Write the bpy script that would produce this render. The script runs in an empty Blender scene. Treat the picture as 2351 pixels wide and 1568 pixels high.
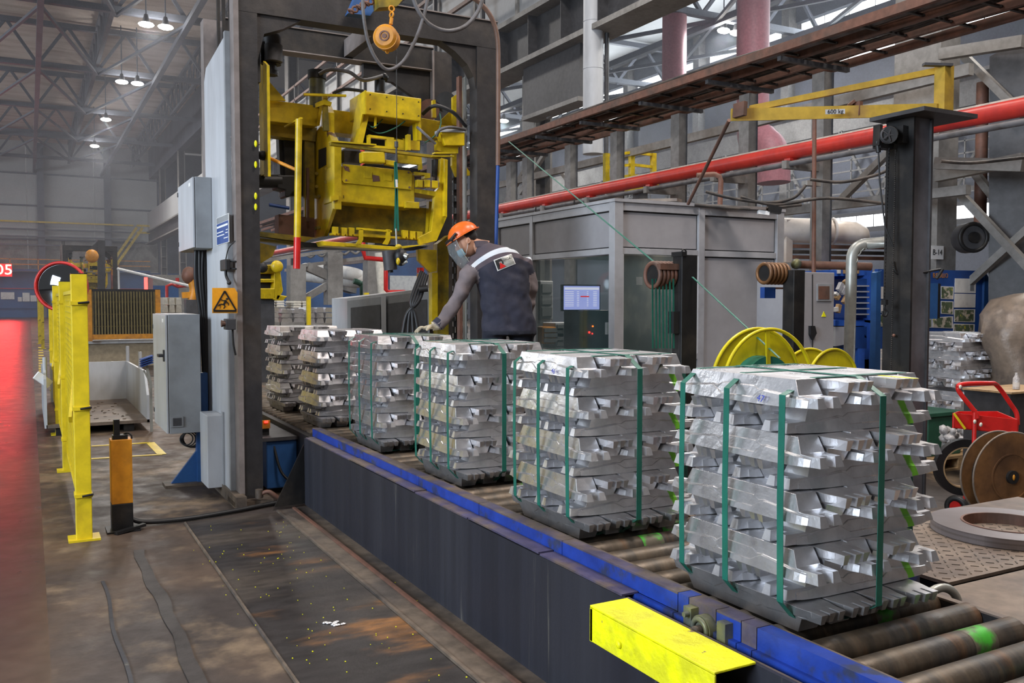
import bpy, bmesh, math, random
from mathutils import Vector, Matrix, noise
random.seed(7)
R = math.radians
sc = bpy.context.scene
C = sc.collection
# ------------------------------------------------------------------ camera, light, exposure
F_PX, CX, CY, EYE = 2051.0, 1175.5, 784.0, 1.65
PITCH = math.atan(94 / F_PX); YAW = math.atan(1108.5 / math.hypot(F_PX, 94))
cam = bpy.data.objects.new('camera', bpy.data.cameras.new('camera')); C.objects.link(cam)
cam.location = (0, 0, EYE); cam.rotation_euler = (R(90) - PITCH, 0, -YAW)
cam.data.sensor_width = 36; cam.data.lens = F_PX / 2351 * 36; cam.data.clip_end = 400
sc.camera = cam
sc.view_settings.view_transform = 'Standard'; sc.view_settings.look = 'None'
sc.view_settings.gamma = 1; sc.view_settings.use_curve_mapping = False
sc.view_settings.exposure = 0.0
try:
    sc.cycles.use_denoising = True; sc.cycles.max_bounces = 6; sc.cycles.sample_clamp_indirect = 6
    sc.cycles.transparent_max_bounces = 12
except Exception: pass
w = bpy.data.worlds.new('world'); sc.world = w; w.use_nodes = True
w.node_tree.nodes['Background'].inputs[0].default_value = (.70, .68, .70, 1)
w.node_tree.nodes['Background'].inputs[1].default_value = .14

def area(name, loc, tgt, sx, sy, power, col):
    l = bpy.data.lights.new(name, 'AREA'); l.shape = 'RECTANGLE'; l.size = sx; l.size_y = sy
    l.energy = power; l.color = col
    o = bpy.data.objects.new(name, l); C.objects.link(o); o.location = loc
    o.rotation_euler = (Vector(tgt) - Vector(loc)).to_track_quat('-Z', 'Y').to_euler()
    return o
area('left_daylight_fill', (-12, 1.5, 5.5), (2.5, 4.5, .5), 6, 5, 3000, (.76, .87, 1))  # unseen light added for cool daylight on left faces; no gate stands there
for lx, ly, lz, ls, p_, c_ in ((-1.5, -3, 9, 2, 300, (1, .86, .78)), (4.5, 2.2, 10, 2, 620, (1, .89, .82)), (10, 4.5, 11, 2, 620, (1, .93, .87)), (17, 10, 11, 2, 1100, (1, .93, .85)), (-1, 11, 11, 2, 300, (1, .94, .88)), (6.5, 12, 12, 2, 620, (1, .92, .85)),  # unseen lights added over the work area, right side and pale duct
                   (5.2, 32, 13.6, 1, 900, (1, .95, .9)), (5.2, 43.7, 13.75, .9, 900, (1, .96, .93)), (5.2, 55.7, 13.75, .9, 900, (1, .96, .93)), (5.0, 67.7, 13.75, .7, 800, (1, .96, .93)), (5.0, 79.7, 13.75, .7, 900, (1, .96, .93)),
                   (20, 20, 13.5, 2, 1000, (.92, .96, 1)), (28.5, 32, 13.8, .9, 1300, (.95, .97, 1)), (28.5, 54.3, 13.7, .9, 1500, (.95, .97, 1))):
    area('bay_and_fill_light', (lx, ly, lz), (lx, ly, 0), ls, ls, p_, c_)
area('clerestory_and_roof_fill', (34.3, 30, 14.4), (12, 30, 8), 50, 2.4, 4200, (.85, .93, 1))
area('clerestory_and_roof_fill', (-21, 60, 9), (6, 62, 16), 60, 3, 4500, (.88, .93, 1))  # unseen fill added to lighten the left roof; no windows built there

# ------------------------------------------------------------------ measuring helper: pixel + known plane -> world point
_cf = Vector((math.sin(YAW) * math.cos(PITCH), math.cos(YAW) * math.cos(PITCH), -math.sin(PITCH)))
_cr = Vector((math.cos(YAW), -math.sin(YAW), 0)); _cu = _cr.cross(_cf)
def at(u, v, X=None, Y=None, Z=None, D=None):
    d = _cf + _cr * ((u - CX) / F_PX) - _cu * ((v - CY) / F_PX)
    t = X / d.x if X is not None else Y / d.y if Y is not None else (Z - EYE) / d.z if Z is not None else D
    return Vector((0, 0, EYE)) + d * t

# ------------------------------------------------------------------ materials
def mat(name, c, rough=.5, metal=0., c2=None, sc2=4., lo=.45, hi=.65, stretch=(1, 1, 1), bump=0., bsc=60., var=.12, emit=None, es=1., spec=.5, c3=None, sc3=1.5, lo3=.5, hi3=.7, coat=0, alpha=1., trans=0., rvar=.0, dist=0.):
    m = bpy.data.materials.new(name); m.use_nodes = True
    nt = m.node_tree; N = nt.nodes; L = nt.links; b = N['Principled BSDF']
    b.inputs['Roughness'].default_value = rough; b.inputs['Metallic'].default_value = metal
    b.inputs['Specular IOR Level'].default_value = spec
    if coat: b.inputs['Coat Weight'].default_value = coat
    if trans: b.inputs['Transmission Weight'].default_value = trans
    if alpha < 1: b.inputs['Alpha'].default_value = alpha
    if emit:
        b.inputs['Emission Color'].default_value = (*emit, 1); b.inputs['Emission Strength'].default_value = es
    tc = N.new('ShaderNodeTexCoord')
    def nz(scale, det=6, st=(1, 1, 1), ro=.55):
        mp = N.new('ShaderNodeMapping'); mp.inputs['Scale'].default_value = st; mp.inputs['Location'].default_value = (3.71, 5.13, 2.37)
        L.new(tc.outputs['Object'], mp.inputs[0])
        n = N.new('ShaderNodeTexNoise'); n.inputs['Scale'].default_value = scale
        n.inputs['Detail'].default_value = det; n.inputs['Roughness'].default_value = ro
        n.inputs['Distortion'].default_value = dist
        L.new(mp.outputs[0], n.inputs[0]); return n.outputs[0]
    def ramp(src, lo, hi):
        r = N.new('ShaderNodeMapRange'); r.inputs[1].default_value = lo; r.inputs[2].default_value = hi
        r.interpolation_type = 'SMOOTHSTEP'
        L.new(src, r.inputs[0]); return r.outputs[0]
    def mix(f, a, bb, mode='MIX'):
        x = N.new('ShaderNodeMix'); x.data_type = 'RGBA'; x.blend_type = mode
        if isinstance(f, float): x.inputs[0].default_value = f
        else: L.new(f, x.inputs[0])
        for i, v in ((6, a), (7, bb)):
            if isinstance(v, tuple): x.inputs[i].default_value = (*v[:3], 1)
            else: L.new(v, x.inputs[i])
        return x.outputs[2]
    col = c
    if c2: col = mix(ramp(nz(sc2, 6, stretch), lo, hi), col, c2)
    if c3: col = mix(ramp(nz(sc3, 7, stretch, .62), lo3, hi3), col, c3)
    if var:
        v = ramp(nz(11, 8, stretch, .6), .2, .8)
        g = N.new('ShaderNodeMapRange'); g.inputs[3].default_value = 1 - var * 1.6; g.inputs[4].default_value = 1 + var
        L.new(v, g.inputs[0])
        cb = N.new('ShaderNodeCombineColor')
        for i in range(3): L.new(g.outputs[0], cb.inputs[i])
        col = mix(1., col, cb.outputs[0], 'MULTIPLY')
    if isinstance(col, tuple): b.inputs['Base Color'].default_value = (*col, 1)
    else: L.new(col, b.inputs['Base Color'])
    if rvar:
        g = N.new('ShaderNodeMapRange'); g.inputs[1].default_value = .3; g.inputs[2].default_value = .7
        g.inputs[3].default_value = rough - rvar; g.inputs[4].default_value = rough + rvar
        L.new(nz(6, 5, stretch), g.inputs[0]); L.new(g.outputs[0], b.inputs['Roughness'])
    if bump:
        bp = N.new('ShaderNodeBump'); bp.inputs['Strength'].default_value = min(bump, 1); bp.inputs['Distance'].default_value = .004 if bump < 1 else .004 * bump
        L.new(nz(bsc, 4), bp.inputs['Height']); L.new(bp.outputs[0], b.inputs['Normal'])
    m['api'] = 0
    return m

M = {}
M['alu'] = mat('cast_aluminium', (.86, .855, .875), .32, .93, c2=(.66, .655, .67), sc2=6, lo=.4, hi=.7, bump=.32, bsc=36, var=.10, rvar=.10)
M['alu_mark'] = mat('cast_aluminium_green_paint', (.22, .62, .05), .5, .1, bump=.6, bsc=45, var=.1)
M['strap'] = mat('green_strap', (.010, .125, .088), .38, 0, var=.12, bump=.15, bsc=120, spec=.6)
M['floor'] = mat('dusty_concrete', (.092, .062, .044), .58, 0, c2=(.050, .040, .036), sc2=.55, lo=.42, hi=.62, c3=(.20, .145, .095), sc3=1.25, lo3=.50, hi3=.66, bump=.4, bsc=30, var=.14, rvar=.14, spec=.3)
M['plate'] = mat('oily_steel_plate', (.030, .026, .026), .52, .2, c2=(.085, .068, .055), sc2=1.2, lo=.45, hi=.7, c3=(.30, .13, .035), sc3=.85, lo3=.535, hi3=.66, stretch=(.55, 1.35, 1), bump=.4, bsc=30, var=.3, rvar=.12, spec=.35)
M['duststeel'] = mat('dusty_brown_steel', (.15, .115, .085), .6, .2, c2=(.075, .062, .055), sc2=2.2, lo=.4, hi=.65, bump=.4, bsc=30, var=.3)
M['blackwall'] = mat('black_painted_steel', (.012, .013, .021), .55, .0, c2=(.022, .023, .031), sc2=2, lo=.4, hi=.7, c3=(.26, .24, .19), sc3=6, lo3=.61, hi3=.74, stretch=(1, 1, .04), bump=.25, bsc=30, var=.2)
M['blue'] = mat('chipped_blue_paint', (.012, .045, .30), .45, .1, c2=(.03, .04, .09), sc2=8, lo=.52, hi=.66, bump=.2, var=.2)
M['bluetop'] = mat('worn_blue_violet_steel', (.085, .075, .14), .5, .3, c2=(.16, .12, .09), sc2=5, lo=.40, hi=.62, bump=.3, var=.25)
M['roller'] = mat('rusty_roller_steel', (.13, .10, .070), .46, .5, c2=(.22, .105, .045), sc2=5, lo=.55, hi=.72, c3=(.06, .055, .05), sc3=3.5, lo3=.45, hi3=.65, stretch=(1.6, .35, .35), bump=.3, bsc=50, var=.25, rvar=.12)
M['gpaint'] = mat('green_overspray', (.06, .42, .03), .5, .2, c2=(.12, .10, .07), sc2=12, lo=.4, hi=.6, var=.2)
M['fyellow'] = mat('fluorescent_yellow_paint', (.86, .85, .0), .5, 0, c2=(.68, .66, .01), sc2=7, lo=.45, hi=.6, c3=(.20, .13, .06), sc3=13, lo3=.665, hi3=.69, bump=1.5, bsc=28, var=.08)
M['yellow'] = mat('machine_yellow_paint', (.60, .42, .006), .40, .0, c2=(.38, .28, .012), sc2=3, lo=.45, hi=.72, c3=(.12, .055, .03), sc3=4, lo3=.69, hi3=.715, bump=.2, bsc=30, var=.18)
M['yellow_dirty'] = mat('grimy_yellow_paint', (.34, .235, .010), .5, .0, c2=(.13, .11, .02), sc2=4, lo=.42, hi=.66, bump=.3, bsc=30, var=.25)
M['fence_yellow'] = mat('safety_yellow', (.70, .53, .012), .45, 0, c2=(.52, .36, .015), sc2=3, lo=.5, hi=.75, c3=(.16, .11, .03), sc3=7, lo3=.70, hi3=.75, var=.12)
M['orange'] = mat('safety_orange', (.62, .25, .012), .5, 0, c2=(.42, .17, .02), sc2=5, lo=.45, hi=.7, var=.15)
M['signorange'] = mat('sign_orange', (.78, .33, .012), .45, 0, c2=(.60, .25, .02), sc2=4, lo=.45, hi=.7, var=.12)
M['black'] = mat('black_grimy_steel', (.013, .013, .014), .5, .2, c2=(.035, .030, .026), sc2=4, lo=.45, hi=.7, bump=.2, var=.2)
M['frame'] = mat('dark_gantry_steel', (.030, .028, .029), .5, .15, c2=(.055, .047, .042), sc2=3, lo=.45, hi=.7, bump=.2, var=.2)
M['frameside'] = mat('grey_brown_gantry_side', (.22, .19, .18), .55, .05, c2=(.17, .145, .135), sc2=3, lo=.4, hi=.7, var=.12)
M['rubber'] = mat('black_rubber', (.012, .012, .013), .5, 0, var=.1)
M['hose'] = mat('grey_dusty_hose', (.13, .125, .13), .55, 0, c2=(.07, .06, .055), sc2=6, lo=.4, hi=.7, var=.1)
M['hosebrown'] = mat('brown_dusty_hose', (.15, .085, .06), .55, 0, var=.15)
M['ltgrey'] = mat('light_grey_enamel', (.47, .49, .52), .42, 0, c2=(.40, .41, .43), sc2=2.5, lo=.4, hi=.7, var=.05, stretch=(1, 1, .3))
M['cabinet'] = mat('grey_enamel', (.27, .285, .30), .45, 0, c2=(.22, .23, .24), sc2=2.5, lo=.4, hi=.7, var=.06)
M['cabgrey'] = mat('cabin_grey_panel', (.30, .295, .31), .5, 0, c2=(.26, .255, .265), sc2=1.5, lo=.4, hi=.7, var=.04)
M['cabframe'] = mat('cabin_aluminium_profile', (.40, .405, .425), .4, .2, c2=(.33, .33, .345), sc2=2.5, var=.05)
M['gap'] = mat('dark_gasket', (.02, .02, .022), .6, var=0)
M['redpipe'] = mat('red_pipe_paint', (.55, .035, .022), .38, 0, c2=(.42, .03, .025), sc2=3, lo=.4, hi=.7, var=.1)
M['pipedust'] = mat('pipe_top_dust', (.40, .34, .30), .8, 0, var=.2)
M['rack'] = mat('rust_primer_steel', (.165, .075, .050), .6, .1, c2=(.10, .06, .045), sc2=3, lo=.4, hi=.7, var=.2)
M['cables'] = mat('dusty_dark_cables', (.025, .022, .021), .6, 0, c2=(.07, .055, .045), sc2=5, lo=.4, hi=.6, var=.2)
M['steel'] = mat('grey_hall_steel', (.25, .24, .225), .6, 0, c2=(.17, .16, .148), sc2=1.2, lo=.4, hi=.7, var=.15)
M['truss'] = mat('blue_grey_truss_steel', (.125, .135, .165), .6, 0, c2=(.09, .095, .115), sc2=.5, lo=.4, hi=.7, var=.1)
M['jibgrey'] = mat('blue_grey_column_paint', (.125, .128, .145), .5, 0, c2=(.08, .08, .09), sc2=2.5, lo=.4, hi=.7, var=.12)
M['dksteel'] = mat('dark_hall_steel', (.055, .055, .060), .55, 0, c2=(.035, .034, .036), sc2=1.3, lo=.4, hi=.7, var=.2)
M['deck'] = mat('stained_roof_deck', (.60, .51, .45), .8, 0, c2=(.44, .35, .29), sc2=.35, lo=.4, hi=.7, stretch=(1, 4, 1), var=.12)
M['wallpanel'] = mat('white_sandwich_panel', (.44, .45, .455), .6, 0, c2=(.38, .385, .39), sc2=.25, lo=.4, hi=.7, var=.05)
M['bluewall'] = mat('blue_wall_sheet', (.02, .09, .26), .5, 0, c2=(.015, .06, .19), sc2=.5, lo=.4, hi=.7, var=.1)
M['white'] = mat('white_paint', (.86, .86, .85), .5, 0, var=.04)
M['paper'] = mat('white_paper', (.72, .72, .70), .6, 0, c2=(.6, .6, .6), sc2=6, var=.04)
M['brightduct'] = mat('pale_insulated_duct', (.82, .74, .66), .45, .1, c2=(.74, .66, .58), sc2=3, bump=.5, bsc=8, var=.06)
M['jibyellow'] = mat('dull_yellow_paint', (.42, .27, .03), .5, 0, c2=(.28, .17, .04), sc2=4, lo=.45, hi=.7, var=.15)
M['galv'] = mat('galvanised_pipe', (.40, .41, .38), .4, .45, c2=(.30, .30, .27), sc2=3, bump=.2, bsc=12, var=.1)
M['glass'] = mat('cabin_glass', (.05, .09, .09), .03, 0, var=0, trans=.0, alpha=.30, spec=1.0)
M['visor'] = mat('clear_visor', (.25, .27, .28), .06, 0, var=0, alpha=.28, spec=.8)
M['screen'] = mat('screen_blue_white', (.1, .1, .3), .4, 0, var=0, emit=(.42, .50, 1.0), es=1.15)
M['scr_white'] = mat('screen_white_rows', (.3, .3, .5), .4, 0, var=0, emit=(.80, .85, 1.0), es=1.2)
M['scr_red'] = mat('screen_red_bar', (.5, .02, .02), .4, 0, var=0, emit=(.85, .02, .03), es=1.1)
M['scr_green'] = mat('screen_green', (.1, .5, .1), .4, 0, var=0, emit=(.25, .65, .25), es=.8)
M['led'] = mat('red_led_digits', (1, .1, .1), .4, 0, var=0, emit=(1, .05, .03), es=60)
M['ledpanel'] = mat('red_signal_panel', (.6, .05, .05), .4, 0, var=0, emit=(1, .05, .04), es=5)
M['lamp'] = mat('lamp_glow', (1, 1, 1), .4, 0, var=0, emit=(1, .97, .92), es=60)
M['ledred'] = mat('small_red_light', (1, .1, .05), .4, 0, var=0, emit=(1, .03, .02), es=4)
M['ledorange'] = mat('orange_indicator', (1, .3, .02), .4, 0, var=0, emit=(1, .22, .01), es=2.2)
M['skywin'] = mat('bright_window_daylight', (1, 1, 1), .4, 0, var=0, emit=(.93, .97, 1), es=3.4)
M['pinkpipe'] = mat('haze_pale_red_duct', (.30, .10, .115), .6, 0, var=.15)  # paleness of the haze is painted into the duct red
M['navy'] = mat('navy_cloth', (.018, .019, .035), .85, 0, c2=(.026, .026, .042), sc2=8, bump=1., bsc=14, var=.15)
M['sleeve'] = mat('grey_cloth', (.175, .145, .150), .88, 0, c2=(.145, .12, .125), sc2=7, bump=1.2, bsc=12, var=.12)
M['yoke'] = mat('mauve_grey_cloth', (.075, .058, .07), .88, 0, bump=.8, bsc=14, var=.12)
M['reflective'] = mat('reflective_tape', (.60, .64, .68), .5, .1, bump=.5, bsc=14, var=.05)
M['skin'] = mat('skin', (.52, .27, .17), .55, 0, var=.08)
M['hair'] = mat('black_hair', (.014, .011, .010), .6, 0, var=.2)
M['helmet'] = mat('orange_plastic', (.80, .15, .018), .33, 0, var=.05, spec=.5)
M['mask'] = mat('light_blue_mask', (.35, .62, .75), .8, 0, var=.05)
M['glove'] = mat('dirty_cotton_glove', (.46, .40, .28), .9, 0, c2=(.25, .22, .17), sc2=25, lo=.45, hi=.65, bump=.8, bsc=90, var=.15)
M['red'] = mat('bright_red_paint', (.58, .018, .015), .35, 0, var=.12)
M['rustdisc'] = mat('rusty_brown_disc', (.22, .105, .04), .45, .35, c2=(.12, .06, .03), sc2=3, lo=.4, hi=.7, var=.2)
M['coil'] = mat('steel_strap_coil', (.26, .24, .25), .4, .5, c2=(.18, .16, .16), sc2=9, stretch=(.1, .1, 8), var=.1)
M['wood'] = mat('pallet_wood', (.46, .30, .15), .7, 0, c2=(.34, .22, .11), sc2=6, stretch=(.3, 3, 3), var=.15)
M['reelyellow'] = mat('reel_yellow_paint', (.62, .52, .005), .35, 0, c2=(.48, .40, .01), sc2=4, lo=.45, hi=.7, var=.1)
M['wrap'] = mat('brown_wrapping', (.22, .17, .13), .42, .1, c2=(.14, .11, .09), sc2=5, bump=3, bsc=5, var=.15)
M['film'] = mat('crumpled_plastic_film', (.55, .54, .54), .3, .1, bump=3, bsc=25, var=.15)
M['greenbin'] = mat('green_plastic', (.02, .10, .06), .5, 0, var=.15)
M['boardblue'] = mat('board_blue', (.012, .06, .26), .5, 0, var=.1)
M['photo'] = mat('poster_photo', (.10, .14, .08), .5, 0, c2=(.55, .50, .42), sc2=14, lo=.52, hi=.60, c3=(.45, .40, .03), sc3=11, lo3=.60, hi3=.66, var=.3)
M['grating'] = mat('olive_grating_steel', (.16, .125, .045), .5, .2, var=.2)
M['bags'] = mat('pale_stacked_goods', (.70, .66, .56), .6, 0, var=.15)
M['mirror'] = mat('convex_mirror_glass', (.35, .38, .40), .04, 1, var=0)
M['brownplate'] = mat('brown_dusty_plate', (.20, .155, .12), .55, .25, c2=(.13, .10, .085), sc2=2, bump=.3, var=.2)
M['bearing'] = mat('greasy_bearing_iron', (.11, .12, .10), .45, .3, c2=(.20, .20, .09), sc2=8, var=.2)
M['darkglass'] = mat('dark_interior', (.06, .065, .07), .5, 0, c2=(.12, .12, .11), sc2=2, var=.1)
M['inkblue'] = mat('blue_marker_ink', (.03, .05, .35), .6, 0, var=0)

# ------------------------------------------------------------------ mesh builder
class MB:
    def __init__(s): s.v = []; s.f = []; s.smooth = []
    def _add(s, vs, fs, smooth=False):
        o = len(s.v); s.v += [tuple(v) for v in vs]
        s.f += [tuple(i + o for i in f) for f in fs]; s.smooth += [smooth] * len(fs); return s
    def box(s, x0, x1, y0, y1, z0, z1):
        vs = [(x, y, z) for z in (z0, z1) for y in (y0, y1) for x in (x0, x1)]
        return s._add(vs, [(0, 2, 3, 1), (4, 5, 7, 6), (0, 1, 5, 4), (2, 6, 7, 3), (0, 4, 6, 2), (1, 3, 7, 5)])
    def bar(s, p, q, w, h=None, up=(0, 0, 1)):
        h = h or w; p = Vector(p); q = Vector(q); d = (q - p)
        if d.length < 1e-6: return s
        d.normalize(); u = Vector(up)
        if abs(d.dot(u)) > .98: u = Vector((0, 1, 0))
        a = d.cross(u).normalized() * w / 2; b = a.cross(d).normalized() * h / 2
        vs = [c + sa * a + sb * b for c in (p, q) for sa, sb in ((-1, -1), (1, -1), (1, 1), (-1, 1))]
        return s._add(vs, [(3, 2, 1, 0), (4, 5, 6, 7), (0, 1, 5, 4), (1, 2, 6, 5), (2, 3, 7, 6), (3, 0, 4, 7)])
    def tube(s, pts, r, n=8, rs=None, caps=True):
        pts = [Vector(p) for p in pts]; m = len(pts); rings = []
        prev = None
        for i, p in enumerate(pts):
            d = (pts[min(i + 1, m - 1)] - pts[max(i - 1, 0)])
            if d.length < 1e-9: d = Vector((0, 0, 1))
            d.normalize()
            u = prev if prev is not None else (Vector((0, 0, 1)) if abs(d.z) < .9 else Vector((1, 0, 0)))
            a = (u - d * u.dot(d))
            if a.length < 1e-5: a = d.orthogonal()
            a.normalize(); prev = a; b = d.cross(a)
            rr = rs[i] if rs else r
            rings.append([p + (a * math.cos(2 * math.pi * k / n) + b * math.sin(2 * math.pi * k / n)) * rr for k in range(n)])
        vs = [v for g in rings for v in g]
        fs = [(i * n + k, i * n + (k + 1) % n, (i + 1) * n + (k + 1) % n, (i + 1) * n + k) for i in range(m - 1) for k in range(n)]
        s._add(vs, fs, True)
        if caps: s._add(rings[0], [tuple(range(n))[::-1]]); s._add(rings[-1], [tuple(range(n))])
        return s
    def cyl(s, p, q, r, n=16, r2=None): return s.tube([p, q], r, n, rs=[r, r if r2 is None else r2])
    def ring(s, c, axis, r0, r1, t, n=32):   # flat annulus of thickness t about axis
        c = Vector(c); d = Vector(axis).normalized(); a = d.orthogonal().normalized(); b = d.cross(a)
        vs = []
        for k in range(n):
            e = a * math.cos(2 * math.pi * k / n) + b * math.sin(2 * math.pi * k / n)
            vs += [c + e * r0 - d * t / 2, c + e * r1 - d * t / 2, c + e * r1 + d * t / 2, c + e * r0 + d * t / 2]
        fs = [(k * 4 + j, k * 4 + (j + 1) % 4, ((k + 1) % n) * 4 + (j + 1) % 4, ((k + 1) % n) * 4 + j) for k in range(n) for j in range(4)]
        return s._add(vs, fs)
    def torus(s, c, axis, r, t, n=36, m=8):
        c = Vector(c); d = Vector(axis).normalized(); a = d.orthogonal().normalized(); b = d.cross(a)
        vs = []
        for k in range(n):
            e = a * math.cos(2 * math.pi * k / n) + b * math.sin(2 * math.pi * k / n)
            for j in range(m):
                vs.append(c + e * (r + t * math.cos(2 * math.pi * j / m)) + d * t * math.sin(2 * math.pi * j / m))
        fs = [(k * m + j, k * m + (j + 1) % m, ((k + 1) % n) * m + (j + 1) % m, ((k + 1) % n) * m + j) for k in range(n) for j in range(m)]
        return s._add(vs, fs, True)
    def prism(s, poly, ax, a, b):   # poly: 2-D points in the two other axes (x,y,z order), extruded along ax from a to b
        def P(p, t): return {'x': (t, p[0], p[1]), 'y': (p[0], t, p[1]), 'z': (p[0], p[1], t)}[ax]
        n = len(poly); vs = [P(p, a) for p in poly] + [P(p, b) for p in poly]
        fs = [tuple(range(n)), tuple(range(2 * n - 1, n - 1, -1))] + [(i, i + n, (i + 1) % n + n, (i + 1) % n) for i in range(n)]
        return s._add(vs, fs)
    def solid(s, pts, off):   # any planar outline given as 3-D points, thickened by vector off
        n = len(pts); off = Vector(off); vs = [Vector(p) for p in pts] + [Vector(p) + off for p in pts]
        return s._add(vs, [tuple(range(n)), tuple(range(2 * n - 1, n - 1, -1))] + [(i, i + n, (i + 1) % n + n, (i + 1) % n) for i in range(n)])
    def loft(s, rings, closed=True, caps=True, smooth=True):
        n = len(rings[0]); vs = [v for g in rings for v in g]
        fs = [(i * n + k, i * n + (k + 1) % n, (i + 1) * n + (k + 1) % n, (i + 1) * n + k) for i in range(len(rings) - 1) for k in range(n)]
        s._add(vs, fs, smooth)
        if caps: s._add(rings[0], [tuple(range(n))[::-1]]); s._add(rings[-1], [tuple(range(n))])
        return s
    def ball(s, c, rx, ry=None, rz=None, n=16, m=10, mtx=None):
        ry = ry or rx; rz = rz or rx; rings = []
        for i in range(m + 1):
            t = math.pi * i / m; g = []
            for k in range(n):
                p = Vector((rx * math.sin(t) * math.cos(2 * math.pi * k / n), ry * math.sin(t) * math.sin(2 * math.pi * k / n), -rz * math.cos(t)))
                if mtx: p = mtx @ p
                g.append(Vector(c) + p)
            rings.append(g)
        return s.loft(rings, caps=False)
    def mesh(s, name, m, org=(0, 0, 0), bevel=0):
        me = bpy.data.meshes.new(name)
        me.from_pydata([(v[0] - org[0], v[1] - org[1], v[2] - org[2]) for v in s.v], [], s.f)
        me.materials.append(m)
        bm = bmesh.new(); bm.from_mesh(me)
        for f, sm in zip(bm.faces, s.smooth): f.smooth = sm
        bmesh.ops.recalc_face_normals(bm, faces=bm.faces)
        bm.to_mesh(me); bm.free()
        return me
    def build(s, name, m, parent=None, bevel=0):
        if isinstance(m, str): m = M[m]
        if parent is not None:
            org = tuple(parent['_o']); me = s.mesh(name, m, org)
            o = bpy.data.objects.new(name, me); o.parent = parent; o['_o'] = org
        else:
            xs = [v[0] for v in s.v]; ys = [v[1] for v in s.v]; zs = [v[2] for v in s.v]
            org = ((min(xs) + max(xs)) / 2, (min(ys) + max(ys)) / 2, min(zs))
            me = s.mesh(name, m, org); o = bpy.data.objects.new(name, me); o.location = org; o['_o'] = org
        C.objects.link(o)
        if bevel:
            b = o.modifiers.new('bevel', 'BEVEL'); b.width = bevel; b.segments = 2; b.limit_method = 'ANGLE'; b.angle_limit = R(35)
        return o
def tag(o, label=None, cat=None, group=None, kind=None):
    if label: o['label'] = label
    if cat: o['category'] = cat
    if group: o['group'] = group
    if kind: o['kind'] = kind
    return o
def thing(name, loc, label=None, cat=None, group=None, kind=None):
    o = bpy.data.objects.new(name, None); C.objects.link(o); o.location = loc; o['_o'] = tuple(loc)
    o.empty_display_size = .1
    return tag(o, label, cat, group, kind)
def dup(o, parent=None):
    c = o.copy(); C.objects.link(c); c.parent = parent
    for ch in list(o.children): dup(ch, c)
    return c
def text(name, s, m, size, loc, rot, parent=None, depth=.0015, align='CENTER'):
    cu = bpy.data.curves.new(name, 'FONT'); cu.body = s; cu.size = size; cu.extrude = depth
    cu.align_x = align; cu.align_y = 'CENTER'; cu.resolution_u = 3
    cu.materials.append(M[m]); t_ = bpy.data.objects.new(name, cu); C.objects.link(t_)
    dg = bpy.context.evaluated_depsgraph_get(); me_ = bpy.data.meshes.new_from_object(t_.evaluated_get(dg)); bpy.data.objects.remove(t_)
    o = bpy.data.objects.new(name, me_); C.objects.link(o)
    if parent is not None:
        o.parent = parent; loc = Vector(loc) - Vector(tuple(parent['_o'])); o['_o'] = tuple(parent['_o'])
    o.location = loc; o.rotation_euler = rot
    return o
# ================================================================== SETTING
def struct(name, loc=(0, 0, 0)): return thing(name, loc, kind='structure')
fl = MB().box(.05, 35, -8, 100, -.2, 0).build('floor', 'floor'); tag(fl, kind='structure')
fl = MB().box(-25, .05, -8, 100, -.2, 0).build('floor', mat('polished_lane_concrete', (.080, .056, .042), .33, 0, c2=(.045, .036, .033), sc2=.5, lo=.42, hi=.62, bump=.12, bsc=4, var=.14, rvar=.06)); tag(fl, kind='structure')
FL = thing('floor_plates', (1.3, 4, 0), kind='structure')
MB().box(.985, 1.655, 1.2, 6.90, -.01, .012).build('steel_plate', 'plate', FL)
MB().box(.972, .983, 1.2, 6.90, -.01, .016).build('plate_edge', 'duststeel', FL)
MB().box(1.66, 1.78, 1.2, 6.92, -.01, .02).build('base_flange', 'duststeel', FL)
MB().box(1.78, 1.80, 1.2, 6.92, -.01, .034).build('rail_lip', 'rack', FL)
MB().box(1.80, 1.915, 1.2, 6.95, -.01, .014).build('base_flange', 'duststeel', FL)
MB().box(1.655, 1.672, 1.2, 6.92, -.01, .026).build('rail_lip', 'duststeel', FL)
g = MB()
pts = []
for i in range(30):
    y = 6.3 - i * .17; xx = .60 - .01 * math.sin(i * .5); ww = .030 + .008 * math.sin(i * 1.7)
    pts.append((xx - ww, y, .004)); 
n = len(pts)
g.solid(pts + [(p[0] + .065 + .008 * math.sin(p[1] * 5), p[1], .004) for p in reversed(pts)], (0, 0, .003))
g.build('filled_groove', mat('groove_filler', (.040, .034, .032), .6, 0, var=.3, bump=.5), FL)
HZ = mat('thin_haze', (1, 1, 1)); nt = HZ.node_tree; nt.nodes.clear(); vo = nt.nodes.new('ShaderNodeVolumeScatter'); vo.inputs['Color'].default_value = (.86, .90, 1, 1); vo.inputs['Density'].default_value = .0023; vo.inputs['Anisotropy'].default_value = .25
ou = nt.nodes.new('ShaderNodeOutputMaterial'); nt.links.new(vo.outputs[0], ou.inputs['Volume'])
hz = MB().box(-24, 34.5, 13.0, 97, .05, 17.1).build('haze', HZ); tag(hz, 'thin smoky haze hanging in the far part of the hall under the roof', 'haze', kind='stuff')
g = MB(); pts = [(.335 + .01 * math.sin(i * .9), 5.7 - i * .17) for i in range(26)]
g.solid([(x, y, .003) for x, y in pts] + [(x + .018, y, .003) for x, y in reversed(pts)], (0, 0, .003))
g.build('filled_groove', 'blackwall', FL)
rnd = random.Random(3)
g = MB()
for i in range(150):
    x = rnd.uniform(.9, 1.85); y = rnd.uniform(2.9, 6.7); s_ = rnd.uniform(.002, .005)
    g.box(x, x + s_, y, y + s_ * 1.6, .013, .016)
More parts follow.
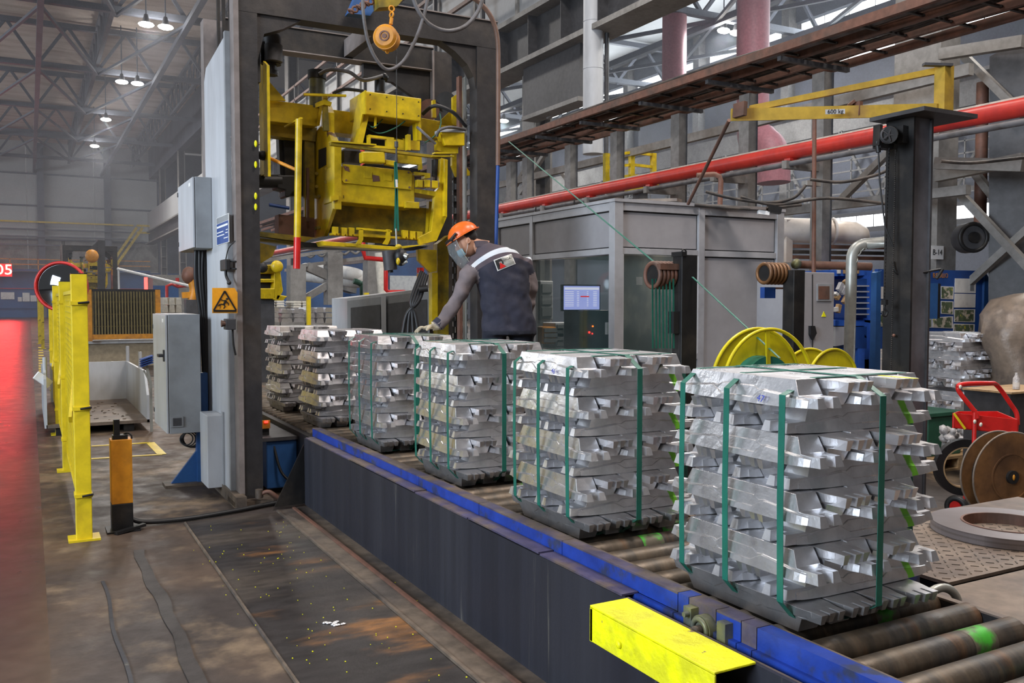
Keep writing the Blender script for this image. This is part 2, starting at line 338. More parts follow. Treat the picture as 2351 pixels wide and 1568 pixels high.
o = g.build('paint_chips', 'fyellow'); tag(o, 'small yellow and white paint chips scattered on the dark steel floor plates', 'debris', kind='stuff')
g = MB()
for i in range(10):
    x = 1.32 + rnd.uniform(-.05, .05); y = 4.35 + rnd.uniform(-.04, .04); g.ball((x, y, .016), .018, .012, .006, 7, 4)
o = g.build('metal_splash', 'alu'); tag(o, 'small solidified silver metal splash lying on the dark floor plate', 'scrap')
g = MB()
for (a, b_) in (((210, 1024), (345, 1016)), ((210, 1053), (372, 1043))):
    p, q = at(*a, Z=.003), at(*b_, Z=.003); g.bar(p, q, .06, .004)
g.bar(at(345, 1016, Z=.003), at(372, 1043, Z=.003), .09, .004)
tag(g.build('floor_marking', 'fence_yellow'), kind='structure')
# far wall
WB = struct('wall_back', (0, 100, 0))
rnd = random.Random(1)
for x0 in range(-30, 12, 6):
    for k, (z0, z1) in enumerate(((4.6, 7.6), (7.7, 10.9), (11.0, 14.0), (14.1, 17.5))):
        MB().box(x0 + .05, x0 + 5.95, 100, 100.3, z0, z1).build('panel', 'wallpanel' if k else 'steel', WB)
MB().box(-30, 36, 99.9, 100.4, 0, 4.5).build('blue_cladding', 'bluewall', WB)
MB().box(-30, 12, 99.7, 100.1, 14.0, 14.12).box(-30, 12, 99.7, 100.1, 10.88, 11.02).box(-30, 12, 99.7, 100.1, 7.58, 7.72).build('wall_rail', 'truss', WB)
MB().box(12, 36, 100, 100.4, 4.5, 17).build('cladding', 'truss', WB)
for x in (1.2, 7.2, -4.8):
    MB().box(x - .3, x + .3, 99.2, 99.8, 0, 17).build('wall_post', 'truss', WB)
tag(WB, kind='structure')
# ceiling decks
CE = struct('ceiling', (0, 50, 17))
MB().box(-30, 11.2, 14, 100, 17.2, 17.5).build('roof_deck', 'deck', CE)
MB().box(11.8, 36, 6, 100, 17.2, 17.5).build('roof_deck', 'wallpanel', CE)
MB().box(11.2, 11.8, 8, 100, 14.2, 17.4).build('valley_wall', 'truss', CE)
# roof trusses of the two naves
def truss(y, x0, x1, zb=14.65, zt=16.9, m='truss', step=3.0):
    T = struct('roof_truss', ((x0 + x1) / 2, y, zb))
    MB().box(x0, x1, y - .16, y + .16, zb - .14, zb + .14).build('bottom_chord', m, T)
    MB().box(x0, x1, y - .14, y + .14, zt - .14, zt + .14).build('top_chord', m, T)
    n = int((x1 - x0) / step)
    for i in range(n):
        a = x0 + i * step; b = a + step; mid = (a + b) / 2
        MB().bar((a, y, zb), (mid, y, zt), .16).build('diagonal', m, T); MB().bar((mid, y, zt), (b, y, zb), .16).build('diagonal', m, T)
for y in (32.2, 44.2, 56.2, 68.2, 80.2, 92.2): truss(y, -17.3, 10.9)
for y in (20.2, 32.2, 44.2, 56.2, 68.2): truss(y, 12, 35, step=3.8)
def longi(x, y0, y1, z=14.65, r=.14, m='truss'):
    T = struct('purlin_beam', (x, (y0 + y1) / 2, z)); MB().box(x - r, x + r, y0, y1, z - r, z + r).build('beam', m, T); return T
for x in (.7, 6.7, -5.3): longi(x, 30, 100, 14.3, .13)
T = struct('lattice_girder', (3.7, 60, 15.5))
for x in (3.7, 9.4):
    MB().box(x - .1, x + .1, 30, 98, 15.0, 15.2).build('chord', 'truss', T)
    MB().box(x - .1, x + .1, 30, 98, 16.8, 17.0).build('chord', 'truss', T)
    for i in range(34):
        y = 30 + 2 * i; MB().bar((x, y, 15.1), (x, y + 1, 16.9), .1).bar((x, y + 1, 16.9), (x, y + 2, 15.1), .1).build('web_bar', 'truss', T)
T = struct('wind_brace', (3.7, 60, 14.3))
for y in (32.2, 44.2, 56.2, 68.2, 80.2):
    for x0 in (-5.3, .7):
        MB().bar((x0, y, 14.4), (x0 + 3, y + 12, 14.4), .13).build('brace', 'truss', T)
        MB().bar((x0 + 6, y, 14.4), (x0 + 3, y + 12, 14.4), .13).build('brace', 'truss', T)
for x in (16, 22, 28, 33): longi(x, 14, 99, 14.4, .15)
T = struct('wind_brace', (22, 40, 14.3))
for y in (20.2, 32.2, 44.2, 56.2):
    for x0 in (16, 22, 28):
        MB().bar((x0, y, 14.4), (x0 + 6, y + 12, 14.4), .16).build('brace', 'truss', T)
        MB().bar((x0 + 6, y, 14.5), (x0, y + 12, 14.5), .16).build('brace', 'truss', T)
        MB().bar((x0 + 3, y, 14.5), (x0 + 3, y + 6, 16.9), .14).build('brace', 'truss', T)
# columns between the naves
for i, y in enumerate((8.25, 19.95, 31.9, 43.9, 55.9, 67.9, 79.9, 91.9)):
    Cn = struct('column', (11.5, y, 0)); x = 11.5
    if i == 0:   # the near column: white-grey plate side, zig-zag lattice side
        MB().box(10.66, 11.06, y - .42, y - .36, 0, 8.6).build('flange', 'steel', Cn)
        MB().box(10.66, 10.72, y - .36, y + .3, 0, 8.6).box(11.0, 11.06, y - .36, y + .3, 0, 8.6).build('flange', 'steel', Cn)
        MB().box(11.06, 11.12, y - .36, y - .1, 0, 8.6).build('web', 'dksteel', Cn)
    else:
        MB().box(x - .27, x - .21, y - .3, y + .3, 0, 14.2).build('flange', 'steel', Cn)
        MB().box(x + .21, x + .27, y - .3, y + .3, 0, 14.2).build('flange', 'steel', Cn)
        MB().box(x - .21, x + .21, y - .03, y + .03, 0, 14.2).build('web', 'dksteel', Cn)
    for z in range(9 if i else 0):
        MB().box(x - .2, x + .2, y - .3, y - .02, .8 + z, .84 + z).build('stiffener', 'steel', Cn)
CG = struct('crane_girder', (10.9, 40, 7.6))
MB().box(10.95, 11.0, 3, 99, 7.5, 8.5).build('web', 'dksteel', CG)
MB().box(10.6, 11.4, 3, 99, 8.5, 8.62).build('flange', 'steel', CG)
MB().box(10.6, 11.4, 3, 99, 7.38, 7.5).build('flange', 'steel', CG)
for i in range(40): MB().box(10.7, 10.95, 4 + i * 1.5, 4.02 + i * 1.5, 7.5, 8.5).build('stiffener', 'dksteel', CG)
MB().box(10.9, 11.0, 15, 99, 8.7, 10.6).build('cladding', 'wallpanel', CG)
for i in range(26): MB().box(10.84, 10.9, 15 + i * 2.4, 15.12 + i * 2.4, 8.62, 10.6).build('post', 'steel', CG)
for k, z in enumerate((9.4, 10.2, 10.8)): MB().box(10.2, 10.28, 14, 60, z, z + .1).build('pipe_rail', 'rack', CG)
for i in range(12): MB().box(10.2, 10.3, 14.5 + i * 3, 14.6 + i * 3, 8.6, 10.9).build('rail_post', 'dksteel', CG)
# side beams and braces near the column row
def beam(name, p, q, w_, h_, m='steel'):
    T = struct(name, Vector(p)); MB().bar(p, q, w_, h_).build('beam', m, T); return T
beam('gallery_beam', (10.1, 7, 4.45), (10.1, 40, 4.45), .10, .14)
beam('gallery_beam', (10.1, 7, 3.0), (10.1, 40, 3.0), .10, .12)
for (a, b_, X_) in (((1920, 470), (2130, 260), 10.4), ((2215, 130), (2351, 265), 10.6), ((2205, 445), (2400, 655), 10.4), ((2225, 650), (2400, 490), 10.5), ((2225, 380), (2351, 540), 10.8),
                  ((1195, 445), (1265, 330), 10.4), ((1290, 395), (1345, 470), 10.4), ((1140, 500), (1205, 390), 10.4), ((1258, 270), (1340, 210), 11.2)):
    beam('diagonal_brace', at(*a, X=X_), at(*b_, X=X_), .09, .09)
for (a, b_, X_) in (((2150, 405), (2351, 365), 10.2), ((2160, 125), (2351, 95), 10.4), ((2150, 375), (2351, 380), 9.8)):
    beam('cross_beam', at(*a, X=X_), at(*b_, X=X_ + .1), .12, .14)
CP = struct('column', (10.4, 5.5, 0))
MB().solid([at(2272, 130, D=11.2), at(2400, 60, D=10.8), at(2400, 900, D=10.8), at(2268, 900, D=11.2)], (.5, .3, 0)).build('plate', 'dksteel', CP)
CR = struct('wall_right', (35, 50, 0))
MB().box(35, 35.3, 4, 100, 0, 4.9).box(35, 35.3, 4, 100, 5.9, 13.0).box(35, 35.3, 4, 100, 15.9, 17.3).build('cladding', 'truss', CR)
for i in range(13): MB().box(34.5, 35.1, 6.1 + i * 7, 6.6 + i * 7, 0, 17).build('wall_post', 'steel', CR)
for k in range(12):
    W = struct('window_%d' % (k + 1), (35.2, 10 + 7 * k, 13)); y0 = 6.8 + 7 * k
    for j in range(4): MB().box(35.1, 35.14, y0 + j * 1.52, y0 + j * 1.52 + 1.44, 13.1, 15.8).build('pane', 'skywin', W)
    MB().box(35.02, 35.1, y0, y0 + 6.1, 14.4, 14.5).build('window_frame', 'dksteel', W)
for k in range(3):
    W = struct('window_%d' % (k + 13), (35.2, 22 + 5 * k, 5)); y0 = 22 + 5.2 * k
    for j in range(5): MB().box(35.1, 35.14, y0 + j, y0 + j + .92, 5.15, 5.7).build('pane', 'skywin', W)
T = struct('crane_girder', (34, 50, 10)); MB().box(33.9, 34.1, 6, 99, 9.6, 10.8).build('web', 'steel', T); MB().box(33.6, 34.4, 6, 99, 10.8, 10.95).build('flange', 'steel', T)
for i in range(20): MB().bar((33.8, 8 + i * 4, 6.2), (33.8, 10 + i * 4, 9.6), .12).bar((33.8, 10 + i * 4, 9.6), (33.8, 12 + i * 4, 6.2), .12).build('web_bar', 'steel', T)
MB().box(33.7, 33.9, 6, 99, 6.1, 6.3).build('chord', 'steel', T)
# gallery railings far in the right nave
T = struct('gallery_rail', (30, 35, 5))
for z in (6.6, 7.1, 7.6, 8.1): MB().box(33.5, 33.56, 10, 90, z, z + .06).build('rail', 'steel', T)
for i in range(40): MB().box(33.5, 33.56, 12 + i * 1.9, 12.06 + i * 1.9, 6.3, 8.2).build('post', 'steel', T)
# far catwalk on the end wall with stair
T = struct('wall_gallery', (0, 98, 4.5))
MB().box(-30, 11, 98.5, 99.2, 4.5, 4.7).build('walkway', 'bluewall', T)
for z in (5.1, 5.6): MB().box(-30, 11, 98.4, 98.5, z, z + .09).build('rail', 'orange', T)
for i in range(16): MB().box(-28 + i * 2.4, -27.9 + i * 2.4, 98.4, 98.5, 4.6, 5.7).build('post', 'orange', T)
MB().box(-30, 9.5, 98.6, 98.7, 9.2, 9.35).build('rail', 'yellow', T)
for z in (7.0, 7.8, 8.5): MB().box(-30, 9.5, 98.8, 99, z, z + .14).build('pipe', 'truss', T)
for dx in (0, .55): MB().bar((7.2 + dx, 97.6, 5.2), (9.7 + dx, 97.6, 9.0), .1, .25).build('stair_side', 'yellow', T)
MB().bar((9.7, 97.6, 9.2), (11.6, 97.6, 9.2), .12, .2).bar((9.7, 97.6, 8.5), (11.6, 97.6, 8.5), .12, .2).build('landing_rail', 'yellow', T)
for k in range(4):
    T2 = struct('trim_%d' % (k + 1), (-10 + k * 5, 99.5, 3)); MB().box(-30, 11, 99.6, 99.7, .9 + k * .95, .96 + k * .95).build('rail', 'red' if k == 2 else 'bluewall', T2) if k in (0, 2) else None
# lamps
def lamp(x, y, z, label):
    L_ = thing('high_bay_lamp', (x, y, z), label, 'lamp', 'high bay lamps under the roof')
    MB().cyl((x, y, z + .4), (x, y, 17.3), .03, 6).build('hanger_rod', 'truss', L_)
    MB().ball((x, y, z), .34, .24, .12, 14, 6).build('lens', 'lamp', L_)
    MB().cyl((x, y, z + .08), (x, y, z + .45), .18, 12, .08).build('housing', 'dksteel', L_)
for (y, n_) in ((44.2, 2), (56.2, 2), (68.2, 1), (80.2, 1)):
    for k in range(n_):
        if n_ == 2: lb = '%s lamp of the %s pair of high bay lamps under the left roof' % (('left', 'right')[k], 'largest and highest' if y < 50 else 'second')
        else: lb = 'single glowing high bay lamp under the left roof, %s' % ('just below the second pair' if y < 70 else 'lowest of them all')
        lamp(4.9 + k * .82, y - .5, 14.05, lb)
for k in range(2): lamp(28.5 + k * .75, 32.2, 14.1, '%s lamp of the glowing pair under the right roof' % ('left', 'right')[k])
lamp(28.8, 54.5, 13.9, 'small distant lamp just beside the right post of the dark gantry')
# ================================================================== CONVEYOR
Y0, Y1 = 1.25, 7.02
CV = thing('roller_conveyor', (2.5, 4, 0), 'long roller conveyor with black side wall, blue rail and rusty steel rollers', 'conveyor')
MB().box(1.915, 1.93, Y0, 7.05, .012, .548).build('side_wall', 'blackwall', CV)
g = MB().solid([(1.915, 7.05, .02), (1.915, 7.06, .50), (1.66, 7.0, .03)], (0, .012, 0)); g.build('end_gusset', 'black', CV)
ys = [2.68, 3.30, 4.02, 4.72, 5.9, 7.02]
for i in range(5):
    z = .549 + (.004 if i % 2 else 0)
    MB().box(1.918, 1.992, ys[i] + .012, ys[i + 1], z, z + .008).build('top_plate', 'bluetop', CV)
MB().box(1.93, 1.94, Y0, 2.68, .40, .548).build('wall_lip', 'duststeel', CV)
seg = [1.25, 2.07, 2.14, 2.26, 2.40, 2.46, 3.24, 4.05, 4.85, 5.85, 7.1]
for i in range(len(seg) - 1):
    a, b_ = seg[i] + .004, seg[i + 1]
    m_ = 'bluetop' if i in (1, 3) else 'blue'
    MB().box(1.996, 2.012, a, b_, .47 if i < 5 else .552, .612).build('rail_face', m_, CV)
    MB().box(1.996, 2.055, a, b_, .612, .619).build('rail_top', 'bluetop' if i > 4 or i in (1, 2, 3) else 'blue', CV)
    if i < 6: MB().box(1.975, 1.996, a, b_, .44, .55).build('rail_foot', 'blue', CV)
MB().box(2.055, 2.07, Y0, 7.1, .46, .616).build('rail_inner', 'duststeel', CV)
# axle bearing on the near rail
B_ = MB().cyl((1.962, 2.30, .545), (1.996, 2.30, .545), .048, 24).build('bearing', 'bearing', CV)
def sub(o_): return o_
s1 = MB().torus((1.958, 2.30, .545), (1, 0, 0), .035, .009).build('bearing_ring', 'bearing', B_)
s1 = MB().cyl((1.935, 2.30, .545), (1.965, 2.30, .545), .016, 12).build('axle_stub', 'duststeel', B_)
for dy, dz in ((-.062, -.03), (.062, .035)): MB().cyl((1.94, 2.30 + dy, .545 + dz), (1.965, 2.30 + dy, .545 + dz), .010, 6).build('bolt', 'bearing', B_)
B_ = MB().cyl((1.93, 2.16, .505), (1.99, 2.12, .515), .012, 10).build('tension_bolt', 'bearing', CV)
MB().box(1.95, 1.99, 2.14, 2.20, .48, .53).build('bolt_block', 'bearing', B_)
for y in (2.20, 2.37): MB().box(1.962, 1.996, y - .02, y + .02, .50, .60).build('bracket', 'bearing', CV)
# rollers
ry = 1.36; k = 0; rollmesh = {}
prof = [.040, .054, .0545, .0545, .054, .040]
def roller_mesh(mname):
    g = MB(); g.tube([(x, 0, 0) for x in (-.47, -.468, -.2, .2, .468, .47)], .054, 24, rs=[.046, .054, .054, .054, .054, .046])
    return g.mesh('roller', M[mname])
rm = roller_mesh('roller')
ga = MB().tube([(x, 0, 0) for x in (-.06, .06)], .0546, 24, caps=False).mesh('paint_patch', M['gpaint'])
rr = random.Random(5)
for i in range(66):
    y = 1.37 + i * .166
    o = bpy.data.objects.new('roller', rm); C.objects.link(o); o.parent = CV
    o.location = Vector((2.525, y, .494)) - Vector(CV['_o']); o.rotation_euler = (rr.uniform(0, 6.28), 0, 0)
    if i in (1, 3, 5, 12, 13, 20):
        p = bpy.data.objects.new('paint_patch', ga); C.objects.link(p); p.parent = o; p.location = ({1: .22, 3: .25, 5: .18, 12: .02, 13: .26, 20: .1}[i], 0, 0)
MB().box(2.998, 3.012, Y0, 12.2, .42, .525).build('far_rail', 'black', CV)
MB().box(2.05, 3.0, Y0, 12.2, .02, .06).build('bed', 'black', CV)
MB().box(2.998, 3.03, Y0, 12.2, .525, .532).build('far_rail_lip', 'brownplate', CV)
MB().box(2.0, 2.06, 7.1, 12.2, .30, .53).build('rail_inner', 'black', CV)
# yellow guard box on the wall
GB = thing('yellow_guard_box', (1.84, 2.3, .4), 'bright yellow steel box guard bolted on the black conveyor side wall', 'guard')
MB().box(1.752, 1.915, 1.99, 2.655, .548, .556).build('top_plate', 'fyellow', GB, .002)
MB().box(1.752, 1.760, 1.99, 2.655, .425, .546).build('face_plate', 'fyellow', GB, .002)
MB().box(1.752, 1.915, 2.640, 2.655, .425, .546).build('end_plate', 'fyellow', GB)
MB().box(1.762, 1.914, 1.995, 2.63, .425, .435).build('bottom_plate', 'duststeel', GB)
for y in (2.47, 2.10): MB().cyl((1.745, y, .475), (1.753, y, .475), .014, 12, ).ball((1.746, y, .475), .006, .014, .014, 10, 6).build('bolt', 'fyellow', GB)
# ================================================================== INGOTS
def ingot_mesh(name, seed, teeth):
    rd = random.Random(seed); g = MB()
    xs = [0, .08, .105, .13, .19, .262, .285, .305, .328]
    xs = [-x for x in reversed(xs[1:])] + xs
    def lerp(x, tab):
        x = abs(x)
        for (a, va), (b, vb) in zip(tab, tab[1:]):
            if x <= b: return va + (vb - va) * (x - a) / (b - a)
        return tab[-1][1]
    rings = []
    for x in xs:
        top = lerp(x, [(0, .094), (.262, .094), (.285, .042), (.328, .039)])
        bot = lerp(x, [(0, 0), (.2, 0), (.328, .005)])
        zb = lerp(x, [(0, .020), (.08, .020), (.105, .034), (.13, .046), (.19, .041), (.262, .034), (.328, .030)])
        zh = lerp(x, [(0, .058), (.08, .058), (.105, .046), (.13, .050), (.19, .045), (.262, .038), (.328, .034)])
        wf = lerp(x, [(0, 1), (.29, .98), (.328, .86)])
        side = []
        for z, ins in ((bot, 0), (zb, 0), (zb + .002, .0036), (zh, .0036), (zh + .002, .0068), (top, .0068)):
            z = min(z, top) if z != bot else z
            side.append(((.0705 - ins) * wf - .018 * (z / .094) + rd.uniform(-.0005, .0005), z + rd.uniform(-.0004, .0004)))
        rings.append([(x, -y, z) for y, z in side] + [(x, y, z) for y, z in reversed(side)])
    g.loft(rings, smooth=False)
    for sgn in (-1, 1):
        cs_ = (-.034, .034) if teeth == 2 else (-.042, 0, .042); hw = .0185 if teeth == 2 else .0135
        for yc in cs_:
            e = .372 + rd.uniform(-.005, .006); hh = .040 + rd.uniform(-.002, .002)
            ring0 = [(sgn * .31, yc - hw * 1.2, .004), (sgn * .31, yc + hw * 1.2, .004), (sgn * .31, yc + hw, hh), (sgn * .31, yc - hw, hh)]
            ring1 = [(sgn * e, yc - hw * 1.05, .006), (sgn * e, yc + hw * 1.05, .006), (sgn * (e - .010), yc + hw * .68, hh), (sgn * (e - .010), yc - hw * .68, hh)]
            g.loft([ring0, ring1], smooth=False)
    me = g.mesh(name, M['alu'])
    bm = bmesh.new(); bm.from_mesh(me)
    ed = [e for e in bm.edges if len(e.link_faces) == 2 and e.calc_face_angle(0) > .5]
    try: bmesh.ops.bevel(bm, geom=ed, offset=.0022, segments=1, affect='EDGES', clamp_overlap=True, profile=.5)
    except Exception: pass
    bm.to_mesh(me); bm.free()
    return me
IM = [ingot_mesh('ingot', s_, 2) for s_ in (1, 2, 3)]; IMI = [ingot_mesh('ingot', s_, 3) for s_ in (4, 5)]
# aluminium with a sprayed green stripe (real paint, fixed on the ingot)
def painted(x0, slope, wd=.014, col=(.20, .60, .04)):
    m = M['alu'].copy(); m.name = 'aluminium_with_green_stripe'; nt = m.node_tree; N = nt.nodes; L = nt.links; b = N['Principled BSDF']
    tc = N.new('ShaderNodeTexCoord'); sp = N.new('ShaderNodeSeparateXYZ'); L.new(tc.outputs['Object'], sp.inputs[0])
    nz = N.new('ShaderNodeTexNoise'); nz.inputs['Scale'].default_value = 45; L.new(tc.outputs['Object'], nz.inputs[0])
    def math_(op, a, bb):
        n = N.new('ShaderNodeMath'); n.operation = op
        for i, v in enumerate((a, bb)):
            if isinstance(v, (int, float)): n.inputs[i].default_value = v
            else: L.new(v, n.inputs[i])
        return n.outputs[0]
    v = math_('ABSOLUTE', math_('SUBTRACT', math_('ADD', sp.outputs[0], math_('MULTIPLY', sp.outputs[2], slope)), x0), 0)
    v = math_('ADD', v, math_('MULTIPLY', math_('SUBTRACT', nz.outputs[0], .5), .02))
    r = N.new('ShaderNodeMapRange'); r.inputs[1].default_value = wd + .006; r.inputs[2].default_value = wd; L.new(v, r.inputs[0])
    x = N.new('ShaderNodeMix'); x.data_type = 'RGBA'; L.new(r.outputs[0], x.inputs[0])
    src = b.inputs['Base Color'].links[0].from_socket; L.new(src, x.inputs[6]); x.inputs[7].default_value = (*col, 1)
    L.new(x.outputs[2], b.inputs['Base Color'])
    mm = math_('MULTIPLY', math_('SUBTRACT', 1, r.outputs[0]), .88); L.new(mm, b.inputs['Metallic'])
    return m
ALG = painted(.235, .35)
HL = .0936
def place_ingot(me, loc, rz, flip, parent=None, name='ingot', mt=None, rd=random):
    o = bpy.data.objects.new(name, me); C.objects.link(o)
    if parent is not None: o.parent = parent; loc = Vector(loc) - Vector(tuple(parent['_o']))
    if flip: o.rotation_euler = (R(180), 0, rz); loc = Vector(loc) + Vector((0, 0, .0936))
    else: o.rotation_euler = (0, 0, rz)
    o.location = loc
    if mt: o.material_slots[0].link = 'OBJECT'; o.material_slots[0].material = mt
    return o
def layers(y0, nl, rd, xoff=0, z0=.549):
    """yields (layer from bottom, index across, location, rotation, flipped, lengthwise)"""
    for k in range(nl):
        alongY = (k % 2 == 0) if nl % 2 else (k % 2 == 1)
        dx, dy = rd.uniform(-.008, .008), rd.uniform(-.008, .008)
        n_, pitch = (4, .150) if k == 0 else (5, .121)
        for i in range(n_):
            c = (i - (n_ - 1) / 2) * pitch; fl_ = True if k == 0 else i % 2 == 1
            j = rd.uniform(-.007, .007); rz = R(rd.uniform(-.8, .8))
            if alongY: yield k, i, (2.488 + xoff + dx + c, y0 + .373 + dy + j, z0 + k * HL), R(90) + rz, fl_, True
            else: yield k, i, (2.568 + xoff + dx + j, y0 + .440 + dy + c, z0 + k * HL), rz, fl_, False
def band(mb, pts, wdir, wd=.028):
    for p, q in zip(pts, pts[1:]):
        p = Vector(p); q = Vector(q); d = (q - p).normalized(); p = p - d * .0008; q = q + d * .0008
        u = Vector(wdir) * wd / 2; nrm = d.cross(Vector(wdir)).normalized() * .0009
        vs = [c + a * u + b_ * nrm for c in (p, q) for a, b_ in ((-1, -1), (1, -1), (1, 1), (-1, 1))]
        mb._add(vs, [(3, 2, 1, 0), (4, 5, 6, 7), (0, 1, 5, 4), (1, 2, 6, 5), (2, 3, 7, 6), (3, 0, 4, 7)])
    return mb
SY = [2.005, 3.33, 4.66, 6.00, 7.45, 8.75]
bl = ['nearest and largest strapped stack of silver ingots, marked 47, green stripes on its front',
      'strapped ingot stack marked 46, second nearest on the rollers, before the cabin windows',
      'strapped ingot stack between the worker and the stack marked 46',
      'strapped ingot stack under the gloved hand of the worker']
for s_, y0 in enumerate(SY[:4]):
    rd = random.Random(20 + s_)
    Bn = thing('ingot_bundle', (2.53, y0 + .4, .549), bl[s_], 'ingot stack', 'green strapped ingot stacks on the conveyor')
    for k, i, loc, rz, fl_, ly in layers(y0, 9, rd):
        me = rd.choice(IMI if fl_ else IM)
        mt = ALG if (not ly and i == 0) else None
        o = place_ingot(me, loc, rz, fl_, Bn, mt=mt)
        if k == 8 and i == 0 and s_ < 2:
            tx = text('marker_number', '47' if s_ == 0 else '46', 'inkblue', .034, (0, 0, 0), (0, 0, 0), None, .0004)
            tx.parent = o; tx.location = (-.135 if s_ == 0 else -.11, .0775, .020); tx.rotation_euler = (R(78), R(6), R(180))
    tz = 9 * HL + .549 + .0015
    for ys_ in (y0 + .135, y0 + .40, y0 + .64):
        YO = .11 if ys_ < y0 + .2 else 0
        b_ = band(MB(), [(2.26, ys_, .552), (2.162, ys_, .655), (2.156, ys_, 1.0), (2.160, ys_, tz - .052), (2.235 if ys_ > y0 + .2 else 2.30, ys_, tz), (2.60, ys_, tz + .001),
                       (2.745, ys_, tz), (2.925, ys_ + YO, 1.285), (2.945, ys_ + YO, .66), (2.85, ys_ + YO, .552), (2.26, ys_, .550)], (0, 1, 0))
        b_.build('strap', 'strap', Bn)
    xs_ = 2.455
    b_ = band(MB(), [(xs_, y0 + .12, .552), (xs_, y0 - .016, .64), (xs_, y0 - .018, tz - .056), (xs_, y0 + .085, tz + .002), (xs_, y0 + .66, tz + .002), (xs_, y0 + .752, tz - .066), (xs_, y0 + .762, .64), (xs_, y0 + .66, .552), (xs_, y0 + .12, .550)], (1, 0, 0))
    b_.build('strap', 'strap', Bn)
o_ = at(2020, 862, Z=1.3945); q_ = at(2105, 869, Z=1.3945)
bn_ = [o for o in bpy.data.objects if o.name == 'ingot_bundle'][0]
MB().bar(o_, q_, .022, .0008).build('yellow_paint_mark', 'fyellow', bn_)
place = ['at its left edge', 'second from the left', 'in the middle', 'fourth from the left', 'at its right edge']
placeX = ['nearest the camera', 'second nearest the camera', 'in the middle', 'second farthest', 'farthest from the camera']
ordn = ['bottom', 'second', 'third', 'fourth', 'middle', 'sixth', 'seventh', 'upper', 'top']
for s_, y0 in enumerate(SY[4:]):
    rd = random.Random(40 + s_); nm = ('unstrapped stack', 'stack beside the gantry post')[s_]
    for k, i, loc, rz, fl_, ly in layers(y0, 9, rd, xoff=-.02):
        me = rd.choice(IMI if fl_ else IM)
        o = place_ingot(me, loc, rz, fl_)
        w_ = (place if ly else placeX)[i] if k else ('at its left edge', 'second from the left', 'third from the left', 'at its right edge')[i]
        tag(o, 'silver ingot, %s layer of the %s, %s' % (ordn[k], nm, w_), 'ingot', 'loose ingots of the ' + nm)
# ================================================================== GANTRY AND LIFTER
def pl(parent, name, pts, Y, th, m, bevel=0):      # upright plate: outline measured on the plane y = Y, thickness th away from the camera
    return MB().solid([at(u, v, Y=Y) for u, v in pts], (0, th, 0)).build(name, m, parent, bevel)
def plX(parent, name, pts, X, th, m, bevel=0):     # the same on the plane x = X
    return MB().solid([at(u, v, X=X) for u, v in pts], (th, 0, 0)).build(name, m, parent, bevel)
def smooth(pts, k=6):
    P = [Vector(p) for p in pts]; out = []
    for i in range(len(P) - 1):
        a = P[max(i - 1, 0)]; b = P[i]; c = P[i + 1]; d = P[min(i + 2, len(P) - 1)]
        for j in range(k):
            t = j / k
            out.append(.5 * ((2 * b) + (c - a) * t + (2 * a - 5 * b + 4 * c - d) * t * t + (3 * b - a - 3 * c + d) * t ** 3))
    return out + [P[-1]]
GA = thing('gantry', (2.6, 7.9, 0), 'tall dark steel gantry frame standing over the roller conveyor', 'gantry')
MB().box(1.495, 1.642, 7.302, 7.438, .05, 3.93).build('post', 'frame', GA)
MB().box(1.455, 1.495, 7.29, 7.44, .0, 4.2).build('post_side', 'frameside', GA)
MB().box(3.585, 3.78, 7.302, 7.456, 0, 3.93).build('post', 'frame', GA)
MB().box(1.495, 3.79, 7.30, 7.46, 3.93, 4.17).build('top_beam', 'frame', GA)
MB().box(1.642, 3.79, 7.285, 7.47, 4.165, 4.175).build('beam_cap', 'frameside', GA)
MB().prism([(1.642, 3.55), (1.70, 3.78), (1.85, 3.84), (2.0, 3.93), (1.642, 3.93)], 'y', 7.32, 7.44).build('haunch', 'frame', GA)
MB().prism([(3.585, 3.55), (3.56, 3.66), (3.50, 3.76), (3.38, 3.86), (3.25, 3.93), (3.585, 3.93)], 'y', 7.32, 7.44).build('haunch', 'frame', GA)
MB().box(1.40, 1.70, 7.2, 7.5, .012, .05).build('base_plate', 'duststeel', GA)
MB().box(1.40, 1.48, 7.15, 8.5, .0, .10).build('base_beam', 'duststeel', GA)
MB().box(1.44, 1.62, 8.55, 8.70, 0, 4.2).build('post', 'frameside', GA)
MB().box(1.62, 1.66, 8.55, 8.70, 0, 4.2).build('post_web', 'black', GA)
MB().box(3.62, 3.82, 8.36, 8.50, 0, 4.15).build('post', 'frame', GA)
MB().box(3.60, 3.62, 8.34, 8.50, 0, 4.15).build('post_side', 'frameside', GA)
MB().box(1.6, 3.62, 8.36, 8.50, 3.96, 4.17).build('rear_beam', 'black', GA)
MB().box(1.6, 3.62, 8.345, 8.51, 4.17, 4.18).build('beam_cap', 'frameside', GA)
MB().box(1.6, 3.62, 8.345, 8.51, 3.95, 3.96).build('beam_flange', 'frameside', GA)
MB().prism([(3.6, 3.3), (3.55, 3.5), (3.42, 3.68), (3.2, 3.8), (2.9, 3.82), (2.9, 3.96), (3.6, 3.96)], 'y', 8.4, 8.46).build('haunch', 'black', GA)
MB().box(2.70, 2.78, 7.44, 8.36, 3.97, 4.13).build('tie_beam', 'frame', GA)
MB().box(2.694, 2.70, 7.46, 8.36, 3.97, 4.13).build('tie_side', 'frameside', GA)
for dx in (0, .045, .10): MB().box(1.50 + dx, 1.525 + dx, 8.2, 8.24, 3.3, 4.4).build('chain_guide', 'black', GA)
MB().box(3.50, 3.53, 7.50, 7.56, .4, 3.7).build('guide_strip', 'rack', GA)
MB().box(3.56, 3.575, 7.50, 7.56, .4, 3.7).build('guide_bar', 'galv', GA)
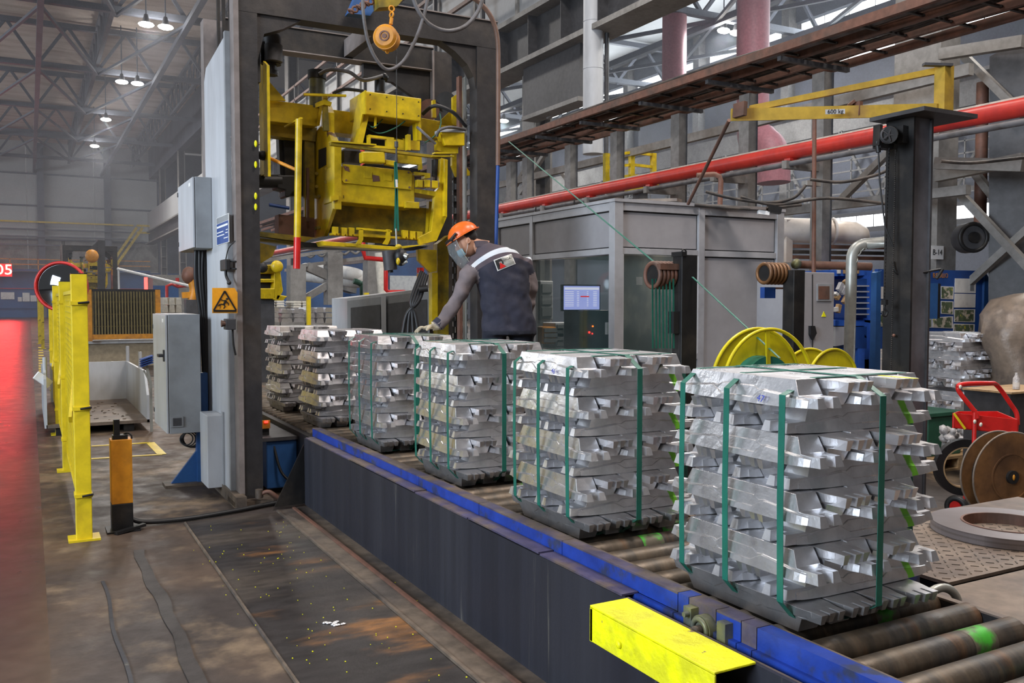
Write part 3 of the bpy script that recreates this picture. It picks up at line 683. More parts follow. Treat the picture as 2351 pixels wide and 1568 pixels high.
for u_ in (1044, 1066):
    c = at(u_, 300, Y=7.95); g = MB()
    for i in range(46):
        z = .9 + i * .058
        if i % 2: g.box(c.x - .018, c.x + .018, c.y - .006, c.y + .006, z - .030, z + .030)
        else: g.box(c.x - .022, c.x - .012, c.y - .02, c.y + .02, z - .034, z + .034).box(c.x + .012, c.x + .022, c.y - .02, c.y + .02, z - .034, z + .034)
    tag(g.build('lift_chain', 'black', GA), kind='stuff')
# yellow guide and stops at the right foot of the gantry
pl(GA, 'guide_bracket', [(958, 572), (1003, 574), (1003, 622), (988, 626), (960, 598)], 8.0, .04, 'yellow')
pl(GA, 'guide_post', [(992, 626), (1005, 626), (1005, 745), (992, 745)], 8.0, .08, 'yellow')
pl(GA, 'guide_column', [(1004, 560), (1030, 540), (1030, 775), (1004, 775)], 8.05, .10, 'yellow_dirty')
pl(GA, 'guide_bracket', [(590, 556), (634, 566), (626, 588), (600, 604), (590, 608)], 7.6, .03, 'yellow_dirty')
for v_ in (330, 378, 450, 475): MB().ball(at(590, v_, Y=7.28) + Vector((-.01, 0, 0)), .012, .006, .028, 8, 5).build('paint_mark', 'fyellow', GA)
# drive motor at top left
Mo = MB().tube([at(622, 82, Y=7.62), at(622, 148, Y=7.62)], .085, 16).build('motor', 'black', GA)
MB().tube([at(628, 104, Y=7.55), at(628, 142, Y=7.55)], .075, 14).build('motor_cover', 'dksteel', Mo)
MB().tube([at(620, 148, Y=7.62), at(620, 162, Y=7.62)], .055, 12).tube([at(622, 162, Y=7.62), at(622, 173, Y=7.62)], .062, 7).build('motor_end', 'black', Mo)
MB().box(1.66, 1.72, 7.55, 7.72, 3.45, 3.80).build('gearbox', 'dksteel', Mo)
# grey cover plate of the gantry side, poster, sign, boxes
SP = thing('side_cover', (1.43, 7.9, 0), 'tall light grey sheet metal cover on the left side of the gantry', 'cover panel')
MB().prism([(7.50, .09), (8.42, .09), (8.42, 3.60), (8.32, 3.70), (7.50, 3.76)], 'x', 1.418, 1.452).build('sheet', 'ltgrey', SP)
MB().box(1.416, 1.455, 7.445, 7.50, .09, 3.80).build('edge_strip', 'cabinet', SP)
SG = thing('notice_poster', (1.412, 7.7, 2.3), 'blue and white notice poster on the light grey gantry cover', 'poster')
def onX(x, u0, u1, v0, v1, name, m, par, th=.003):   # rectangle on plane X through pixels
    a, b = at(u0, v0, X=x), at(u1, v1, X=x); return MB().box(x - th, x, min(a.y, b.y), max(a.y, b.y), min(a.z, b.z), max(a.z, b.z)).build(name, m, par)
pz1, pz0 = at(526, 489, X=1.416).z, at(526, 556, X=1.416).z; py0, py1 = at(526, 500, X=1.416).y, at(498, 500, X=1.416).y
MB().box(1.412, 1.417, py0, py1, pz0, pz1).build('sheet', 'paper', SG)
zz = lambda t: pz0 + (pz1 - pz0) * t
yy = lambda t: py1 + (py0 - py1) * t
MB().box(1.4105, 1.412, yy(.97), yy(.03), zz(.78), zz(.98)).build('header', 'cabinet', SG)
MB().box(1.4105, 1.412, yy(.97), yy(.03), zz(.02), zz(.76)).build('blue_field', 'boardblue', SG)
for t, a, b, h_ in ((.60, .06, .94, .07), (.42, .06, .58, .035), (.30, .06, .66, .035), (.44, .8, .94, .03), (.34, .75, .94, .03), (.17, .62, .94, .03)):
    MB().box(1.409, 1.4105, yy(b), yy(a), zz(t), zz(t + h_)).build('printed_line', 'white', SG)
WS = thing('warning_sign', (1.36, 7.27, 1.6), 'orange warning sign with black triangle and falling person on the gantry post', 'sign')
def SgP(u, v): p = at(u, v, Y=7.268); return (p.x, p.z)
def sp(name, pts, m, y0, y1): return MB().prism([SgP(*p) for p in pts], 'y', y0, y1).build(name, m, WS)
sp('board', [(487, 661), (538, 661), (545, 672), (545, 719), (487, 719)], 'signorange', 7.262, 7.268)
for a, b in (((491, 712), (516, 668)), ((516, 668), (542, 712)), ((490, 713), (543, 713))):
    p, q = at(*a, Y=7.259), at(*b, Y=7.259); MB().bar(p, q, .012, .003, up=(0, 1, 0)).bar(p, q, .003, .010, up=(0, 1, 0)).build('triangle_edge', 'rubber', WS)
pers = MB()
pers.ball(at(521, 686, Y=7.259), .0085, .003, .0085, 10, 6)
for a, b, w_ in (((519, 689), (514, 699), .016), ((519, 690), (511, 690), .007), ((519, 692), (525, 697), .007), ((525, 697), (524, 701), .006), ((511, 690), (508, 687), .006), ((514, 699), (508, 698), .009), ((508, 698), (502, 700), .007), ((514, 699), (517, 704), .009), ((517, 704), (513, 708), .007)):
    pers.bar(at(*a, Y=7.259), at(*b, Y=7.259), w_, .003, up=(0, 1, 0)).bar(at(*a, Y=7.259), at(*b, Y=7.259), .003, w_, up=(0, 1, 0))
pers.build('falling_figure', 'rubber', WS)
MB().bar(at(500, 702, Y=7.259), at(506, 701, Y=7.259), .003, .003).bar(at(506, 701, Y=7.259), at(505, 709, Y=7.259), .003, .003).build('step_edge', 'rubber', WS)
MB().bar(at(489, 716, Y=7.259), at(544, 716, Y=7.259), .004, .002).build('under_line', 'rubber', WS)
IC = thing('handset', (1.40, 7.6, 1.9), 'black corded handset hanging on the light grey gantry cover', 'handset')
MB().box(1.375, 1.414, *sorted((at(525, 600, X=1.40).y, at(512, 600, X=1.40).y)), at(518, 622, X=1.4).z, at(518, 596, X=1.4).z).build('body', 'rubber', IC, .008)
MB().tube(smooth([at(518, 622, X=1.39), at(520, 636, X=1.39), at(526, 648, X=1.39)]), .012, 8).ball(at(526, 649, X=1.39), .018).build('grip', 'rubber', IC)
MB().tube(smooth([at(518, 597, X=1.40), at(525, 570, X=1.38), at(540, 553, X=1.42)]), .004, 6).tube([at(526, 600, X=1.41), at(542, 600, X=1.45)], .006, 6).tube([at(526, 616, X=1.41), at(542, 617, X=1.45)], .006, 6).build('cord', 'rubber', IC)
ES = thing('switch_box', (1.42, 7.3, 1.5), 'small dark switch box with red button below the orange sign', 'switch')
pl(ES, 'box', [(518, 732), (542, 732), (542, 757), (518, 757)], 7.20, .09, 'dksteel', .006)
MB().tube([at(518, 743, Y=7.22), at(508, 743, Y=7.22)], .022, 12, rs=[.018, .028]).build('button', 'rack', ES)
MB().tube(smooth([at(534, 757, Y=7.25), at(536, 790, Y=7.26), at(541, 815, Y=7.27)]), .008, 8).build('cable', 'rubber', ES)
# cabinets left of the gantry
def cabinet(name, x0, x1, y0, y1, z0, z1, label, door_left=True, vent=None, handle=None):
    T = thing(name, ((x0 + x1) / 2, (y0 + y1) / 2, z0), label, 'cabinet')
    MB().box(x0 + .022, x1, y0, y1, z0, z1).build('body', 'cabinet', T, .004)
    D = MB().box(x0, x0 + .016, y0 + .004, y1 - .004, z0 + .004, z1 - .004).build('door', 'ltgrey', T, .003)
    MB().box(x0 + .016, x0 + .022, y0 + .008, y1 - .008, z0 + .008, z1 - .008).build('gasket', 'gap', T)
    for t in (.12, .88): MB().box(x0 - .006, x0 + .01, y1 - .03, y1 + .004, z0 + (z1 - z0) * t - .02, z0 + (z1 - z0) * t + .02).build('hinge', 'dksteel', D)
    MB().box(x0 - .002, x0, y0 + .12, y0 + .20, z1 - .07, z1 - .04).build('name_plate', 'white', D)
    if handle is not None:
        MB().box(x0 - .012, x0, y0 + .06, y0 + .10, handle - .05, handle + .05).box(x0 - .05, x0 - .01, y0 + .06, y0 + .18, handle - .012, handle + .012).build('handle', 'dksteel', D)
    if vent: 
        V = MB().box(vent[0], vent[1], y0 - .012, y0, vent[2], vent[3]).build('vent', 'cabinet', T)
        for i in range(7):
            z = vent[2] + .015 + i * (vent[3] - vent[2] - .03) / 6; MB().box(vent[0] + .015, vent[1] - .015, y0 - .016, y0 - .011, z - .004, z + .004).build('slat', 'dksteel', V)
    return T
def XZ(u, v, Y): p = at(u, v, Y=Y); return p.x, p.z
xa, za = XZ(447, 405, 8.12); xb, zb_ = XZ(487, 570, 8.12)
cabinet('upper_cabinet', xa - .02, 1.416, 8.12, 8.98, zb_, za, 'grey electrical cabinet hung high on the gantry side')
xa, za = XZ(385, 722, 8.2); xb, zb_ = XZ(463, 992, 8.2)
cabinet('lower_cabinet', xa - .022, xb, 8.2, 9.08, zb_, za, 'large grey electrical cabinet with vent and handle on a blue stand', vent=(1.06, 1.16, .55, .64), handle=1.17)
xa, za = XZ(475, 955, 7.75); xb, zb_ = XZ(515, 1118, 7.75)
BX = thing('cable_box', (1.36, 7.9, .1), 'slim light grey cable box at the foot of the gantry cover', 'box')
MB().box(xa, 1.414, 7.75, 8.10, zb_, za).build('body', 'ltgrey', BX, .004); MB().box(1.405, 1.417, 7.70, 7.75, zb_, za + .03).build('mounting_rail', 'cabinet', BX)
ST = thing('cabinet_stand', (1.3, 8.4, 0), 'blue steel stand with base plate under the large cabinet', 'stand')
MB().box(1.30, 1.40, 8.36, 8.46, .02, 1.0).build('post', 'bluewall', ST); MB().box(1.02, 1.42, 8.30, 8.52, 0, .02).build('base_plate', 'duststeel', ST)
MB().prism([(1.08, .02), (1.30, .02), (1.30, .30)], 'y', 8.39, 8.43).build('gusset', 'bluewall', ST)
CB = thing('cable_coil', (1.2, 8.5, .2), 'coil of black cable hanging under the large grey cabinet', 'cable')
g = MB()
for i in range(5): g.torus(at(428 + i * 4, 1008, Y=8.45), (.3, 1, .2 * (i - 2)), .055 + .008 * i, .006, 20, 6)
g.build('coil', 'rubber', CB)
CA = thing('cable_bundle', (1.35, 8.6, 1.4), 'thick bundle of black cables running down between the two grey cabinets', 'cables')
rnd = random.Random(4)
for i in range(9):
    u = 450 + i * 4.2; MB().tube(smooth([at(u, 565, Y=8.5), at(u + rnd.uniform(-3, 6), 640, Y=8.5), at(462 + i * 2.5, 740, Y=8.52), at(468 + i * 2, 860, Y=8.55), at(470 + i * 2, 960, Y=8.6)]), .013 if i % 2 else .018, 7).build('cable', 'rubber', CA)
pl(CA, 'cable_tray', [(466, 700), (487, 700), (487, 960), (466, 960)], 8.75, .04, 'black')
for u in (452, 459, 478): MB().tube([at(u, 575, Y=8.9), at(u + 1, 640 + (u % 5) * 6, Y=8.9)], .02, 8).build('hose_guard', 'orange', CA)
# ---- lifter
LF = thing('ingot_lifter', (2.8, 7.8, 2.1), 'heavy yellow ingot lifting clamp hanging inside the dark gantry', 'lifting machine')
plX(LF, 'carriage_plate', [(604, 140), (613, 150), (616, 405), (606, 405)], 1.72, .02, 'yellow')
pl(LF, 'carriage_gusset', [(611, 165), (619, 188), (656, 231), (611, 231)], 7.8, .02, 'yellow')
pl(LF, 'carriage_plate', [(604, 140), (611, 148), (616, 400), (606, 400)], 7.75, .15, 'yellow')
pl(LF, 'carriage_beam', [(608, 228), (734, 243), (728, 290), (608, 277)], 7.85, .22, 'yellow', .006)
pl(LF, 'beam_end', [(734, 243), (742, 232), (734, 288), (726, 290)], 7.83, .02, 'yellow')
pl(LF, 'carriage_beam', [(752, 250), (850, 262), (838, 312), (752, 302)], 7.95, .2, 'yellow', .006)
pl(LF, 'carriage_beam', [(966, 270), (1072, 288), (1072, 330), (966, 312)], 7.95, .2, 'yellow', .006)
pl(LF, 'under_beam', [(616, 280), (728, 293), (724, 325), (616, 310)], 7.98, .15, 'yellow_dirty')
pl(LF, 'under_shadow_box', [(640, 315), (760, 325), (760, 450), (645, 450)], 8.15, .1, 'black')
pl(LF, 'side_plate', [(1039, 223), (1067, 205), (1067, 292), (1039, 286)], 7.75, .03, 'yellow')
pl(LF, 'side_plate', [(1052, 335), (1067, 335), (1067, 378), (1084, 402), (1048, 406), (1038, 380), (1038, 335)], 7.75, .04, 'yellow')
pl(LF, 'carriage_gusset', [(1004, 284), (1039, 250), (1039, 290)], 7.8, .02, 'yellow')
# cowl
pl(LF, 'cowl', [(836, 208), (968, 226), (967, 279), (836, 262)], 7.45, .40, 'yellow', .008)
plX(LF, 'cowl_side', [(838, 207), (822, 222), (803, 330), (818, 334), (832, 262), (838, 262)], 2.56, .012, 'yellow')
pl(LF, 'cowl_leg', [(836, 262), (848, 262), (832, 334), (818, 334)], 7.5, .10, 'yellow')
pl(LF, 'cowl_leg', [(956, 276), (967, 278), (968, 322), (958, 322)], 7.5, .10, 'yellow')
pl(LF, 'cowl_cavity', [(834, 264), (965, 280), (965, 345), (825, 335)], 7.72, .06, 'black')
for (u, v) in ((850, 217), (888, 223), (925, 228), (961, 234), (850, 250), (888, 256), (925, 261), (961, 266)):
    MB().cyl(at(u, v, Y=7.449), at(u, v, Y=7.445), .006, 8).build('rivet', 'black', LF)
pl(LF, 'hanger', [(861, 268), (865, 268), (864, 294), (860, 294)], 7.5, .02, 'yellow')
# mid arms
MB().bar(at(758, 331, Y=7.30), at(1010, 362, Y=7.30), .05, .022).build('arm_bar', 'yellow_dirty', LF)
MB().bar(at(758, 326, Y=7.30), at(860, 334, Y=7.30), .09, .012).build('arm_plate', 'yellow', LF)
MB().bar(at(995, 352, Y=7.28), at(1043, 352, Y=7.28), .06, .014).bar(at(990, 359, Y=7.28), at(1040, 359, Y=7.28), .05, .01).build('arm_plate', 'yellow', LF)
for p in ([(846, 309), (932, 319), (932, 324), (846, 315)], [(846, 332), (932, 340), (932, 345), (846, 338)], [(846, 309), (851, 309), (851, 338), (846, 338)], [(888, 314), (932, 319), (932, 343), (888, 339)]):
    pl(LF, 'arm_frame', p, 7.40, .05, 'yellow')
pl(LF, 'arm_bracket', [(936, 308), (943, 309), (943, 345), (936, 344)], 7.33, .06, 'yellow')
pl(LF, 'arm_block', [(943, 322), (964, 324), (964, 345), (943, 343)], 7.36, .05, 'yellow')
pl(LF, 'latch_block', [(831, 347), (884, 347), (886, 375), (832, 372)], 7.28, .09, 'yellow', .012)
pl(LF, 'latch_block', [(886, 366), (912, 370), (912, 382), (886, 377)], 7.30, .06, 'yellow', .004)
pl(LF, 'latch_plate', [(914, 352), (968, 360), (970, 388), (964, 390), (962, 378), (914, 373)], 7.38, .04, 'yellow')
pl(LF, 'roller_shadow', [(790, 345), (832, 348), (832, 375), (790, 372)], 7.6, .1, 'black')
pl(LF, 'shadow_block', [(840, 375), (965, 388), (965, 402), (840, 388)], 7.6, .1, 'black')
# clamp body
pl(LF, 'front_box', [(766, 380), (952, 402), (952, 478), (766, 462)], 7.45, .30, 'yellow', .006)
fp = pl(LF, 'cover_panel', [(787, 376), (942, 392), (947, 398), (945, 436), (790, 420), (785, 414)], 7.435, .012, 'yellow', .003)
for (u, v) in ((836, 393), (882, 399)): pl(fp, 'embossed_square', [(u, v), (u + 18, v + 2), (u + 18, v + 17), (u, v + 15)], 7.430, .005, 'yellow')
for (u, v) in ((793, 383), (938, 396), (795, 414), (940, 430)): MB().cyl(at(u, v, Y=7.434), at(u, v, Y=7.428), .009, 8).build('bolt', 'rack', fp)
MB().solid([at(855, 401, Y=7.434), at(870, 404, Y=7.434), at(872, 416, Y=7.434), at(856, 417, Y=7.434)], (0, -.002, 0)).build('worn_spot', 'rack', fp)
MB().solid([at(788, 381, Y=7.434), at(800, 383, Y=7.434), at(803, 395, Y=7.434), at(792, 391, Y=7.434)], (0, -.002, 0)).build('worn_spot', 'rack', fp)
pl(LF, 'bottom_tab', [(932, 462), (963, 464), (963, 479), (932, 477)], 7.40, .05, 'yellow', .003)
pl(LF, 'bottom_tab', [(760, 450), (778, 448), (778, 458), (760, 462)], 7.41, .04, 'yellow')
text('stamped_number', '2', 'rubber', .03, at(789, 452, Y=7.448) , (R(90), 0, 0), LF, .001)
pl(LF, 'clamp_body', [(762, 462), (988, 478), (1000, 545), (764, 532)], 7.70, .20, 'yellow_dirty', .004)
pl(LF, 'inner_post', [(985, 462), (992, 463), (988, 536), (982, 536)], 7.60, .06, 'yellow')
pl(LF, 'cheek', [(1012, 362), (1028, 366), (1027, 497), (1003, 553), (966, 562), (960, 545), (990, 530), (1000, 440), (1008, 430)], 7.45, .06, 'yellow', .004)
pl(LF, 'cheek_flange', [(1021, 366), (1028, 367), (1026, 498), (1021, 496)], 7.40, .14, 'yellow')
pl(LF, 'cheek_shelf', [(952, 433), (1012, 441), (1010, 452), (952, 442)], 7.45, .25, 'yellow')
for (u, v) in ((958, 412), (975, 412), (993, 414)): pl(LF, 'roller_block', [(u, v), (u + 13, v + 1), (u + 13, v + 18), (u, v + 17)], 7.40, .06, 'yellow', .003)
pl(LF, 'roller_hood', [(952, 394), (988, 398), (988, 408), (975, 410), (975, 402), (952, 402)], 7.42, .08, 'yellow')
MB().tube([at(1001, 368, Y=7.55), at(1001, 405, Y=7.55)], .045, 12).build('air_spring', 'rubber', LF)
ck = plX(LF, 'cheek', [(735, 290), (752, 300), (762, 335), (765, 372), (765, 478), (744, 542), (696, 552), (696, 512), (722, 500), (722, 388), (700, 372), (700, 330)], 2.31, .035, 'yellow', .004)
plX(ck, 'cheek_opening', [(731, 344), (748, 338), (748, 378), (731, 388)], 2.305, .006, 'black')
for (u, v) in ((727, 398), (749, 387), (727, 428), (749, 418), (724, 452), (732, 450), (732, 522), (724, 524)):
    MB().cyl(at(u, v, X=2.31), at(u, v, X=2.295), .016, 6).build('bolt', 'yellow_dirty', ck)
plX(LF, 'cheek_flange', [(742, 232), (752, 258), (752, 302), (768, 335), (768, 480), (762, 478), (760, 335), (745, 300)], 2.30, .06, 'yellow')
pl(LF, 'back_column', [(700, 292), (722, 292), (722, 500), (700, 510)], 8.0, .05, 'yellow_dirty')
pl(LF, 'hinge_rod', [(705, 385), (710, 385), (710, 508), (705, 508)], 7.9, .03, 'rack')
# lower jaws
pl(LF, 'jaw_rail', [(764, 534), (1000, 548), (1000, 553), (764, 539)], 7.5, .10, 'yellow')
pl(LF, 'jaw_plate', [(740, 553), (905, 566), (990, 560), (905, 574), (745, 564)], 7.42, .20, 'yellow', .003)
pl(LF, 'jaw_face', [(822, 534), (898, 540), (896, 560), (826, 555)], 7.60, .04, 'yellow_dirty')
for (u, v) in ((765, 520), (785, 522), (802, 522), (925, 528), (942, 530), (958, 531)):
    pl(LF, 'jaw_hook', [(u, v), (u + 12, v + 1), (u + 12, v + 20), (u + 8, v + 15), (u + 5, v + 20), (u, v + 18)], 7.46, .04, 'yellow')
for u in (826, 888): pl(LF, 'jaw_arm', [(u, 526), (u + 8, 527), (u + 8, 550), (u + 2, 562), (u - 8, 560), (u, 548)], 7.42, .03, 'yellow')
pl(LF, 'jaw_bar', [(820, 522), (900, 529), (900, 533), (820, 527)], 7.42, .03, 'yellow')
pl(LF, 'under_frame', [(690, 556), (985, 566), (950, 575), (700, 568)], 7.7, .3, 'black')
pl(LF, 'jaw_tab', [(793, 558), (818, 560), (818, 566), (793, 564)], 7.41, .01, 'yellow')
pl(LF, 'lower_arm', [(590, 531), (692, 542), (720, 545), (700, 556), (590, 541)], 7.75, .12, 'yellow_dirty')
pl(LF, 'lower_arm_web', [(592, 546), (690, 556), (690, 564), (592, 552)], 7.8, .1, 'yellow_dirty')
pl(LF, 'lower_housing', [(640, 492), (722, 500), (722, 545), (640, 535)], 8.0, .15, 'rack')
# handle pole with red tip
pm = MB().tube([at(686, 274, Y=7.2), at(682.5, 545, Y=7.2)], .028, 12).build('handle_pole', 'yellow', LF)
MB().tube([at(682.5, 545, Y=7.2), at(681, 617, Y=7.2)], .028, 12).build('red_tip', 'red', pm)
MB().bar(at(692, 271, Y=7.2), at(655, 291, Y=7.75), .02, .012).build('pole_arm', 'yellow', pm)
MB().tube([at(612, 360, Y=7.45), at(680, 390, Y=7.25)], .014, 8).build('pole_strut', 'orange', pm)
MB().ball(at(603, 357, Y=7.45), .05, .05, .04, 10, 6).build('strut_joint', 'black', LF)
# shaft and gearbox left
MB().tube([at(592, 416, Y=7.9), at(645, 416, Y=7.9)], .06, 12).build('drive_shaft', 'black', LF)
pl(LF, 'gearbox', [(637, 402), (678, 402), (678, 436), (664, 452), (655, 452), (655, 436), (637, 432)], 7.85, .2, 'black', .01)
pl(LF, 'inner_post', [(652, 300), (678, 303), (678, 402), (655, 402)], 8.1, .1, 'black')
# T handle and cylinder
MB().bar(at(697, 217, Y=7.55), at(794, 220, Y=7.55), .03, .018).build('tee_handle', 'yellow', LF)
pl(LF, 'tee_stem', [(742, 218), (752, 218), (756, 300), (744, 300)], 7.6, .04, 'yellow_dirty')
pl(LF, 'tee_bracket', [(726, 236), (745, 228), (762, 235), (760, 243), (744, 240), (727, 246)], 7.58, .04, 'yellow')
MB().tube([at(728, 178, Y=7.9), at(728, 250, Y=7.9)], .07, 16).build('cylinder', 'bearing', LF)
MB().tube([at(728, 163, Y=7.9), at(728, 182, Y=7.9)], .085, 8).build('cylinder_head', 'black', LF)
MB().tube([at(872, 185, Y=7.8), at(872, 212, Y=7.8)], .05, 10).ball(at(882, 178, Y=7.8), .04).build('valve', 'black', LF)
# right side box, wheel
jb = pl(LF, 'junction_box', [(1012, 302), (1067, 304), (1067, 334), (1022, 334)], 7.40, .12, 'yellow', .005)
pl(jb, 'box_lid', [(1012, 296), (1067, 297), (1067, 304), (1012, 303)], 7.39, .14, 'ltgrey', .003)
pl(LF, 'box_arm', [(1003, 322), (1022, 334), (1052, 336), (1052, 352), (1020, 350), (1003, 345)], 7.45, .06, 'yellow')
MB().cyl(at(1024, 235, Y=8.0), at(1024, 235, Y=7.95), .10, 24).build('sheave', 'dksteel', LF)
MB().cyl(at(985, 252, Y=8.05), at(985, 252, Y=8.0), .10, 20).build('sheave', 'rack', LF)
pl(LF, 'lug', [(993, 230), (1000, 229), (1002, 270), (993, 269)], 7.7, .03, 'yellow')
def hose(parent, pts, r, m, name='hose', k=6): return MB().tube(smooth(pts, k), r, 8).build(name, m, parent)
A = lambda u, v, y: at(u, v, Y=y)
hose(LF, [A(733, 170, 7.8), A(757, 160, 7.75), A(800, 165, 7.7), (A(835, 184, 7.7)), A(885, 172, 7.8)], .017, 'hose')
hose(LF, [A(765, 215, 7.8), A(790, 205, 7.8), A(835, 209, 7.75)], .015, 'rubber')
hose(LF, [A(970, 262, 7.6), A(998, 243, 7.5), A(1040, 258, 7.45), A(1070, 290, 7.5)], .018, 'rubber')
hose(LF, [A(1003, 312, 7.4), A(1010, 298, 7.35), A(1035, 292, 7.35), A(1068, 298, 7.4)], .014, 'hose')
hose(LF, [A(958, 292, 7.5), A(978, 310, 7.4), A(1000, 330, 7.4)], .013, 'hose')
hose(LF, [A(1010, 260, 7.5), A(1012, 285, 7.45), A(1000, 310, 7.4), A(975, 328, 7.4)], .006, 'greenbin')
hose(LF, [A(840, 292, 7.6), A(870, 306, 7.55), A(905, 295, 7.5), A(930, 278, 7.5)], .006, 'greenbin')
hose(LF, [A(840, 280, 7.6), A(858, 292, 7.5), A(880, 272, 7.55)], .005, 'greenbin')
MB().tube([A(618, 470, 7.9), A(664, 478, 7.9)], .015, 6).build('wire', 'boardblue', LF)
# suspension: spring balancer, cord, green sling, tool
SB = thing('spring_balancer', tuple(A(890, 90, 6.85)), 'round yellow spring balancer hanging in front of the gantry beam', 'balancer')
ax = Vector((-.75, -1, 0)).normalized(); c0 = A(884, 84, 6.85)
MB().cyl(c0, c0 - ax * .03, .10, 28).cyl(c0 + ax * .02, c0, .075, 24, .095).build('drum_cover', 'orange', SB)
MB().ring(c0 + ax * .022, ax, .03, .042, .01, 20).cyl(c0 + ax * .026, c0, .02, 14).build('hub', 'rack', SB)
MB().cyl(c0 - ax * .03, c0 - ax * .11, .095, 20).build('drum', 'orange', SB)
MB().box(c0.x + .05, c0.x + .12, c0.y + .05, c0.y + .13, c0.z - .07, c0.z + .08).build('spring_housing', 'yellow', SB, .01)
MB().tube([A(897, 56, 6.9), A(899, 42, 6.9)], .016, 8).torus(A(899, 34, 6.9), (1, .3, 0), .022, .008, 14, 6).torus(A(899, 20, 6.9), (0, 1, 0), .022, .007, 14, 6).build('hook', 'orange', SB)
MB().torus(A(889, 119, 6.9), (0, 1, 0), .012, .005, 12, 6).build('lower_eye', 'orange', SB)
MB().tube([A(910, 104, 6.95), A(911, 328, 6.95)], .003, 5).build('cord', 'rubber', SB)
MB().tube([A(910, 325, 6.95), A(910, 338, 6.95)], .017, 8).tube([A(910, 338, 6.95), A(910, 372, 6.95)], .008, 6).build('cord_stop', 'dksteel', SB)
TB = thing('trolley_beam', tuple(A(895, 0, 6.9)), 'grimy yellow beam end with blue trolley above the spring balancer', 'beam')
MB().solid([A(866, -12, 6.9), A(935, -12, 6.9), A(912, 14, 6.9), A(870, 17, 6.9)], (0, .12, 0)).build('beam_end', 'yellow_dirty', TB)
MB().solid([A(820, -15, 7.1), A(885, -15, 7.1), A(850, 36, 7.1), A(800, 30, 7.1)], (0, .1, 0)).build('blue_trolley', 'bluewall', TB)
g = MB()
for i in range(7): g.torus(A(806 + i * 9, 26 - i * 4.5, 6.98), (0, 1, 0) if i % 2 else (.6, 0, 1), .022, .009, 12, 6)
g.build('chain', 'rack', TB)
SL = thing('sling', tuple(A(910, 450, 6.95)), 'green webbing sling hanging from the balancer cord', 'sling')
for (a, b) in (((909, 368), (912, 420)), ((909, 432), (907, 530)), ((911, 432), (914, 530)), ((907, 372), (908, 430))):
    MB().bar(A(*a, 6.95), A(*b, 6.95), .018, .003).build('webbing', 'strap', SL)
MB().bar(A(910, 412, 6.945), A(911, 430, 6.945), .018, .004).build('label_tag', 'paper', SL)
MB().tube([A(909, 525, 6.95), A(911, 568, 6.95)], .008, 6).build('shackle', 'galv', SL)
TL = thing('strapping_tool', tuple(A(905, 590, 6.95)), 'dark battery strapping tool hanging under the yellow lifter', 'tool')
MB().tube([A(892, 575, 6.95), A(897, 620, 6.95)], .055, 14).build('motor_body', 'dksteel', TL, .004)
MB().tube([A(896, 619, 6.95), A(897, 626, 6.95)], .022, 10).build('shaft', 'rubber', TL)
MB().ball(A(920, 590, 6.9), .06, .05, .075, 10, 7).build('head', 'black', TL)
MB().ball(A(915, 566, 6.85), .03, .02, .02, 8, 5).ball(A(914, 600, 6.85), .018, .02, .03, 8, 5).build('lever', 'yellow', TL)
MB().tube([A(925, 585, 6.88), A(936, 590, 6.85)], .024, 8, ).tube([A(924, 606, 6.88), A(934, 600, 6.85)], .012, 8).build('handle', 'galv', TL)
# looping hoses in front of the gantry
HS = thing('hanging_hose', tuple(A(900, 80, 6.6)), 'grey hose hanging in a long loop beside the spring balancer', 'hose')
hose(HS, [A(833, -25, 6.6), A(834, 30, 6.6), (A(845, 95, 6.6)), A(868, 142, 6.6), A(893, 160, 6.6), A(925, 142, 6.6), A(952, 95, 6.6), A(972, 40, 6.6), A(986, -25, 6.6)], .014, 'hose')
HS = thing('hanging_hose', tuple(A(1040, 60, 6.6)), 'grey hose hanging in a short loop before the right end of the gantry beam', 'hose')
hose(HS, [A(940, -30, 6.6), A(958, 20, 6.6), A(985, 55, 6.6), A(1025, 71, 6.6), A(1065, 62, 6.6), A(1095, 30, 6.6), A(1115, -20, 6.6)], .017, 'hose')
HS = thing('vertical_cable', tuple(A(1143, 300, 6.7)), 'brown and blue cable running down beside the right gantry post', 'cable')
hose(HS, [A(1060, -20, 6.7), A(1100, 5, 6.7), A(1128, 40, 6.7), A(1142, 90, 6.7), A(1144, 180, 6.7), A(1143, 380, 6.7)], .020, 'hosebrown', 'upper_cable')
hose(HS, [A(1143, 380, 6.7), A(1139, 560, 6.7), A(1138, 760, 6.7)], .016, 'boardblue', 'lower_cable')
# ================================================================== WORKER
def bodymesh(parts, voxel):
    g = MB()
    for p in parts: p(g)
    me = g.mesh('body_source', M['navy']); o = bpy.data.objects.new('body_source', me); C.objects.link(o)
    r = o.modifiers.new('r', 'REMESH'); r.mode = 'VOXEL'; r.voxel_size = voxel
    s = o.modifiers.new('s', 'SMOOTH'); s.iterations = 5; s.factor = .5
    dg = bpy.context.evaluated_depsgraph_get(); me2 = bpy.data.meshes.new_from_object(o.evaluated_get(dg)); bpy.data.objects.remove(o)
    return me2
DW = 7.15
def W(u, v, d=0): return at(u, v, D=DW + d)
RT, FW = _cr.copy(), Vector((_cf.x, _cf.y, 0)).normalized(); UP = Vector((0, 0, 1))
def ell(c, a, b, ax1, ax2, n=24, p=2.4):
    out = []
    for k in range(n):
        t = 2 * math.pi * k / n; ct, st = math.cos(t), math.sin(t)
        out.append(c + ax1 * a * math.copysign(abs(ct) ** (2 / p), ct) + ax2 * b * math.copysign(abs(st) ** (2 / p), st))
    return out
yawd = R(14)
S1 = RT * math.cos(yawd) + FW * math.sin(yawd); S2 = -RT * math.sin(yawd) + FW * math.cos(yawd)
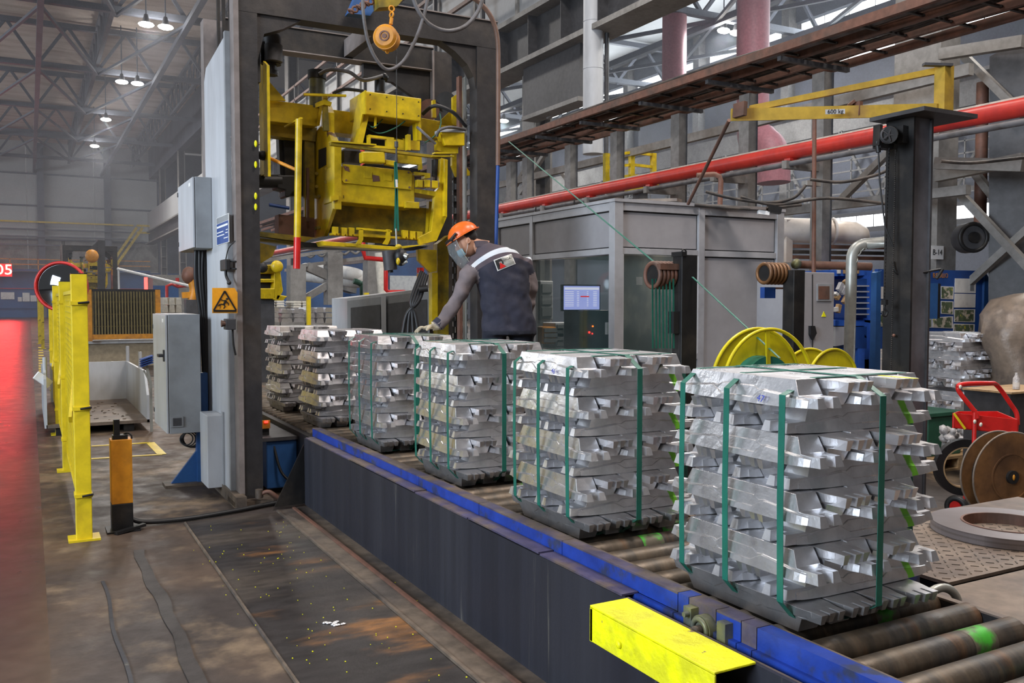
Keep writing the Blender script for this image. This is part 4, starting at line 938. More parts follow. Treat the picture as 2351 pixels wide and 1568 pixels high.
def torso(g):
    rows = [((1170, 770), .222, .150), ((1168, 748), .218, .145), ((1165, 715), .208, .14), ((1160, 680), .20, .14), ((1153, 645), .21, .145), ((1148, 615), .225, .14), ((1146, 595), .215, .125), ((1140, 578), .165, .10), ((1122, 566), .10, .075), ((1108, 560), .062, .06)]
    g.loft([ell(W(*c), a, b, S1, S2 + UP * (-.05 if i < 6 else -.12)) for i, (c, a, b) in enumerate(rows)])
def limb(pts, rs):
    return lambda g: g.tube(smooth(pts, 5), 1, 14, rs=[v.x for v in smooth([(r, 0, 0) for r in rs], 5)])
LA = [W(1102, 600, -.02), W(1077, 632, -.08), W(1052, 682, -.10), W(1030, 718, -.12), W(1004, 748, -.15)]
RA = [W(1196, 600, .03), W(1212, 640, .08), W(1216, 675, .10), W(1205, 715, .16), W(1180, 730, .24)]
hipL, hipR = W(1135, 775, -.02), W(1198, 775, .06)
def leg(hip, dx, dy):
    k = Vector((hip.x - .03 + dx, hip.y + .02, .90)); f_ = Vector((k.x + .02, k.y + .02 + dy, .53))
    return [hip, (hip + k) / 2, k, (k + f_) / 2, f_]
legL, legR = leg(hipL, 0, 0), leg(hipR, .02, .06)
hand0 = W(994, 755, -.16)
me = bodymesh([torso, limb(LA, [.085, .078, .062, .054, .045]), limb(RA, [.085, .075, .062, .052, .042]),
               limb(legL, [.100, .094, .075, .07, .06]), limb(legR, [.100, .094, .075, .07, .06])], .012)
for i, nm in enumerate(('sleeve', 'trousers')):
    me.materials.append(M['sleeve'] if i == 0 else M['black'])
me.materials[2 if len(me.materials) > 2 else -1] = mat('dark_trousers', (.010, .012, .022), .85, 0, bump=.8, bsc=14, var=.1)
def dseg(p, pts):
    best = 9
    for a, b in zip(pts, pts[1:]):
        d = b - a; t = max(0, min(1, (p - a).dot(d) / d.dot(d))); best = min(best, (a + d * t - p).length)
    return best
slL, slR = W(1085, 612, -.04), W(1205, 605, .05)
hem = W(1165, 758).z
for p in me.polygons:
    c = p.center; p.use_smooth = True
    if c.z < hem: 
        if dseg(c, LA[2:]) < .09 or dseg(c, RA[2:]) < .075: p.material_index = 1
        else: p.material_index = 2
    elif dseg(c, LA[1:]) < .092 and (c - LA[0]).length > .075: p.material_index = 1
    elif dseg(c, RA[1:]) < .085 and (c - W(1170, 660)).dot(RT) > .125: p.material_index = 1
# jacket cloth with yoke and reflective band woven in: bands in the jacket's own coordinates
jm = M['navy'].copy(); jm.name = 'jacket_cloth'; nt = jm.node_tree; N = nt.nodes; L = nt.links; b = N['Principled BSDF']
tc = N.new('ShaderNodeTexCoord')
def dotn(v, off):
    d = N.new('ShaderNodeVectorMath'); d.operation = 'DOT_PRODUCT'; L.new(tc.outputs['Object'], d.inputs[0]); d.inputs[1].default_value = tuple(v)
    a = N.new('ShaderNodeMath'); a.operation = 'ADD'; L.new(d.outputs['Value'], a.inputs[0]); a.inputs[1].default_value = off; return a.outputs[0]
def mth(op, a, bb=0.):
    n = N.new('ShaderNodeMath'); n.operation = op
    for i, v in enumerate((a, bb)):
        if isinstance(v, (int, float)): n.inputs[i].default_value = v
        else: L.new(v, n.inputs[i])
    return n.outputs[0]
org = Vector((3.35, 6.2, .5))
ref = W(1165, 574) - org
su = dotn(S1, -ref.dot(S1)); sz = dotn(UP, -ref.z)
# band centre drops to the left shoulder
prof_ = mth('SUBTRACT', sz, mth('MULTIPLY', mth('MULTIPLY', su, su), -1.55))
dist_ = mth('ABSOLUTE', prof_)
band_f = mth('LESS_THAN', dist_, .021)
yoke_f = mth('GREATER_THAN', prof_, -.062)
def mixc(f, a, c2):
    x = N.new('ShaderNodeMix'); x.data_type = 'RGBA'; L.new(f, x.inputs[0]); L.new(a, x.inputs[6]); x.inputs[7].default_value = (*c2, 1); return x.outputs[2]
src = b.inputs['Base Color'].links[0].from_socket
L.new(mixc(band_f, mixc(yoke_f, src, (.075, .058, .070)), (.58, .62, .66)), b.inputs['Base Color'])
me.materials[0] = jm
for v in me.vertices:   # soft folds in the cloth
    c = v.co; a = noise.noise(Vector((c.dot(RT) * 5, c.dot(FW) * 5, c.z * 11 + c.dot(RT) * 6))) + .5 * noise.noise(c * 17)
    k_ = .017 if c.z > hem - .02 else .008
    v.co = c + v.normal * a * k_
for v in me.vertices: v.co = v.co - org
WK = bpy.data.objects.new('person', me); C.objects.link(WK); WK.location = org; WK['_o'] = tuple(org)
me.name = 'person'
tag(WK, 'worker in orange helmet, face shield and dark jacket leaning over the strapped ingots', 'person')
# head
hc = W(1069, 553); tilt = Matrix.Rotation(R(-30), 3, FW)   # nods towards image left
hm = tilt
hd = MB()
rows = []
for i in range(13):
    t = i / 12; z = -.125 + .235 * t
    a = .078 * math.sqrt(max(0, 1 - ((t - .55) / .56) ** 2)) + .004; a2 = .093 * math.sqrt(max(0, 1 - ((t - .58) / .60) ** 2)) + .004
    off = -.012 if t < .5 else 0
    rows.append([hc + hm @ (RT * (a2 * math.cos(2 * math.pi * k / 20) + off) + FW * a * math.sin(2 * math.pi * k / 20) + UP * z) for k in range(20)])
hd.loft(rows)
hd.tube([hc + hm @ (RT * .03 - UP * .05), W(1100, 566), W(1118, 572)], .058, 14, rs=[.055, .058, .07])
hd.ball(hc + hm @ (-RT * .093 - UP * .02), .014, .012, .022, 8, 6)
hd.build('head', 'skin', WK)
ear = MB(); ear.ball(hc + hm @ (RT * .018 - FW * .080 - UP * .018), .019, .010, .031, 10, 8).torus(hc + hm @ (RT * .018 - FW * .086 - UP * .018), FW, .016, .005, 12, 6).build('ear', 'skin', WK)
MB().ball(hc + hm @ (-RT * .078 - FW * .036 - UP * .002), .008, .010, .008, 8, 6).build('eye', 'hair', WK)
MB().ball(hc + hm @ (-RT * .080 - FW * .036 + UP * .018), .012, .018, .004, 8, 5).build('eyebrow', 'hair', WK)
hr = MB(); hr.ball(hc + hm @ (RT * .026 + UP * .022), .082, .082, .078, 16, 10).build('hair', 'hair', WK)
mk = MB(); rws = []
for z, bul in ((-.025, .0), (-.045, .010), (-.07, .014), (-.10, .004)):
    rws.append([hc + hm @ (-RT * ((.098 + bul) * math.cos(t)) + FW * (-(.075 + bul * .4) * math.sin(t)) + UP * z) for t in [(-1.0 + 2.05 * k / 9) for k in range(10)]])
fs = [(i * 10 + k, i * 10 + k + 1, (i + 1) * 10 + k + 1, (i + 1) * 10 + k) for i in range(3) for k in range(9)]
mk._add([v for r_ in rws for v in r_], fs, True); o = mk.build('face_mask', 'mask', WK); sm = o.modifiers.new('solid', 'SOLIDIFY'); sm.thickness = .003
e0 = hc + hm @ (RT * .018 - FW * .088 - UP * .015)
MB().tube([rws[0][9] - FW * .002, e0 + UP * .02], .0015, 5).tube([rws[3][9], e0 - UP * .025], .0015, 5).build('mask_cord', 'white', WK)
# helmet
hl = hc + hm @ (RT * .006 + UP * .050)
hg = MB(); rings = []
for i in range(9):
    t = math.pi / 2 * i / 8
    rings.append([hl + hm @ (RT * .128 * math.cos(t) * math.cos(2 * math.pi * k / 28) + FW * .108 * math.cos(t) * math.sin(2 * math.pi * k / 28) + UP * (.105 * math.sin(t))) for k in range(28)])
rings[-1] = [hl + hm @ (UP * .105 + RT * .004 * math.cos(2 * math.pi * k / 28) + FW * .004 * math.sin(2 * math.pi * k / 28)) for k in range(28)]
hg.loft(rings, caps=True)
brim = [[hl + hm @ (RT * (r_ * math.cos(2 * math.pi * k / 28) - (.018 if r_ > .13 and math.cos(2 * math.pi * k / 28) < -.3 else 0)) + FW * (r_ - .02) * math.sin(2 * math.pi * k / 28) + UP * z) for k in range(28)] for r_, z in ((.122, .0), (.142, -.006), (.142, -.012), (.120, -.008))]
hg.loft(brim, caps=False)
H_ = hg.build('helmet', 'helmet', WK)
hg = MB(); hg.bar(hl + hm @ (-RT * .115 + UP * .035), hl + hm @ (RT * .095 + UP * .075), .018, .006)
MB().tube([hl + hm @ (-RT * .10 - FW * .095 + UP * .01), hl + hm @ (-RT * .04 - FW * .112 + UP * .03)], .011, 8).ball(hl + hm @ (-RT * .09 - FW * .10 + UP * .005), .02, .012, .02, 8, 6).build('shield_clip', 'rubber', H_)
# visor: curved clear shield in front of the face
vs = []; nv = 12; vz = ((.012, .150), (-.07, .175), (-.17, .165), (-.235, .150))
for z, rr_ in vz:
    for k in range(nv):
        t = -1.15 + 2.3 * k / (nv - 1); vs.append(hl + hm @ (-RT * rr_ * math.cos(t) + FW * (-.115) * math.sin(t) + UP * z))
g = MB(); g._add(vs, [(i * nv + k, i * nv + k + 1, (i + 1) * nv + k + 1, (i + 1) * nv + k) for i in range(3) for k in range(nv - 1)], True)
V_ = g.build('face_shield', 'visor', H_); sm = V_.modifiers.new('solid', 'SOLIDIFY'); sm.thickness = .002
MB().tube(vs[-nv:], .003, 6).tube([vs[nv * i + nv - 1] for i in range(4)], .003, 6).build('shield_rim', 'galv', V_)
MB().tube(vs[:nv], .010, 6).build('shield_band', 'rubber', V_)
# collar, badge, cuff, gloves
cl = MB(); cl.loft([ell(W(1112, 572), .085, .075, S1, S2 - UP * .25), ell(W(1103, 558), .070, .066, S1, S2 - UP * .25)], caps=False).build('collar', 'yoke', WK)
def back(u, v, out=.004):   # point on the back of the jacket, found on the cloth itself
    from mathutils.bvhtree import BVHTree
    global _bvh
    try: _bvh
    except NameError: _bvh = BVHTree.FromPolygons([vv.co + org for vv in me.vertices], [tuple(p.vertices) for p in me.polygons])
    p = W(u, v); r_ = _bvh.find_nearest(p - FW * .3); 
    h = _bvh.ray_cast(p - FW * .5, FW); return (h[0] if h[0] else r_[0]) - FW * out
bd = MB(); gx, gy = 7, 5; q = [(1134, 599), (1174, 584), (1184, 607), (1143, 624)]
def quadp(s, t, out): 
    a = Vector(q[0]) * (1 - s) + Vector(q[1]) * s; b = Vector(q[3]) * (1 - s) + Vector(q[2]) * s; p = a * (1 - t) + b * t; return back(p.x, p.y, out)
def patch(name, m, s0, s1, t0, t1, out, par, skew=0):
    g = MB(); v = [quadp(s0 + (s1 - s0) * i / 6 + skew * (j / 4), t0 + (t1 - t0) * j / 4, out) for j in range(5) for i in range(7)]
    g._add(v, [(j * 7 + i, j * 7 + i + 1, (j + 1) * 7 + i + 1, (j + 1) * 7 + i) for j in range(4) for i in range(6)])
    o = g.build(name, m, par); sm = o.modifiers.new('solid', 'SOLIDIFY'); sm.thickness = .002; return o
BG = patch('badge', 'paper', 0, 1, 0, 1, .005, WK)
patch('badge_field', 'galv', .04, .96, .06, .94, .0065, BG)
patch('emblem_black', 'rubber', .06, .22, .10, .90, .008, BG); patch('emblem_black', 'rubber', .22, .40, .08, .30, .008, BG); patch('emblem_black', 'rubber', .37, .44, .2, .6, .008, BG)
g = MB(); g._add([quadp(.16, .92, .010), quadp(.27, .38, .010), quadp(.50, .88, .010)], [(0, 1, 2)]); o = g.build('emblem_red', 'red', BG); sm = o.modifiers.new('s', 'SOLIDIFY'); sm.thickness = .001
pa, pb, pc = quadp(.46, .36, .010), quadp(.94, .30, .010), quadp(.46, .66, .010)
ex = (pb - pa).normalized(); ez = -(pc - pa); ez = (ez - ex * ez.dot(ex)).normalized(); ey = ez.cross(ex)
tx = text('badge_lettering', 'РУСАЛ', 'rubber', .026, (0, 0, 0), (0, 0, 0), WK, .0006, 'LEFT')
tx.rotation_euler = Matrix((ex, ez, ex.cross(ez))).transposed().to_euler(); tx.location = pa - org - FW * .007; tx['_o'] = tuple(org)
tx.parent = BG
MB().tube([W(1012, 738, -.14), W(1003, 747, -.15)], .050, 12).build('cuff', 'navy', WK)
def glove(base, dirs, name, palm_dir, up):
    g = MB(); pd = palm_dir.normalized(); sd = pd.cross(up).normalized()
    g.tube([base - pd * .03, base + pd * .02], .036, 10, rs=[.038, .036])
    g.loft([ell(base + pd * t, a, b, sd, up, 12) for t, a, b in ((-.01, .036, .024), (.03, .044, .020), (.07, .046, .016), (.09, .040, .012))])
    for i, (off, ln, sp_) in enumerate(((-.034, .058, -.22), (-.012, .072, -.06), (.011, .068, .06), (.033, .055, .2))):
        r0 = base + pd * .082 + sd * off; d = (pd + sd * sp_).normalized()
        g.tube(smooth([r0, r0 + d * ln * .45 + up * .010, r0 + d * ln * .8 - up * .004, r0 + d * ln - up * .016], 3), .010, 8)
        g.ball(r0 + d * ln - up * .016, .0098, n=8, m=6)
    r0 = base + pd * .025 - sd * .036; d = (pd * .6 - sd * .9).normalized()
    g.tube(smooth([r0, r0 + d * .03, r0 + d * .055 + pd * .012 - up * .012], 3), .0115, 8); g.ball(r0 + d * .055 + pd * .012 - up * .012, .011, n=8, m=6)
    return g
hb = W(998, 751, -.15); hb.z = 1.452
glove(hb, None, 'glove', (-RT * .9 - UP * .18 - FW * .15), UP).build('glove', 'glove', WK)
hb2 = RA[-1] - RT * .02; glove(hb2, None, 'glove', (FW * .5 - UP * .5 - RT * .5), UP + FW).build('glove', 'glove', WK)
for f_ in (legL[-1], legR[-1]):
    MB().loft([ell(Vector((f_.x - .02, f_.y + .02, z)), a, b, -RT + FW * .3, FW + RT * .3, 16) for z, a, b in ((.452, .13, .05), (.475, .135, .052), (.50, .12, .05), (.53, .06, .05), (.56, .055, .05))]).build('boot', 'rubber', WK)
PF = thing('work_platform', (3.5, 6.3, 0), 'low steel work platform the worker stands on beside the rollers', 'platform')
MB().box(3.10, 3.95, 5.5, 7.05, .41, .452).build('deck', 'brownplate', PF)
for x in (3.14, 3.90):
    for y in (5.55, 7.0): MB().box(x - .03, x + .03, y - .03, y + .03, 0, .41).build('leg', 'black', PF)
# ================================================================== LEFT SIDE
def fence_post(y, label, x=.30):
    T = thing('fence_post', (x, y, 0), label, 'fence post', 'yellow fence posts')
    MB().box(x - .05, x + .05, y - .06, y + .06, .012, 1.83).build('post', 'fence_yellow', T, .004)
    MB().box(x - .10, x + .10, y - .09, y + .09, 0, .014).build('base_plate', 'fence_yellow', T)
    MB().box(x - .05, x + .05, y - .06, y + .06, 1.83, 1.835).build('post_cap', 'black', T)
    for z in (.30, 1.62, .9):
        c_ = MB().box(x - .056, x + .056, y - .068, y + .068, z, z + .025).build('clamp', 'fence_yellow', T)
        MB().tube([(x - .01, y - .085, z + .012), (x + .06, y - .075, z + .02)], .008, 6).build('clamp_bolt', 'black', c_)
    return T
fence_post(6.80, 'nearest yellow fence post, tall, with base plate on the floor')
fence_post(9.62, 'second yellow fence post, before the convex mirror')
fence_post(12.3, 'third yellow fence post beyond the convex mirror post line')
fence_post(15.0, 'fourth yellow fence post, mostly hidden by the nearer ones')
fence_post(38.5, 'distant yellow fence post on the left, standing by the red floor glow', .32)
fence_post(34.5, 'distant yellow fence post next to the orange bollard far away', .38)
for i, (a, b_) in enumerate(((6.88, 9.54), (9.7, 12.22), (12.4, 14.9))):
    T = thing('mesh_fence', (.30, (a + b_) / 2, .15), ('nearest', 'second', 'third')[i] + ' yellow wire mesh panel between the fence posts', 'fence panel', 'yellow fence panels')
    g = MB()
    for z in (.16, 1.70): g.box(.285, .315, a, b_, z, z + .03)
    for y in (a, b_ - .03): g.box(.285, .315, y, y + .03, .16, 1.73)
    g.build('frame', 'fence_yellow', T)
    g = MB()
    for k in range(int((b_ - a) / .03)): g.bar((.30, a + .03 + k * .03, .18), (.30, a + .03 + k * .03, 1.71), .006)
    for k in range(30): g.bar((.30, a + .03, .2 + k * .05), (.30, b_ - .03, .2 + k * .05), .006)
    tag(g.build('wire_mesh', 'fence_yellow', T), kind='stuff')
    MB().bar((.28, a + .5, 1.05), (.24, a + .2, .80), .02, .06).build('brace_plate', 'fence_yellow', T)
MR = thing('convex_mirror', tuple(at(148, 658, Y=14)), 'round convex traffic mirror with red rim behind the yellow fence', 'mirror')
mc = at(148, 658, Y=14); ax = Vector((-.35, -1, 0)).normalized()
g = MB(); g.tube([mc + ax * .02, mc + ax * .14], .33, 36, rs=[.33, .345]); g.build('hood', 'redpipe', MR)
g = MB(); a_ = ax.orthogonal().normalized(); b2 = ax.cross(a_); rings = []
for i in range(6):
    r_ = .31 * (1 - i / 5.2); h_ = .14 + .10 * (1 - (r_ / .31) ** 2) * .6
    rings.append([mc + ax * h_ + (a_ * math.cos(2 * math.pi * k / 32) + b2 * math.sin(2 * math.pi * k / 32)) * r_ for k in range(32)])
g.loft(rings); g.build('glass', 'mirror', MR); MB().torus(mc + ax * .15, ax, .33, .02, 36, 6).build('rim', 'red', MR)
MB().bar(mc + Vector((.05, 0, -.3)), mc + Vector((.05, 0, -1.6)), .05).build('mirror_pole', 'yellow', MR)
BO = thing('bollard', (.56, 6.95, 0), 'orange and black square bollard standing beside the yellow fence', 'bollard')
MB().box(.485, .625, 6.88, 7.02, .20, .66).build('upper_part', 'orange', BO, .004); MB().box(.485, .625, 6.88, 7.02, .01, .20).build('lower_part', 'black', BO, .004)
MB().box(.45, .67, 6.84, 7.06, 0, .012).build('base_plate', 'black', BO)
MB().bar((.50, 6.80, .012), (.70, 6.90, .03), .04, .02).build('loose_bar', 'black', BO)
MB().box(.50, .60, 6.90, 6.98, .66, .69).box(.51, .55, 6.92, 6.96, .69, .80).build('sensor', 'black', BO); MB().torus((.60, 6.93, .67), (.5, 1, 0), .03, .007, 14, 6).build('sensor_cable', 'rubber', BO)
T = thing('floor_cable', (1.2, 6.95, 0), 'black cable lying on the floor from the bollard to the conveyor', 'cable')
MB().tube(smooth([(.62, 6.98, .06), (.72, 6.97, .03), (1.0, 6.97, .022), (1.35, 7.05, .022), (1.6, 7.14, .022), (1.85, 7.2, .03)]), .018, 8).build('cable', 'rubber', T)
T = thing('gantry_foot_hose', (1.7, 7.15, 0), 'rusty hose with fitting on the floor at the gantry post', 'hose')
MB().tube(smooth([(1.60, 7.2, .10), (1.66, 7.17, .12), (1.76, 7.16, .05), (1.9, 7.18, .03)]), .016, 8).build('hose', 'rack', T)
MB().cyl((1.585, 7.2, .07), (1.585, 7.2, .14), .03, 8).build('fitting', 'duststeel', T)
# machinery in the shade between gantry and conveyor wall
T = thing('hydraulic_unit', (1.95, 8.0, 0), 'dark blue hydraulic unit in the shade behind the conveyor end', 'machine')
MB().box(1.74, 2.0, 7.60, 8.0, .05, .46).build('tank', 'bluewall', T, .01); MB().box(1.70, 2.03, 7.58, 8.6, .46, .49).build('lid', 'dksteel', T); MB().box(1.70, 2.0, 8.02, 8.8, .05, .44).build('pump_block', 'black', T, .01)
MB().box(1.74, 1.80, 7.75, 7.81, .49, .60).build('sensor_post', 'black', T); MB().box(1.735, 1.805, 7.73, 7.75, .55, .62).build('sensor', 'orange', T); MB().box(1.755, 1.785, 7.72, 7.735, .60, .615).build('sensor_light', 'ledred', T)
MB().tube(smooth([(1.8, 7.62, .45), (1.85, 7.55, .2), (1.95, 7.5, .12), (2.0, 7.55, .3)]), .012, 6).build('hose', 'rubber', T)
# open steel skip
def SK(u, v, D_): return at(u, v, D=D_)
S_ = thing('skip_container', tuple(at(220, 1000, Z=0)), 'open light grey steel waste skip with dirty floor behind the fence', 'container')
x0, x1, yf, yb = at(108, 1000, Z=.05).x, at(350, 985, Z=.05).x, 12.15, 14.9
MB().box(x0 + .1, x1, yb, yb + .03, .12, .72).build('back_wall', 'ltgrey', S_)
MB().prism([(yf, .10), (yb, .10), (yb, .72), (yf + .3, .74), (yf, .45)], 'x', x1 - .03, x1).build('side_wall', 'ltgrey', S_)
MB().prism([(yf, .10), (yb, .10), (yb, .72), (yf + .3, .80), (yf, .70)], 'x', x0 - .02, x0 + .01).build('side_wall', 'ltgrey', S_)
MB().box(x0, x1, yf, yb, .10, .14).build('bed', 'brownplate', S_)
for x in (x0 + .1, x1 - .3): MB().box(x, x + .12, yf + .05, yb, 0, .10).build('skid', 'black', S_)
for x, y in ((x0, yf + .3), (x1, yb), (x1, yf + 1)): MB().tube([(x, y, .7), (x, y, .95)], .025, 8).build('post_stub', 'ltgrey', S_)
MB().bar((x0 - .1, yf + .1, .75), (x0 + .05, yf + .15, .62), .04, .1).build('latch', 'white', S_)
g = MB(); rnd = random.Random(8)
for i in range(40): g.ball((rnd.uniform(x0 + .3, x1 - .2), rnd.uniform(yf + .1, yb - .3), .145), rnd.uniform(.01, .025), rnd.uniform(.01, .02), rnd.uniform(.003, .008), 6, 4)
tag(g.build('dirt', 'brownplate', S_), kind='stuff')
T = thing('blue_grille', tuple(at(338, 840, Y=12)), 'small dark blue slatted guard beside the large grey cabinet', 'guard')
for i in range(4): MB().bar(at(322, 826 + i * 5, Y=12), at(350, 816 + i * 5, Y=12), .2, .012).build('slat', 'boardblue', T)
MB().bar(at(336, 838, Y=12), at(346, 880, Y=12), .03).bar(at(330, 850, Y=12), at(348, 885, Y=12), .02).bar(at(346, 880, Y=12), (at(346, 880, Y=12).x, 12, 0), .03).build('stand', 'galv', T)
# low wall and grating
LW = struct('low_wall', (2.4, 24, 0)); xl, xr = at(196, 800, Y=24.4).x, at(480, 800, Y=24.4).x
MB().box(xl, xr, 24.4, 24.6, 0, .58).build('wall', mat('tan_concrete', (.36, .29, .19), .8, var=.15), LW); MB().box(xl, xr + .2, 24.3, 24.7, .58, .66).build('coping', 'paper', LW)
GR = thing('grating_barrier', (at(283, 780, Y=24).x, 24, .66), 'dark steel grating barrier with orange posts behind the skip', 'barrier')
xa, xb = at(198, 700, Y=24).x, at(368, 700, Y=24).x
for x in (xa, xb - .12): MB().box(x, x + .12, 23.95, 24.08, .66, 1.92).build('post', 'orange', GR)
MB().box(xa, xb, 23.98, 24.05, 1.88, 1.93).build('top_rail', 'black', GR); MB().box(xa, xb, 23.98, 24.05, .70, .82).build('bottom_rail', 'orange', GR)
for i in range(22): x = xa + .14 + i * (xb - xa - .28) / 21; MB().box(x - .018, x + .018, 24.0, 24.08, .8, 1.88).build('bar', 'grating', GR)
for z in (1.0, 1.3, 1.6): MB().box(xa, xb, 24.08, 24.10, z, z + .03).build('rail', 'grating', GR)
MB().box(xa, xb, 24.5, 24.52, .7, 1.9).build('backing', 'black', GR)
# pale goods behind
for i, (u0, u1, v0, v1, Y_) in enumerate(((372, 418, 682, 735, 27), (590, 642, 705, 740, 17), (645, 700, 708, 740, 17), (705, 765, 705, 742, 17), (590, 655, 688, 705, 19), (672, 715, 690, 706, 19))):
    a, b_ = at(u0, v1, Y=Y_), at(u1, v0, Y=Y_); T = thing('stacked_goods', (a.x, Y_, a.z), ('pale stacked blocks right of the dark grating barrier', 'row of pale metal blocks seen left under the lifter', 'row of pale metal blocks in the middle under the lifter', 'row of pale metal blocks beside the grey control desk', 'white wrapped bundle on the pale blocks, left', 'white wrapped bundle on the pale blocks, right')[i], 'goods')
    nx = max(2, int((b_.x - a.x) / .16)); nz_ = 3
    for r_ in range(nz_):
        for c_ in range(nx):
            x = a.x + c_ * (b_.x - a.x) / nx; z = a.z + r_ * (b_.z - a.z) / nz_
            MB().prism([(x + .01, z), (x + (b_.x - a.x) / nx - .01, z), (x + (b_.x - a.x) / nx - .03, z + (b_.z - a.z) / nz_ - .01), (x + .03, z + (b_.z - a.z) / nz_ - .01)], 'y', Y_, Y_ + .7).build('block', 'bags' if i in (0, 4, 5) else 'alu', T)
    MB().box(a.x, b_.x, Y_, Y_ + .7, 0, a.z).build('support', 'steel', T)
# wall posters, led board
for i, (u0, u1, v0, v1) in enumerate(((2, 33, 671, 687), (41, 50, 682, 692), (52, 68, 672, 692), (70, 84, 678, 692))):
    a, b_ = at(u0, v1, Y=99.8), at(u1, v0, Y=99.8); MB().box(a.x, b_.x, 99.75, 99.85, a.z, b_.z); o = MB().box(a.x, b_.x, 99.75, 99.85, a.z, b_.z).build('notice_board', 'paper')
    tag(o, ('largest white notice board on the far blue wall', 'smallest white notice on the far blue wall', 'tall white notice on the far blue wall', 'rightmost white notice on the far blue wall')[i], 'notice board', 'white notices on the far blue wall')
LB = thing('led_display', tuple(at(0, 620, Y=97)), 'red glowing number display reading 05 on the far wall', 'display')
a, b_ = at(-60, 634, Y=97.2), at(27, 606, Y=97.2); MB().box(a.x, b_.x, 97.2, 97.5, a.z, b_.z).build('housing', mat('dark_red_display', (.25, .02, .03), .5, emit=(.5, .02, .03), es=.6, var=0), LB)
tx = text('led_digits', '05', 'led', 1.35, at(9, 620, Y=97.1), (R(90), 0, 0), LB, .02); tx.scale.x = 1.1
l = bpy.data.lights.new('led_glow', 'AREA'); l.shape = 'RECTANGLE'; l.size = 3.2; l.size_y = .9; l.spread = R(45); l.energy = 65; l.color = (1, .03, .03)
o = bpy.data.objects.new('led_glow', l); C.objects.link(o); o.location = at(-8, 620, Y=96.8); o.rotation_euler = (R(-90), 0, 0)
a, b_ = at(332, 664, Y=60), at(350, 637, Y=60); o = MB().box(a.x, b_.x, 60, 60.2, a.z, b_.z).build('red_signal_panel', 'ledpanel'); q_ = MB().box((a.x + b_.x) / 2 - .06, (a.x + b_.x) / 2 + .06, 60.2, 60.3, 0, a.z + .3).build('post', 'steel', o); tag(o, 'small pinkish red lit panel in front of the far blue wall', 'display')
# second line far behind: same kind of gantry with lifter and person
for src, off, lb, ct in ((GA, (-.12, 38.2, 0), 'distant dark gantry frame of the second line behind the grating', 'gantry'), (LF, (-.12, 38.2, 0), 'distant yellow lifter in the far gantry', 'lifting machine'), (WK, (-1.15, 34.6, -.05), 'distant person in orange helmet standing at the far gantry', 'person')):
    c = dup(src); c.location = Vector(src.location) + Vector(off); c['label'] = lb
T = thing('far_platform', (2.2, 40.8, 0), 'low platform under the distant person', 'platform'); MB().box(1.6, 3.0, 40.2, 41.6, 0, .40).build('deck', 'steel', T)
T = thing('jib_crane', tuple(at(232, 600, Y=44)), 'distant grey jib column and arm in front of the far gantry', 'crane')
q_ = at(232, 672, Y=44); MB().bar(at(232, 552, Y=44), (q_.x, 44, 0), .3).build('column', 'dksteel', T); MB().bar(at(232, 556, Y=44), at(205, 580, Y=44), .25).build('arm', 'dksteel', T); MB().ball(at(211, 588, Y=43.5), .28, .2, .3, 10, 7).build('balancer', 'orange', T)
T = thing('white_pipe', tuple(at(360, 638, Y=30)), 'long thin white pipe sloping down behind the grey cabinets', 'pipe')
MB().tube([at(270, 617, Y=32), at(462, 663, Y=30)], .045, 8).build('pipe', 'white', T)
for u_, Y_ in ((272, 32), (440, 30.3)):
    q_ = at(u_, 617 if u_ < 300 else 657, Y=Y_); MB().cyl(q_, (q_.x, q_.y, 0), .03, 8).build('support', 'white', T)
T = thing('grey_kiosk', (5, 40, 0), 'low grey and blue booth in front of the far wall', 'booth')
a, b_ = at(352, 690, Y=42), at(470, 632, Y=42); MB().box(a.x, b_.x, 42, 44, 0, b_.z).build('body', 'steel', T); a, b_ = at(352, 690, Y=41.9), at(410, 656, Y=41.9); MB().box(a.x, b_.x, 41.9, 42, a.z, b_.z).build('window_strip', 'bluewall', T)
T = thing('red_handrail', tuple(at(400, 640, Y=36)), 'red pipe handrail near the far stair', 'handrail')
MB().tube([at(383, 690, Y=36), at(383, 657, Y=36), at(395, 652, Y=36), at(408, 658, Y=36), at(440, 655, Y=36)], .06, 8).tube([at(407, 655, Y=36), at(407, 638, Y=36)], .07, 8).build('rail', 'red', T)
q_ = at(383, 690, Y=36); MB().cyl((q_.x, q_.y, 0), q_, .06, 8).build('post', 'red', T)
T = thing('yellow_robot', tuple(at(480, 660, Y=14)), 'yellow robot arm partly hidden behind the black cable bundle', 'robot')
MB().tube(smooth([at(441, 690, Y=14), at(446, 665, Y=14), at(440, 640, Y=14), at(436, 625, Y=14)]), .07, 8).build('arm', 'orange', T); MB().ball(at(434, 632, Y=14), .11, .1, .13, 10, 7).build('joint', 'rack', T)
MB().tube([at(478, 592, Y=14), at(480, 640, Y=14)], .055, 8).build('arm', 'orange', T); MB().bar(at(418, 678, Y=14), at(452, 676, Y=14), .09).build('gripper', 'orange', T)
q_ = at(441, 688, Y=14); MB().box(q_.x - .1, q_.x + .1, 13.9, 14.1, 0, q_.z).build('base', 'dksteel', T); MB().bar(at(480, 640, Y=14), at(441, 690, Y=14), .08).build('arm', 'orange', T)
T = thing('small_column', (.37, 36, 0), 'small orange and black bollard far behind the fence', 'bollard'); MB().box(.7, .95, 35.9, 36.1, .3, .9).build('upper_part', 'orange', T); MB().box(.7, .95, 35.9, 36.1, 0, .3).build('lower_part', 'black', T); T.name = 'bollard'
g = MB()
for i in range(10):
    a = at(93 + i * .4, 798 + i * 6, Z=.004); g.box(a.x - .07, a.x + .07, a.y - .35, a.y + .35, .002, .005)
tag(g.build('floor_marking', 'fence_yellow'), kind='structure')
